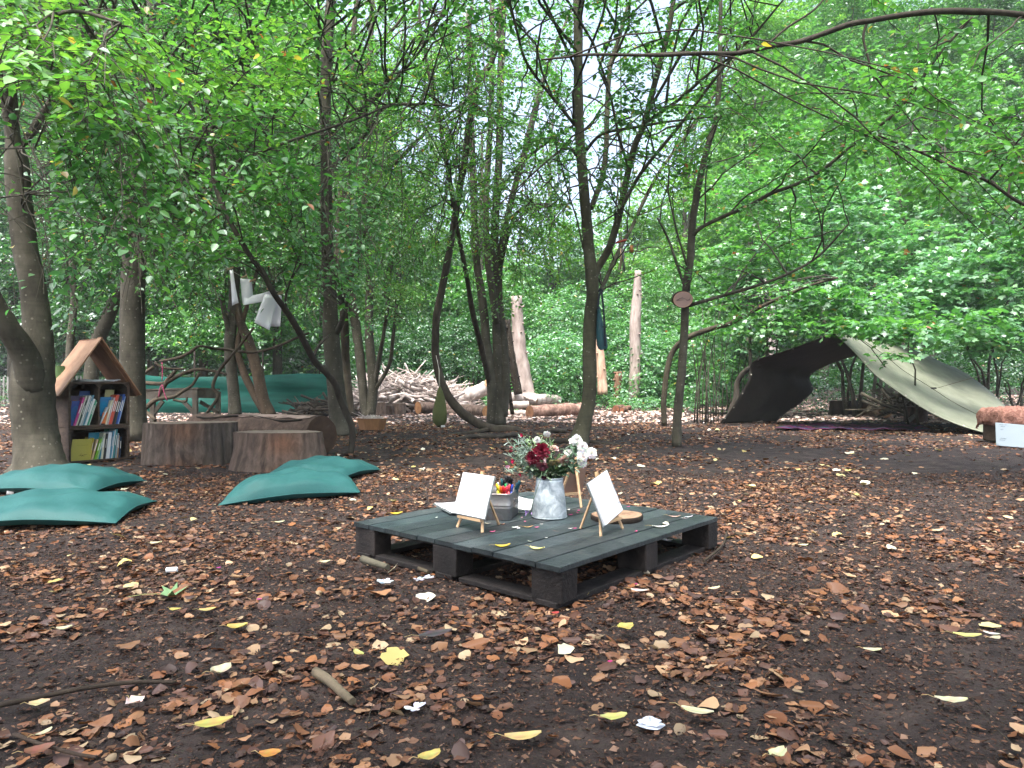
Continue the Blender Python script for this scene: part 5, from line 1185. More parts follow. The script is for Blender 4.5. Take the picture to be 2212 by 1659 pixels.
# ------------------------------------------------------------------ logs and stumps
M_stump = mat('worn_log_side', [(.020,.016,.015),(.050,.040,.034),(.095,.076,.064),(.06,.047,.04),(.12,.098,.083)], scale=5.5, detail=9, rough=.85, bump=.9, bscale=16, stretch=(1,1,.35), attr=True, dist=.8, bdist=.03)
M_cut = mat('grey_cut_face', [(.10,.08,.066),(.17,.14,.115),(.13,.10,.08)], scale=8, detail=7, rough=.85, bump=.4, attr=True)
def stump(label, c, rx, ry, h, rot=0, flare=.12, tint=(1,1,1), tilt=0, name='tree_stump', group=None, m=None, sides=110, cat='stump', seed=1, rough_=.05, cut=None, red=None):
    r_ = random.Random(seed); c = Vector(c); root = thing(name, c, label, cat, group); ph = [r_.uniform(0, 6.3) for _ in range(6)]
    def rad(a, t):
        k = 1+rough_*math.sin(2*a+ph[0])+rough_*.8*math.sin(3*a+ph[1]+t)+rough_*.5*math.sin(7*a+ph[2]+2*t)+rough_*.3*math.sin(15*a+ph[3]-3*t)
        ridge = .022*abs(math.sin(9*a+ph[4]+t*1.2))+.016*abs(math.sin(23*a+ph[5]+t*2.1))+.010*abs(math.sin(41*a-t*3))
        return k*(1+flare*(1-t)**1.8)-ridge
    rows = []; nz = 10
    for i in range(nz+1):
        t = i/nz; row = []
        for k in range(sides+1):
            a = 2*PI*(k % sides)/sides; q = rad(a, t)+r_.uniform(-.004,.004)*(i not in (0,)); x = math.cos(a)*rx*q; y = math.sin(a)*ry*q
            row.append(c+Vector((x*math.cos(rot)-y*math.sin(rot), x*math.sin(rot)+y*math.cos(rot), -.03+(h+.03)*t+tilt*x*t)))
        rows.append(row)
    cols = []
    for i, row in enumerate(rows):
        for k in range(sides+1):
            a = 2*PI*(k % sides)/sides; g = max(0, math.cos(a-red))**14*(.6+.4*math.sin(i*.7+seed)) if red is not None else 0
            st = 1+.30*math.sin(k*2.9+seed)*math.sin(k*1.3)+.10*r_.uniform(-1,1)
            cols.append((tint[0]*st*(1+.5*g), tint[1]*st*(1+.05*g), tint[2]*st*(1-.2*g)))
    mb = MB(); mb.grid(rows, col=cols); mb.build('side', m or M_stump, root)
    mb = MB(); top = rows[-1][:-1]; ctr = sum(top, Vector())/len(top); vs = [ctr]+[ctr+(p-ctr)*f+Vector((0,0,.002+r_.uniform(-.002,.002))) for f in (.33,.66,.985) for p in top]
    s_ = sides; fs = [(0,1+k,1+(k+1)%s_) for k in range(s_)]+[(1+r*s_+k,1+(r+1)*s_+k,1+(r+1)*s_+(k+1)%s_,1+r*s_+(k+1)%s_) for r in range(2) for k in range(s_)]
    mb.add(vs, fs, (1,1,1)); mb.build('cut_top', cut or M_cut, root); return root
stump('wide worn stump between the book house and the other stump, left of two', (-3.30,7.22,0), .46, .26, .405, rot=.15, flare=.07, seed=2, red=-1.55)
stump('wide reddish stump with ragged bark, right of two, before the split log', (-2.27,6.85,0), .415, .24, .335, rot=.06, flare=.17, seed=9, red=-1.35, tint=(1.1,1.0,.95), tilt=0.0)
def log(label, a, b, ra, rb, name='log', group=None, tint=(1,1,1), m=None, cuta=(1,1,1), flat_=1.0, seed=1, wob=.02, cut=None, cat='log', sides=28):
    a, b = Vector(a), Vector(b); root = thing(name, (a+b)/2-Vector((0,0,(ra+rb)/2)), label, cat, group); n = 14; r_ = random.Random(seed); d = (b-a)
    pts = [a+d*(i/n)+Vector((r_.uniform(-wob,wob), r_.uniform(-wob,wob), r_.uniform(-wob,wob)*.6))*(0 < i < n) for i in range(n+1)]
    mb = MB(); mb.tube(pts, [(ra+(rb-ra)*i/n)*(1+r_.uniform(-.04,.04)) for i in range(n+1)], sides, col=tint, lump=.05, cap=False)
    V = mb.v[:]; mb.build('bark', m or M_logbark, root)
    for end, nm in ((0, 'cut_end'), (1, 'cut_end')):
        ring = [Vector(v) for v in (V[:sides] if end == 0 else V[-sides:])]; ctr = sum(ring, Vector())/sides; dd = d.normalized()*(.004 if end else -.004)
        vs = [ctr+dd]; cs = [tuple(x*.75 for x in cuta)]
        for j, f in enumerate((.25,.5,.75,.98)):
            for p in ring: vs.append(ctr+(p-ctr)*f+dd); cs.append(tuple(x*(.85+.15*(j % 2)) for x in cuta))
        fs = [(0,1+k,1+(k+1)%sides) for k in range(sides)]+[(1+r*sides+k,1+(r+1)*sides+k,1+(r+1)*sides+(k+1)%sides,1+r*sides+(k+1)%sides) for r in range(3) for k in range(sides)]
        mb = MB(); mb.add(vs, fs, cs); mb.build(nm, cut or M_rings, root)
    return root
r_ = log('long split log with a pale strip of bare wood, lying behind the two wide stumps', (-4.15,9.35,.205), (-2.17,8.02,.215), .205, .225, seed=4, tint=(.40,.36,.33), cuta=(.22,.2,.19))
mb = MB()   # bare strip and crack along the top
A_, B_ = Vector((-4.15,9.35,.205)), Vector((-2.17,8.02,.215)); d_ = (B_-A_); s_ = Vector((d_.y,-d_.x,0)).normalized()
if s_.y > 0: s_ = -s_
rows = []
for i in range(15):
    t = .42+.55*i/14; c = A_+d_*t; R = .222; rows.append([c+s_*(math.sin(an)*R)+Vector((0,0,math.cos(an)*R+.008)) for an in (.18-.05*math.sin(i), .32, .46, .58+.06*math.sin(i*1.7))])
mb.grid(rows, col=(.42,.36,.33)); mb.build('bare_wood', M_pale, r_)
mb = MB(); mb.tube([A_+d_*(i/14)+s_*(math.sin(.60+.18*math.sin(i*.7))*.222)+Vector((0,0,math.cos(.60+.18*math.sin(i*.7))*.222)) for i in range(1,14)], .011, 6, col=(.2,.18,.16)); mb.build('crack', M_barkd, r_)

# ------------------------------------------------------------------ wooden bench frame
M_old = mat('old_grey_timber', [(.085,.072,.055),(.14,.12,.095),(.19,.165,.135)], scale=6, rough=.85, bump=.4, attr=True)
root = thing('timber_bench', P(390,915,13.6), 'old grey timber bench frame with braced legs in front of the green netting', 'bench')
def beam(nm, pa, pb, w_, t_, **k):
    mb = MB(); bar(mb, pa, pb, w_, t_, up=(0,-1,0), **k); mb.build(nm, M_old, root, bevel=.004)
yb = 13.6
beam('rail', P(250,856,yb+.2), P(428,850,yb), .16, .06); beam('rail', P(421,850,yb+.06), P(470,852,yb+.75), .16, .05)
mb = MB(); ta, tb, tc_, td = P(250,845,yb+.15), P(428,840.5,yb-.05), P(476,843,yb+.8), P(300,847,yb+1.0); mb.add([ta,tb,tc_,td,ta+Vector((0,0,.03)),tb+Vector((0,0,.03)),tc_+Vector((0,0,.03)),td+Vector((0,0,.03))], [(3,2,1,0),(4,5,6,7),(0,1,5,4),(1,2,6,5),(2,3,7,6),(3,0,4,7)]); mb.build('seat_board', M_old, root)
for x, y0, y1, Y, w_ in ((422,846,916,yb,.09),(471,846,904,yb+.75,.09),(330,860,912,yb+.1,.09),(262,860,915,yb+.1,.09)): beam('leg', P(x,y0,Y), G(x,829.5+EYE*FP/Y), w_, .08)
for a, b, Y in (((395,866),(421,893),yb+.04),((352,866),(330,896),yb+.1),((432,868),(470,890),yb+.6)): beam('brace', P(*a,Y), P(*b,Y), .07, .05)

# ------------------------------------------------------------------ green netting fence
M_net = mat('green_net', [(.006,.085,.065),(.014,.135,.105),(.025,.20,.155)], scale=1.6, detail=6, rough=.6, bump=.1, attr=True, stretch=(.4,.4,3), trans=.25)
root = thing('netting_fence', G(410,892), 'green windbreak netting fence stretched behind the slim trees', 'fence')
xs_ = np.linspace(-10.9, -4.95, 50); mb = MB(); rows = []
def fy(x): return 19.6+.02*(x+10)+.0
for i in range(9):
    z = 1.04*i/8; rows.append([Vector((x, fy(x)+.05*math.sin(x*1.1+z*2)+.03*math.sin(x*3.1+i*.8)+.05*math.sin(z*9+x*.4), z+float(gz(x, 19.6))+.02+(.05*math.sin(x*.9) if i == 8 else 0))) for x in xs_])
mb.grid(rows); mb.build('netting', M_net, root)
for x in (-10.8,-8.9,-7.0,-5.0):
    mb = MB(); mb.tube([(x, fy(x)+.12, -.03), (x, fy(x)+.12, 1.75)], .028, 7); mb.build('post', M_barkd, root)
mb = MB()
for z in [1.1+.125*i for i in range(6)]: mb.tube([(x, fy(x)+.10, z+.01*math.sin(x*2)) for x in (-10.8,-8.9,-7.0,-5.0)], .0016, 4, col=(.3,.36,.36), cap=False)
for x in np.arange(-10.8,-5,.14): mb.tube([(x, fy(x)+.10, 1.06), (x+.01, fy(x)+.10, 1.73)], .0012, 4, col=(.3,.36,.36), cap=False)
mb.build('wire_mesh', M_barkd, root)
# pale paling fence behind the left trees
M_pal = mat('pale_timber', [(.16,.16,.15),(.24,.24,.22)], scale=6, rough=.8, bump=.2, attr=True)
root = thing('paling_fence', (-17,23.4,.0), 'pale upright palings glimpsed behind the trees at the far left', 'fence')
for z in (.25,.8): 
    mb = MB(); mb.box((-17.2,23.45,z), (6.5,.04,.07)); mb.build('rail', M_pal, root)
mb = MB()
for i in range(48): mb.box((-20.4+i*.135, 23.4+random.uniform(-.004,.004), .52), (.055,.02,1.05+random.uniform(-.03,.03)))
mb.build('palings', M_pal, root)

# ------------------------------------------------------------------ bare dead branches before the bench
def bare(name, label, lines, m=M_bark, cat='branch', tint=(1,1,1)):
    pts0 = P(*lines[0][0][:3]); root = thing(name, pts0, label, cat); mb = MB()
    for l in lines:
        q = catmull([tuple(P(x, y, Y))+(r/FP*Y,) for x, y, Y, r in l], 4); mb.tube([Vector(a[:3]) for a in q], [max(.003, a[3]) for a in q], 7, col=tint, lump=.08)
    mb.build('limbs', m, root); return root
bare('dead_branch', 'tangle of bare dead branches propped in front of the timber bench', [
    [(302,893,11,5),(338,863,11,5),(374,858,11,4),(395,845,11,4),(415,832,11,3),(431,806,11,3)],
    [(303,826,11,4),(343,829,11,4.5),(362,825,11,4.5),(393,808,11,4),(427,798,11,3.5),(467,803,11,3),(489,809,11,2.5)],
    [(345,781,11,3),(388,772,11,3.5),(412,760,11,3.5),(431,748,11,3),(463,753,11.3,3),(498,756,11.5,3),(546,761,11.5,3),(594,750,11.4,3),(642,729,11.3,2.6),(668,719,11.3,2.2)],
    [(335,782,11,3),(343,790,11,3),(364,796,11,2.6),(402,797,11,2)],[(338,863,11,4),(352,838,11,5),(362,822,11,5),(380,800,11,3)],
    [(443,897,10.8,3),(467,865,10.8,3.6),(470,851,10.8,3.6),(460,837,10.8,3.6),(467,813,10.8,3.6),(482,789,10.8,3.4),(513,753,10.8,3.2),(549,707,10.8,3)],
    [(302,815,11.1,4),(318,802,11.1,3.5),(332,792,11.1,3)],[(302,878,10.9,4),(318,892,10.9,4),(336,908,10.8,3.5)],[(374,863,11,3),(400,868,11,2.6),(404,858,11,2)]], tint=(1.1,.95,.9))
M_pink = mat('pink_wool', [(.42,.08,.16)], scale=5, rough=.9, bump=0); M_string = mat('string', [(.45,.42,.36)], scale=5, rough=.9, bump=0)
def cord(name, label, pts, r, m, cat='string'):
    root = thing(name, P(*pts[0]), label, cat); mb = MB(); q = catmull([tuple(P(*p)) for p in pts], 4); mb.tube([Vector(a) for a in q], r, 5); mb.build('strand', m, root)
cord('pink_string', 'pink string hanging from the dead branch, the upper piece', [(350,783,10.9),(351,800,10.9),(350,822,10.9)], .008, M_pink)
cord('pink_string', 'looped pink string hanging low over the timber bench', [(343,858,10.9),(346,838,10.85),(351,832,10.85),(354,846,10.85),(361,866,10.85)], .009, M_pink)
cord('green_line', 'thin pale green line running down from the grey tree to the papers', [(360,498,7.6),(400,524,7.5),(462,558,7.3),(494,579,7.25)], .004, mat('green_cord', [(.22,.42,.30)], scale=5, rough=.7, bump=0), 'line')

# ------------------------------------------------------------------ papers pegged on a line
YP = 7.2
cord('washing_line', 'thin line holding the pegged white papers', [(490,577,YP),(513,592,YP),(545,606,YP),(578,620,YP),(620,640,YP)], .0022, M_string, 'line')
def sheetp(label, corners, bulge=.02, fold=0, seed=0, tintc=(1,1,1)):
    TL, TR, BR, BL = [P(x, y, Y) for x, y, Y in corners]; root = thing('hanging_paper', (TL+TR)/2, label, 'paper', 'papers pegged on the line'); rows = []; r_ = random.Random(seed)
    for i in range(9):
        t = i/8; a, b = TL.lerp(BL, t), TR.lerp(BR, t); rows.append([a.lerp(b, j/6)+Vector((0, bulge*math.sin(PI*j/6+seed)+.02*math.sin(2.2*t+seed+j*.5), 0)) for j in range(7)])
    mb = MB(); mb.grid(rows, col=tintc); mb.build('sheet', M_paper, root, solid=.0008)
sheetp('narrow white paper strip pegged at the left end of the line', [(493,582,YP),(506,583,YP),(517,655,YP-.02),(500,660,YP+.03)], seed=1)
sheetp('white paper with a folded corner, second from the left on the line', [(514,600,YP),(548,606,YP+.05),(549,648,YP+.05),(522,656,YP-.03)], seed=2, bulge=.04)
sheetp('wide short white paper bowed outwards, third on the line', [(530,640,YP),(582,628,YP-.05),(590,640,YP-.05),(528,660,YP-.05)], seed=3, bulge=-.07)
sheetp('large white sheet slanting down to the left, fourth on the line', [(575,636,YP),(600,640,YP+.02),(580,713,YP-.05),(551,697,YP-.06)], seed=4)
sheetp('greyish white sheet hanging straight at the right end of the line', [(584,628,YP+.04),(606,638,YP+.05),(605,705,YP+.04),(580,705,YP+.05)], seed=5, tintc=(.85,.82,.86))
M_pegs = mat('peg_wood', [(.45,.33,.2)], scale=8, rough=.7, bump=0)
for x, y, lb in ((497,580,'peg on the left paper strip'),(527,598,'wooden peg lying across the second paper'),(545,606,'peg right of the second paper'),(582,622,'peg holding the large slanting sheet'),(606,634,'long pale peg at the right end of the line')):
    root = thing('clothes_peg', P(x,y,YP-.02), lb, 'peg', 'pegs on the line'); mb = MB(); dx = random.uniform(-9,9)
    bar(mb, P(x-6,y+1,YP-.03), P(x+7,y-4 if x != 606 else y-7,YP-.03), .010, .008); mb.build('peg_half', M_pegs, root); mb = MB(); bar(mb, P(x-6,y+3,YP-.02), P(x+7,y-2,YP-.02), .010, .008); mb.build('peg_half', M_pegs, root)

# ------------------------------------------------------------------ tan tub of wood chips
M_tub = mat('tan_tub', [(.25,.125,.055),(.33,.17,.078)], scale=40, rough=.7, bump=.3, attr=True, stretch=(1,1,.1))
c = G(801,929); root = thing('tan_tub', c, 'tan six sided tub heaped with wood chips by the clustered dark stems', 'tub')
mb = MB(); mb.lathe(c+Vector((0,.1,0)), [(.0001,.012),(.215,.012),(.215,0),(.26,.185),(.275,.19),(.275,.20),(.25,.20)], 6, rot=.15, sy=.8); o = mb.build('tub', M_tub, root, bevel=.01)
for p in o.data.polygons: p.use_smooth = False
root = thing('wood_chips', c+Vector((0,.1,.17)), 'heap of pale wood chips and twigs in the tan tub', 'wood chips'); mb = MB()
for i in range(300):
    a, r = random.uniform(0, 6.28), .2*math.sqrt(random.random()); p = c+Vector((math.cos(a)*r, .1+math.sin(a)*r*.75, .19+.05*(1-r/.2)+random.uniform(-.01,.02))); d = Vector((random.uniform(-1,1),random.uniform(-1,1),random.uniform(-.4,.6))).normalized()*random.uniform(.01,.035); mb.tube([p-d,p+d], random.uniform(.004,.01), 4, col=(random.uniform(.7,1.2),)*3)
for i in range(5): p = c+Vector((-.1+random.uniform(-.05,.1),.1,.2)); mb.tube([p, p+Vector((random.uniform(-.25,.05),0,random.uniform(.05,.13)))], .004, 4)
tag(mb.build('chips', M_pale, root), kind='stuff')

# ------------------------------------------------------------------ hanging things
root = thing('khaki_bag', P(951,835,11.6), 'khaki cloth sack hanging by a cord from the bowed stem', 'bag')
mb = MB(); prof = [(768,1),(835,2),(845,6),(860,10),(875,13),(890,15.5),(905,16),(912,14),(918,9),(921,6)]; rows = []
for i, (y, hw) in enumerate(prof[1:]):
    cx = 949+ (1 if y < 860 else 1.5); rows.append([P(cx+hw*math.cos(a)*(1+.06*math.sin(3*a+i)), y+(2*math.sin(a) if y > 900 else 0), 11.6+hw/FP*11.6*.7*math.sin(a)*(1+.08*math.sin(4*a+i*.7))) for a in [2*PI*k/22 for k in range(23)]])
mb.grid(rows, col=(1.1,1.15,.85)); mb.add([rows[-1][k] for k in range(22)], [tuple(range(22))], (.2,.2,.2)); mb.build('sack', mat('khaki_cloth', [(.062,.072,.032),(.10,.11,.055)], scale=4, rough=.85, bump=.5, bscale=9, attr=True, bdist=.03), root)
mb = MB(); mb.tube([P(942,768,11.9), P(949,800,11.65), P(950,838,11.6)], .006, 5); mb.tube([P(944,772,12), P(948,800,11.7), P(948,838,11.6)], .005, 5); mb.build('cord', M_string, root)
mb = MB(); q = P(957,921,11.55); mb.box(q, (.07,.03,.03), col=(.7,.7,.7)); mb.build('end_toggle', M_matte, root, bevel=.01)
M_nyl = mat('teal_nylon', [(.008,.055,.075),(.015,.085,.105)], scale=5, rough=.45, bump=.5, bscale=8, attr=True, spec=.45, bdist=.03)
root = thing('teal_bag', P(1299,628,9.5), 'teal and dark blue shoulder bag hanging on the right side of the centre tree', 'bag'); Yb = 9.55
rows = []
for y, x0, x1 in ((662,1290,1296),(675,1290,1298),(690,1289,1301),(710,1288,1306),(730,1288,1311),(745,1289,1313),(752,1292,1312),(755,1296,1310)):
    cx, hw = (x0+x1)/2, (x1-x0)/2; rows.append([P(cx+hw*math.cos(a), y+(1.5*math.sin(a*2) if y > 740 else 0), Yb+.07*math.sin(a)+.008*math.sin(a*6+y)) for a in [2*PI*k/20 for k in range(21)]])
mb = MB(); mb.grid(rows); mb.add([rows[-1][k] for k in range(20)], [tuple(range(20))]); mb.build('pouch', M_nyl, root)
mb = MB(); M_strap = mat('dark_strap', [(.008,.014,.025)], scale=5, rough=.6, bump=0)
for pts in ([(1297,627),(1293,650),(1291,668)],[(1299,627),(1303,660),(1306,705),(1307,748)]):
    v = [P(x, y, Yb-.085) for x, y in pts]
    for a, b in zip(v, v[1:]): bar(mb, a, b, .028, .004, up=(0,-1,0))
mb.tube([P(1293,629,Yb), P(1298,624,Yb-.1), P(1303,630,Yb)], .01, 6); mb.build('strap', M_strap, root)
mb = MB(); bar(mb, P(1301,706,Yb-.09), P(1311,707,Yb-.09), .02, .006, up=(0,-1,0)); mb.build('buckle', M_strap, root)
root = thing('wind_chime', P(1343,520,9.9), 'small wind chime with a red bar and pale tubes hanging on the grey limb', 'wind chime'); Yc = 9.95
mb = MB(); mb.tube([P(1330,525,Yc), P(1343,521,Yc), P(1354,518,Yc)], .014, 8, col=(.5,.05,.03)); mb.build('bar', mat('red_wood', [(.32,.045,.03)], scale=9, rough=.6, bump=0), root)
for x0, x1, y1, c_ in ((1341,1341,581,(.55,.42,.28)),(1345,1337,582,(.85,.8,.68)),(1348,1346,588,(.2,.2,.2)),(1346,1343,570,(.35,.25,.2)),(1343,1350,586,(.16,.15,.16))):
    mb = MB(); mb.tube([P(x0,537,Yc+random.uniform(-.03,.03)), P(x1,y1,Yc)], .011, 7, col=c_); mb.build('tube', M_matte, root)
mb = MB()
for x in (1339,1342,1345,1348): mb.tube([P(x,523,Yc), P(x+.5,540,Yc)], .003, 4, col=(.2,.17,.15))
mb.build('strings', M_matte, root)
root = thing('hanging_bell', P(1364,528,9.9), 'tiny orange wooden bell hanging right of the wind chime', 'bell'); mb = MB(); bc = P(1364,545,9.9)
mb.lathe(bc, [(.0001,.1),(.02,.10),(.022,.07),(.027,.05),(.03,0),(.026,0)], 12, col=(.45,.2,.07)); mb.build('bell', M_matte, root); mb = MB(); mb.tube([P(1364,500,9.9), bc+Vector((0,0,.1))], .003, 4, col=(.2,.2,.15)); mb.build('string', M_matte, root)
# slice of log fixed to the young tree
sc = P(1475.5,647,8.93); fc = (Vector((0,0,EYE+.5))-sc).normalized(); fc = Vector((.10,-1,-.22)).normalized(); sf = Frame(sc, (1,.1,0), Vector((0,0,1))); a_ = fc.cross(Vector((0,0,1))).normalized()*-1; b_ = fc.cross(a_).normalized()
if b_.z < 0: b_ = -b_
root = thing('log_slice_sign', sc, 'round log slice with faint dark drawing fixed on the slender young tree', 'sign')
def sl(x, y, t): return sc+a_*x+b_*y+fc*t
ring = [(.130*math.cos(2*PI*k/36), .104*math.sin(2*PI*k/36)) for k in range(36)]
mb = MB(); vs = [sl(0,0,.0)]; cs = [(1.25,1.15,1.15)]
for f in (.3,.6,.8,.97):
    for x, y in ring: vs.append(sl(x*f, y*f, 0)); cs.append((1.25,1.15,1.15) if f < .9 else (1.6,1.3,1.1))
mb.add(vs, [(0,1+k,1+(k+1)%36) for k in range(36)]+[(1+r*36+k,1+(r+1)*36+k,1+(r+1)*36+(k+1)%36,1+r*36+(k+1)%36) for r in range(3) for k in range(36)], cs)
mb.build('cut_face', mat('sign_wood', [(.27,.20,.18),(.33,.25,.22)], scale=6, rough=.8, bump=.1, attr=True), root)
mb = MB(); mb.grid([[sl(x*f, y*f, t) for x, y in ring+[ring[0]]] for f, t in ((.97,0),(1.01,-.003),(1.03,-.02),(1.0,-.065),(.9,-.07))], col=(.8,.6,.55)); mb.add([sl(x*.9,y*.9,-.07) for x, y in ring], [tuple(range(36))], (.6,.5,.4)); mb.build('bark', M_barkd, root)
mb = MB()
for st in ([(-.085,-.008),(-.06,-.002),(-.045,.012),(-.02,.016),(.0,.012),(.025,.012),(.045,-.004)],[(-.085,-.010),(-.05,-.010),(-.02,-.006),(.0,-.006)],[(-.02,.016),(-.02,.026),(.0,.030)],[(.045,-.004),(.05,-.014),(.07,-.010)],[(.075,-.012),(.085,0),(.09,.014),(.092,.032)],[(.06,-.002),(.08,.0),(.095,-.002)]):
    mb.tube([sl(x, y, .0015) for x, y in st], .0035, 5, col=(.10,.08,.08), flat=.4)
mb.build('drawing', M_matte, root)

# ------------------------------------------------------------------ clearing: logs, stumps, brush pile, dead trunks
CL = 'cut logs lying in the far clearing'
def plog(label, x0, y0, Y0, r0, x1, y1, Y1, r1, **k):
    return log(label, P(x0,y0,Y0), P(x1,y1,Y1), r0/FP*Y0, r1/FP*Y1, group=CL, **k)
plog('dark log with a round orange cut end, left half behind the khaki sack', 903,881,19.2,13, 985,884,20.2,12, tint=(.75,.7,.68), cuta=(1.3,1.0,.7), seed=21)
plog('dark log with sunlit top whose pale cut end faces the many stemmed tree', 958,884,19.6,13, 1053,890,17.6,14, tint=(.85,.8,.78), cuta=(1.5,1.25,.9), seed=22)
plog('thin dark log low in front of the two dark logs', 950,894,18.8,7, 1000,892,18.6,9, tint=(.8,.75,.72), seed=23)
plog('pale debarked log sloping up to the many stemmed tree', 985,868,20.2,12, 1058,834,20.0,16, tint=(1,1,1), m=M_pale, cuta=(2,1.8,1.5), seed=24)
plog('long pale log lying behind the many stemmed tree, reaching right', 1085,860,20.2,14, 1205,864,22.0,11, m=M_pale, cuta=(2,1.8,1.5), seed=25)
plog('thin pale crooked log on top of the long pale one', 1112,848,20.8,4, 1160,866,20.5,4, m=M_pale, seed=26)
plog('short pale log under the long one, right of the dead stem', 1092,876,20,8, 1142,874,20.4,8, m=M_pale, tint=(.95,.9,.85), seed=27)
plog('white topped log low on the ground left of the round ended log', 1088,893,18.4,6.5, 1142,892,18.4,6.5, m=M_pale, tint=(.8,.72,.68), seed=28)
plog('thick log with a round brown cut end pointing left, before the centre tree', 1144,890,17.6,14, 1256,884,18.6,14, tint=(1.35,1.1,1.05), cuta=(.9,.72,.62), seed=29)
plog('small dark log end at the far side of the clearing, left of two', 1330,884,20.2,8, 1345,881,21,7, tint=(.7,.5,.45), cuta=(.6,.38,.3), seed=30)
plog('small split log at the far side of the clearing, right of two', 1343,886,20,6, 1360,880,20.6,5, tint=(.8,.6,.5), cuta=(.7,.45,.35), seed=31)
plog('thick pale branch lying left of the sack on the brush pile', 880,838,20.6,5, 912,870,19.8,6, m=M_pale, seed=32)
plog('stout pale billet on the right shoulder of the brush pile', 996,852,21,6, 1022,840,20.6,7, m=M_pale, cuta=(2.2,1.9,1.6), seed=33)
plog('pale broken branch on the left side of the brush pile', 862,842,20,4, 895,868,19.4,5, m=M_pale, seed=34)
plog('grey rail of wood lying on the ground before the small stumps', 822,897,18,3, 866,901,17.4,4, tint=(.7,.7,.72), seed=35)
for lb, x, y, w_, h_, ti, sd in (('pale small stump at the left of the row by the brush pile',823,896,12,26,(1.9,1.7,1.6),41),('dark small stump, second in the row by the brush pile',843,897,9,20,(.9,.75,.7),42),('pale frayed stump, third in the row by the brush pile',862,895,14,24,(1.8,1.6,1.5),43),('upright ribbed stump, fourth in the row by the brush pile',893,890,15,28,(1.7,1.55,1.45),44)):
    Y = EYE*FP/(y-PY); stump(lb, G(x,y), w_/FP*Y, w_/FP*Y*.9, h_/FP*Y, name='small_stump', group='small stumps in the far clearing', tint=ti, seed=sd, sides=28, flare=.1)
# brush pile
root = thing('brush_pile', G(880,888), 'tall heap of tangled pale branches and sticks at the back of the clearing', 'brush pile')
def heap(nm, m, N, px0, px1, Yc, hfun, lmin, lmax, r0, r1, rt, seed=1):
    r_ = random.Random(seed); mb = MB()
    for i in range(N):
        px = px0+(px1-px0)*r_.random(); t = (px-px0)/(px1-px0); Y = Yc+r_.uniform(-.9,.9); hz = hfun(t)*math.sqrt(max(.05, 1-((Y-Yc)/1.1)**2))
        c = Vector(((px-PX)/FP*Y, Y, hz*r_.random()**.6+.02)); L = r_.uniform(lmin, lmax); az = r_.gauss(0, .75); el = r_.gauss(0, .38)
        d = Vector((math.cos(az)*math.cos(el), math.sin(az)*math.cos(el), math.sin(el))); b = Vector((r_.uniform(-.1,.1), r_.uniform(-.1,.1), r_.uniform(-.08,.1)))*L
        p0, p1 = c-d*L/2, c+d*L/2; p0.z = max(.02, p0.z); p1.z = max(.02, p1.z); R = r_.uniform(r0, r1)*r_.choice((1,1,.6,.5)); sh = r_.uniform(.55,1.3)
        mb.tube([p0, c+b, p1], [R, R*.85, R*.6], 5, col=(sh, sh*.97, sh*.95))
    return tag(mb.build(nm, m, rt), kind='stuff')
heap('sticks', M_pale, 1500, 770, 1010, 20.8, lambda t: 1.05*math.sin(PI*min(1, t*.9+.08))**.55, .3, 1.3, .009, .034, root)
heap('thick_branches', M_pale, 190, 790, 1005, 20.4, lambda t: .95*math.sin(PI*min(1, t*.9+.08))**.6, .3, .9, .035, .07, root, 5)
root = thing('brush_pile', G(690,892), 'low heap of dark mossy branches between the netting and the spotted grey tree', 'brush pile')
heap('sticks', M_barkd, 160, 640, 760, 18.2, lambda t: .28*math.sin(PI*t)+.08, .3, 1.1, .012, .04, root, 6)
root = thing('brush_pile', P(2000,880,16.5), 'tangle of dark dead branches by the leaning pallet under the tarpaulin', 'brush pile')
heap('sticks', M_bark, 130, 1905, 2150, 16.6, lambda t: .75*math.sin(PI*min(1,t*.8+.15)), .5, 1.7, .012, .045, root, 7)
# standing dead trunks
DT = 'pale dead trunks at the far edge of the clearing'
def dead(label, pts, tint=(.62,.58,.56), m=None, top=True):
    q = catmull([tuple(P(x, y, Y))+(r/FP*Y,) for x, y, Y, r in pts], 6); root = thing('dead_tree', Vector(q[0][:3]), label, 'dead trunk', DT); mb = MB()
    mb.tube([Vector(a[:3]) for a in q], [a[3]*(1+random.uniform(-.04,.04)) for a in q], 16, col=tint, lump=.08); mb.build('trunk', m or M_pale, root)
    mb = MB()
    for k in range(9):
        a = q[random.randint(3, len(q)-3)]; an = random.uniform(-PI, 0); d = Vector((math.cos(an), math.sin(an), .3)); p = Vector(a[:3])+d*a[3]*.9; mb.tube([p, p+d*random.uniform(.04,.09)], [.035,.018], 6, col=tint)
    mb.build('branch_stubs', m or M_pale, root)
dead('thick pale dead trunk left of the centre tree', [(1138,866,21.5,24),(1134,848,21.5,21),(1128,800,21.5,17),(1122,750,21.5,15),(1118,694,21.5,13),(1116,640,21.5,11)])
dead('slim orange brown dead trunk just right of the centre tree', [(1302,852,22.5,11),(1299,800,22.5,10),(1295,750,22.5,9),(1292,700,22.5,8)], (1.0,.75,.6))
dead('tall slim pale dead trunk between the centre tree and the young tree', [(1368,868,23,15),(1370,840,23,13),(1372,780,23,12),(1372,700,23,12),(1376,640,23,10),(1378,585,23,7)])
dead('short brown dead stub between the two slim dead trunks', [(1333,880,23,6),(1334,845,23,7),(1336,815,23,9),(1336,803,23,7)], (.5,.32,.22))
dead('far pale trunk seen through the leaves above the thin rods', [(1668,760,24,8),(1664,720,24,10),(1660,680,24,9),(1655,600,24,8)][0:0] or [(1672,850,24,13),(1668,760,24,12),(1664,700,24,11),(1658,600,24,9)], (.95,.9,.95))
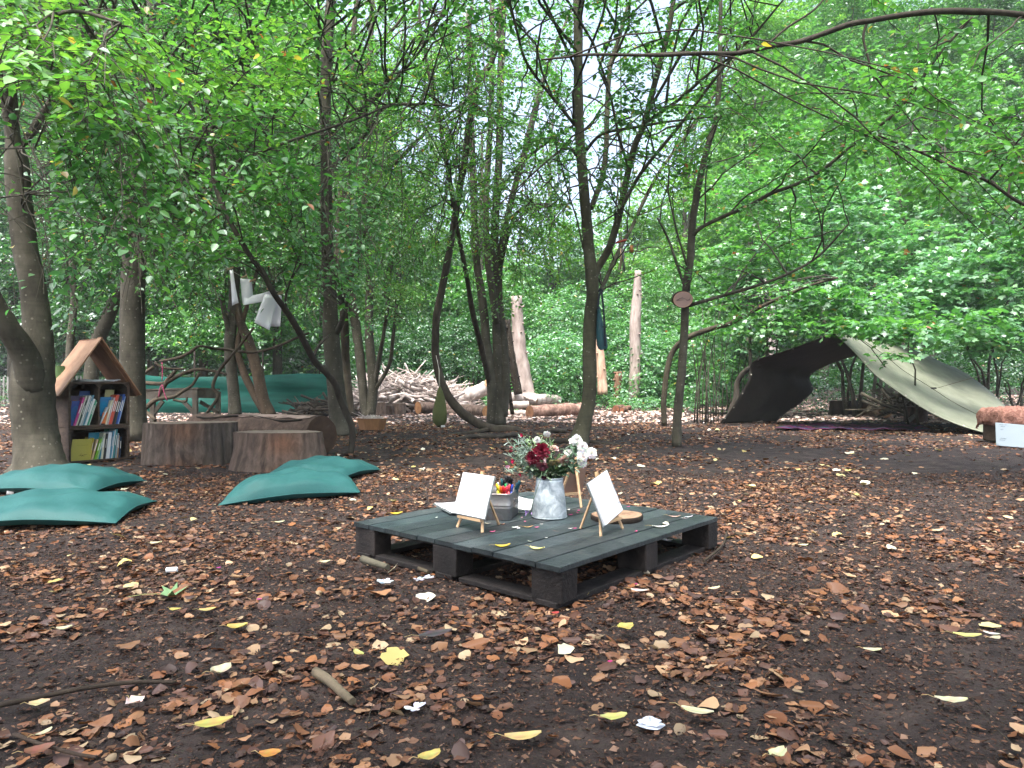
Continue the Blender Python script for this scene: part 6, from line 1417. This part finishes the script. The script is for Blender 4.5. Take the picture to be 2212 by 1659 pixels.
dead('dark dead stem leaning just left of the thick pale dead trunk', [(1120,852,20.3,9),(1110,800,20.3,9),(1102,750,20.3,8),(1096,690,20.3,6)], (.25,.2,.16), M_bark)
dead('thin dark broken stem standing before the long pale log', [(1107,895,17.5,4.5),(1101,850,17.5,4),(1096,808,17.5,3.5)], (.5,.4,.34), M_barkd)

# ------------------------------------------------------------------ tarpaulin shelter
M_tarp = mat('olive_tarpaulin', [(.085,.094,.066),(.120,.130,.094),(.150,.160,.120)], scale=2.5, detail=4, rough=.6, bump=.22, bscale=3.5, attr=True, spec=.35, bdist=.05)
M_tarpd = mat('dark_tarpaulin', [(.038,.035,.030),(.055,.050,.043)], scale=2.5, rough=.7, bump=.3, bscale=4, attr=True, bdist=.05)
apex = P(1802,719,12.5); root = thing('tarpaulin_shelter', G(1850,925), 'olive tarpaulin shelter slung from a high point with one dark and one pale side', 'shelter')
def loft(ca, cb, n=26, m_=18, sag=0, ph=0, fold=.03):
    A1 = catmull(ca, 8); B1 = catmull(cb, 8)
    def at(l, t): k = t*(len(l)-1); i = min(int(k), len(l)-2); return l[i]*(1-(k-i))+l[i+1]*(k-i)
    rows = []
    for i in range(n+1):
        t = i/n; a, b = at(A1, t), at(B1, t); row = []
        for j in range(m_+1):
            s = j/m_; p = a*(1-s)+b*s; env = math.sin(PI*s)
            p = p+np.array([0, 0, -sag*env*math.sin(PI*t)]); p = p+np.array([0, -1, .3])*fold*(math.sin(s*17+t*4+ph)*.5+math.sin(s*9-t*7+ph)*.5)*(.3+.7*env)*math.sin(PI*min(1, t+.08))
            row.append(Vector(p))
        rows.append(row)
    return rows
T3 = lambda l: [tuple(P(x, y, Y)) for x, y, Y in l]
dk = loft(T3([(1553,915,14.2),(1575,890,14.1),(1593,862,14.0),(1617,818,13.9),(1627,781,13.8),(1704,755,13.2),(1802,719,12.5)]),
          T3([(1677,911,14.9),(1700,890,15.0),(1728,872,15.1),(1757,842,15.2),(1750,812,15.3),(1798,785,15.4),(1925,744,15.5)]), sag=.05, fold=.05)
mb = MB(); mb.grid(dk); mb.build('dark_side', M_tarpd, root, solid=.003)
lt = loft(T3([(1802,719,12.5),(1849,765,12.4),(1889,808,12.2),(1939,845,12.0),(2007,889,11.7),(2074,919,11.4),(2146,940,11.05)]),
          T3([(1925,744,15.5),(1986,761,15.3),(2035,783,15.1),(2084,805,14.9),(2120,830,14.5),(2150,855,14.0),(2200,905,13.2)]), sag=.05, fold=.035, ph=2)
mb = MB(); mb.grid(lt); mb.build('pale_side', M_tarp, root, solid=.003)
mb = MB()
for rows, k in ((lt, 7),): mb.tube([r[k]+Vector((0,-.006,.006)) for r in rows], .006, 5, col=(.6,.6,.55))
mb.tube([r[0]+Vector((0,0,.0)) for r in lt], .008, 5, col=(.9,.9,.85)); mb.build('seam', M_tarp, root)
mb = MB()
for rws, jj in ((lt, 0), (lt, -1), (dk, 0), (dk, -1)):      # brass eyelets along the hems
    for i in range(2, len(rws)-1, 4):
        e = rws[i][jj]; inn = rws[i][jj+1 if jj == 0 else jj-1]; p_ = e.lerp(inn, .35); mb.tube([p_+Vector((0,-.006,.002)), p_+Vector((0,-.012,.004))], .016, 8, col=(.35,.33,.28))
mb.build('eyelets', M_matte, root)
mb = MB(); tp = lt[14][7]; mb.box(tp+Vector((0,-.02,.02)), (.10,.02,.03), col=(.1,.1,.09)); mb.build('tie_loop', M_tarpd, root)
for k, (a, b, lb) in enumerate(((tp, P(2330,742,14), ''),(Vector(lt[12][-1]), P(2260,715,15.5), ''),(Vector(dk[18][0]), P(1560,700,15.5), ''))):
    mb = MB(); mb.tube([a, (a+b)/2+Vector((0,0,-.04)), b], .004, 5, col=(.9,.8,.7)); mb.build('guy_rope', M_barkd, root)
# bent branch propping the dark side
bare('propping_branch', 'dark crooked branch standing beside the left corner of the tarpaulin', [[(1572,918,14.5,6),(1578,890,14.5,7),(1590,860,14.5,7),(1592,830,14.5,6),(1604,808,14.4,6),(1622,795,14.2,5),(1640,792,14,4)]], M_barkd)
# rug
root = thing('patterned_rug', G(1810,920), 'dark rug with magenta and purple pattern on the ground under the tarpaulin', 'rug')
M_rug = mat('rug_pile', [(.8,.8,.8),(1,1,1)], scale=30, rough=.95, bump=.3, attr=True); mb = MB()
ca, cb, cc_, cd = G(1668,927), G(2010,930), G(1985,914.5), G(1742,914)
n, m_ = 60, 14; vs, cs, fs = [], [], []
for i in range(n):
    for j in range(m_):
        def pt(u, v): p = ca.lerp(cb, u).lerp(cd.lerp(cc_, u), v); return Vector((p.x, p.y, .012+.012*math.sin(u*19+v*5)+.010*math.sin(u*47)+float(gz(p.x, p.y))*0))
        u0, u1, v0, v1 = i/n, (i+1)/n, j/m_, (j+1)/m_; o = len(vs); vs += [pt(u0,v0),pt(u1,v0),pt(u1,v1),pt(u0,v1)]
        z = abs(((i*.35) % 4)-2); k = (j % 7); col = (.012,.008,.018)
        if j in (0,): col = (.12,.012,.07)
        elif j == 1: col = (.02,.06,.09)
        elif (i+j*2) % 9 in (0,1) or abs(z*1.6-k) < .9: col = (.10,.010,.06)
        elif (i-j) % 13 == 0: col = (.08,.03,.16)
        cs += [col]*4; fs.append((o,o+1,o+2,o+3))
mb.add(vs, fs, cs); mb.build('pile', M_rug, root)
# leaning pallet
root = thing('leaning_pallet', P(1910,877,17.6), 'grey slatted pallet leaning upright behind the tarpaulin', 'pallet'); YL = 17.6
for k, (xt, xb) in enumerate(((1929-8,1884),(1933-0,1896),(1947,1908),(1955,1921),(1966,1933))):
    mb = MB(); bar(mb, P(xt-24+k*2,760,YL+.35), P(xb,878,YL), .085, .02, up=(0,-1,0)); mb.build('slat', M_old, root, bevel=.002)
for y in (842,800):
    mb = MB(); bar(mb, P(1884,y+2,YL+.10+(842-y)*.003), P(1945,y-2,YL+.10+(842-y)*.003), .09, .05, up=(0,-1,0)); mb.build('rail', M_old, root, bevel=.002)
mb = MB(); bar(mb, P(1880,880,YL+.05), P(1945,879,YL+.05), .09, .06, up=(0,-1,0)); mb.build('rail', M_old, root)
SG = 'stumps under the tarpaulin'
stump('wide dark stump seen under the tarpaulin, leftmost', G(1822,896), .34,.3,.37, name='tree_stump', group=SG, tint=(.5,.42,.38), seed=51, sides=32)
stump('narrow brown stump touching the wide dark one under the tarpaulin', G(1869,898), .19,.18,.37, name='tree_stump', group=SG, tint=(.8,.65,.55), seed=52, sides=32)
stump('pinkish brown stump alone at the right under the tarpaulin', G(1979,910), .22,.2,.31, name='tree_stump', group=SG, tint=(1.0,.82,.8), seed=53, sides=32)
log('short grey log lying right of the narrow brown stump', P(1885,886,17.2), P(1912,888,16.6), .16, .16, tint=(.8,.8,.72), cuta=(.8,.75,.65), seed=54)
bare('dead_branch', 'forked grey dead branch leaning in front of the leaning pallet', [[(1948,925,14.5,5),(1968,905,14.8,5),(1990,890,15.2,5),(2030,870,15.6,4)],[(1905,893,16.3,7),(1925,880,16.3,6),(1950,862,16.3,5),(1965,850,16.3,4)],[(1925,880,16.3,4),(1955,872,16.3,3),(1975,862,16.3,2)]], M_bark)
# covered box and white board at the right edge
M_fur = mat('brown_fur', [(.085,.035,.025),(.20,.095,.070),(.34,.19,.15)], scale=15, detail=8, rough=.95, bump=.9, bscale=30, attr=True, dist=1.2, bdist=.03)
c = G(2205,958); root = thing('covered_box', c+Vector((.12,.28,0)), 'box draped with a brown furry throw at the right edge', 'box'); k0 = c+Vector((.16,.30,0))
mb = MB(); mb.box(k0+Vector((0,.0,.20)), (.66,.44,.40)); mb.build('box', M_crate, root, bevel=.02)
mb = MB(); rows = []; nn = 28
for i in range(nn+1):
    row = []
    for j in range(nn+1):
        u, v = i/nn*2-1, j/nn*2-1; x, y = u*.47, v*.36; ov = max(0, abs(x)-.345)*1.9+max(0, abs(y)-.235)*1.9; x2 = max(-.375, min(.375, x)); y2 = max(-.265, min(.265, y))
        z = .455-ov*.9+.03*math.cos(u*2)*math.cos(v*2)+.008*math.sin(u*21)*math.sin(v*17)+random.uniform(-.006,.006); row.append(k0+Vector((x2+.012*math.sin(z*30+v*8)*(ov > 0), y2+.012*math.sin(z*25+u*9)*(ov > 0), max(.17, z))))
    rows.append(row)
mb.grid(rows); mb.build('throw', M_fur, root, solid=.012)
bw0, bw1 = Vector(((2149-PX)/FP*9.05, 9.02, .012)), Vector(((2235-PX)/FP*9.05, 9.0, .012)); ht = Vector((.03, .06, .30))
root = thing('white_board', bw0, 'small whiteboard with faint handwriting leaning on the furry covered box', 'whiteboard'); wf = Frame(bw0, bw1-bw0, ht); Wb = (bw1-bw0).length
mb = MB(); wf.box(mb, (Wb/2, .006, .15), (Wb, .012, .30), col=(.25,.30,.33)); mb.build('board', M_plastic, root, bevel=.004)
for cx_ in (.018, Wb-.018):
    mb = MB(); wf.box(mb, (cx_, -.001, .018), (.03, .006, .03), col=(.22,.27,.30)); mb.build('corner_protector', M_plastic, root, bevel=.004)
mb = MB(); r_ = random.Random(4)
def scrib(x, z, L, s=.008):
    pts = []; n = int(L/.006)
    for i in range(n): pts.append(wf(x+L*i/n, -.0012, z+(s if i % 2 else 0)*r_.uniform(.3,1)+.0))
    if len(pts) > 2: mb.tube(pts, .0016, 4, col=(.03,.05,.08), flat=.6)
for x, z, L in ((.045,.274,.055),(.115,.278,.03),(.06,.252,.06),(.058,.212,.04),(.05,.098,.08),(.04,.076,.075),(.155,.100,.012),(.175,.101,.018)): scrib(x, z, L)
mb.build('handwriting', M_matte, root.children[0])

# ------------------------------------------------------------------ roots and single things on the ground
bare('surface_root', 'dark root snaking over the soil in front of the many stemmed tree', [[(940,960,10,3),(985,950,10.3,5),(1030,942,10.6,6),(1075,944,10.6,5),(1120,938,11,5),(1160,948,10.8,3)]], M_barkd, 'root')
bare('surface_root', 'dark root lying left of the foot of the centre tree', [[(1085,962,9.4,3),(1130,957,9.6,5),(1180,953,9.8,6),(1240,953,9.8,7)]], M_barkd, 'root')
bare('surface_root', 'dark root reaching right from the foot of the centre tree', [[(1255,952,9.8,6),(1300,958,9.6,4),(1350,962,9.3,3),(1400,972,8.7,2)]], M_barkd, 'root')
bare('surface_root', 'short dark hump of root behind the centre tree on the left', [[(1165,935,11.7,3),(1190,930,11.8,6),(1225,932,11.8,3)]], M_barkd, 'root')
def gstick(label, pts, r, tint=(1,1,1), name='stick', m=M_bark):
    q = [G(x, y) for x, y in pts]; root = thing(name, q[0], label, 'stick'); mb = MB(); d = [Vector((p.x, p.y, r*.8)) for p in q]; dd = [Vector(a) for a in catmull([tuple(a) for a in d], 4)]
    mb.tube(dd, [r*(1-.3*i/len(dd)) for i in range(len(dd))], 9, col=tint, lump=.12); mb.build('stick', m, root)
gstick('grey forked stick lying on bare soil in the lower middle', [(682,1460),(712,1480),(735,1502),(762,1525)], .014, (1.7,1.5,1.35))
gstick('short lichen covered stick beside the left foot of the pallet', [(783,1214),(812,1224),(838,1232)], .017, (1.2,1.2,1.15))
gstick('broken dark stick before the left blocks of the pallet', [(905,1232),(925,1240)], .010, (.8,.7,.6))
gstick('long thin dark twig at the lower left edge', [(-10,1530),(80,1512),(190,1490),(290,1478),(380,1478)], .007, (.7,.6,.55), m=M_barkd)
gstick('thin dark root crossing the lower left corner', [(30,1590),(90,1612),(160,1632),(210,1640)], .005, (.8,.65,.6), m=M_barkd)
gstick('dark twig right of the pallet', [(1520,1215),(1560,1180),(1570,1150)], .006, (.8,.7,.6), m=M_barkd)
def gleaf(label, x, y, L, Wd, col, rot, curl=.5, name='fallen_leaf', cat='leaf', lift=.008):
    L *= .92; Wd *= 1.15; curl *= .45; col = tuple(.9*q for q in col); p = G(x, y); leafthing(name, label, Vector((p.x, p.y, max(0, float(gz(p.x, p.y)))+lift)), L, Wd, col, rot, curl, cat=cat, m=M_litter if cat == 'leaf' else M_petal, group='single bright leaves on the soil' if cat == 'leaf' else 'petals on the soil')
Yl, Pl, Ln = (.50,.42,.12), (.56,.53,.34), (.50,.49,.17)
for a in [('bright yellow leaf with a raised corner, left of centre in the foreground',512,1362,.070,.045,Yl,.1,.9),('curved lemon yellow leaf in the foreground below the pillows',775,1419,.06,.022,Ln,-.9,.8),
    ('large ragged yellow leaf near the bottom, left of centre',462,1572,.09,.04,Yl,.35,.6),('yellow leaf left of the pointed cushion foreground',336,1179,.06,.04,Pl,.1,.9),('pinkish white leaf on bare soil at lower left',292,1525,.055,.04,(.72,.58,.52),-.5,.9),
    ('large olive yellow leaf at the right edge',2090,1380,.085,.035,Ln,-.3,.6),('long pale yellow leaf in the lower right middle',1506,1546,.085,.03,Pl,-.5,.6),('wide pale yellow leaf in the bottom middle',1326,1558,.07,.032,Ln,.1,.6),
    ('long yellow caterpillar shaped leaf, bottom middle',1130,1602,.09,.032,(.58,.46,.18),.1,.7),('pale yellow leaf on the left under the nearest cushion',604,1132,.06,.035,Pl,.3,.7),('small white leaf behind the pointed cushion foreground',702,1219,.05,.03,Pl,.2,.8),
    ('cream leaf at the lower right, lying in the open',2055,1522,.08,.03,Pl,-.25,.7),('pale leaf in the bottom right half',1680,1640,.05,.03,Pl,.5,1.2),('light yellow leaf at the bottom middle left',928,1645,.055,.03,Yl,.5,.9),
    ('cream leaf on the lower left, folded',478,1458,.06,.05,(.60,.52,.36),.7,1.1),('tan leaf at the left edge low down',84,1528,.05,.035,(.56,.44,.26),.3,.6),('small white curled leaf on the left in the foreground',95,1592,.04,.015,Pl,1.1,.8),
    ('pale pink leaf right of the near corner of the pallet',1382,1282,.075,.028,(.68,.55,.50),-.3,.7),('cream leaf near the pallet to the right',1543,1277,.06,.025,Pl,.4,.7),('yellow leaf with brown spots in the right middle',1252+100,1361,.06,.05,Yl,.3,.6),
    ('pale leaf in the right middle distance',2142,1376,.05,.02,(.62,.6,.55),-.8,.7),('white leaf right of the pallet in the distance',1736,1182,.05,.03,Pl,-.1,.6),('white leaf in the right half midway down',1885,1411,.055,.022,Pl,-.2,.6),
    ('yellow leaf in the left half by the green maple leaf',378,1323,.045,.025,Yl,-.2,.7),('yellow leaf cluster left of centre in the foreground',448,1324,.06,.03,(.52,.40,.16),.2,.7),('large dark leaf lying left of the pallet corner in the foreground',942,1375,.12,.05,(.07,.06,.065),.4,.25),
    ('cream leaf at the bottom right corner',1160+990,1385,.04,.02,(.5,.42,.3),.2,.7),('small yellow leaf on the far left above the nearest cushion',38,1075,.06,.04,Yl,-.4,.8),('reddish leaf in the lower left corner',85,1632,.06,.04,(.22,.09,.055),.5,.8),('orange leaf at the lower left of the middle',582,1638,.05,.03,(.50,.24,.06),0,.5),
    ('bright pale leaf at the left, midway down',138,1365,.05,.03,Pl,.3,.9),('pale yellow leaf near the far stump',140+35,1092-30,.05,.03,Pl,.2,.6)]: gleaf(*a)
for a in [('magenta petal on the soil left of the pallet',472,1231,.02,.014,(.55,.05,.35),.3),('second magenta petal on the soil left of the pallet, nearer',560,1300,.022,.012,(.5,.03,.30),-.2),('magenta petal among leaves at lower right',1318,1436,.016,.012,(.6,.02,.2),.3),
    ('red petal on the soil right of the near corner of the pallet',1200,1330,.03,.02,(.45,.05,.04),.4),('magenta petal right of the pallet',1374,1267,.014,.01,(.6,.03,.25),.2)]: gleaf(*a[:1], *a[1:], .4, 'petal', 'petal')
# fallen maple leaf
p = G(345,1290); root = thing('maple_leaf', p, 'pale green maple leaf with long stalk on the soil at the left', 'leaf'); mb = MB()
TV, TF = T_MAPLE; d0 = Vector((.95,.3,0)); l0 = Vector((-.3,.95,0)); vs = [p+d0*(x*.10)+l0*(y*.10)+Vector((0,0,.010-z*.25+.02*abs(y))) for x, y, z in TV.tolist()]; mb.add(vs, [tuple(f) for f in TF.tolist()], (.16,.27,.13), True); mb.build('blade', M_litter, root)
mb = MB(); mb.tube([p+Vector((0,0,.012)), p-d0*.05+Vector((0,0,.016)), p-d0*.11+l0*.012+Vector((0,0,.008))], .0012, 5, col=(.3,.32,.14)); mb.build('leaf_stalk', M_litter, root)
# white blossoms and crumpled tissue
def blossom(label, x, y, R, n=7, col=(.58,.60,.66)):
    p = G(x, y); p.z = .008; root = thing('white_blossom', p, label, 'flower', 'white blossoms on the soil'); mb = MB()
    for k in range(n): t = 2*PI*k/n+random.uniform(-.3,.3); petal(mb, p, (math.cos(t), math.sin(t), random.uniform(-.05,.35)), (0,0,1), R*random.uniform(.8,1.1), R*.5, col, cup=.1)
    mb.build('petals', M_petal, root)
blossom('small white blossom left of the stick, bottom middle', 897,1538,.028); blossom('white blossom clump on the soil left of the pallet', 831,1263,.035,11); blossom('white blossom by the left bottom board of the pallet', 905,1257,.025,9); blossom('second white blossom touching the one by the bottom board', 925,1254,.026,9)
blossom('white blossom under the right side of the pallet', 1440,1187-15,.03,9)
def tissue(label, x, y, R, col=(.50,.54,.62)):
    p = G(x, y); root = thing('crumpled_tissue', p, label, 'tissue', 'scraps of tissue on the soil'); mb = MB(); rows = []
    for i in range(9):
        e = PI/2*i/8; rows.append([p+Vector((math.cos(a)*math.cos(e)*R*random.uniform(.7,1.2), math.sin(a)*math.cos(e)*R*.8*random.uniform(.7,1.2), .004+math.sin(e)*R*.5*random.uniform(.7,1.3))) for a in [2*PI*k/12 for k in range(12)]]); rows[-1].append(rows[-1][0])
    mb.grid(rows, col=col, smooth=False); mb.build('paper', M_matte, root)
tissue('crumpled white tissue on the soil at the bottom, right of centre', 1405,1570,.030); tissue('small crumpled tissue behind the pointed cushion', 632,1030,.03)
p = G(371,1238); root = thing('chalk_piece', p, 'short piece of white chalk on the soil at the left', 'chalk'); mb = MB(); mb.tube([p+Vector((-.022,-.004,.014)), p+Vector((.022,.006,.014))], .011, 10, col=(.80,.84,.86)); mb.build('chalk', M_matte, root, bevel=.002)
# ------------------------------------------------------------------ thin pale air
mb = MB(); mb.box((0, 97, 16.2), (324, 252, 35.5))
M_h, nt, N, L = _nodes('haze'); out = N.new('ShaderNodeOutputMaterial'); pv = N.new('ShaderNodeVolumePrincipled')
pv.inputs['Density'].default_value = HAZE; pv.inputs['Color'].default_value = (.9, .97, 1, 1); L.new(pv.outputs[0], out.inputs['Volume'])
tag(mb.build('haze', M_h), kind='stuff')
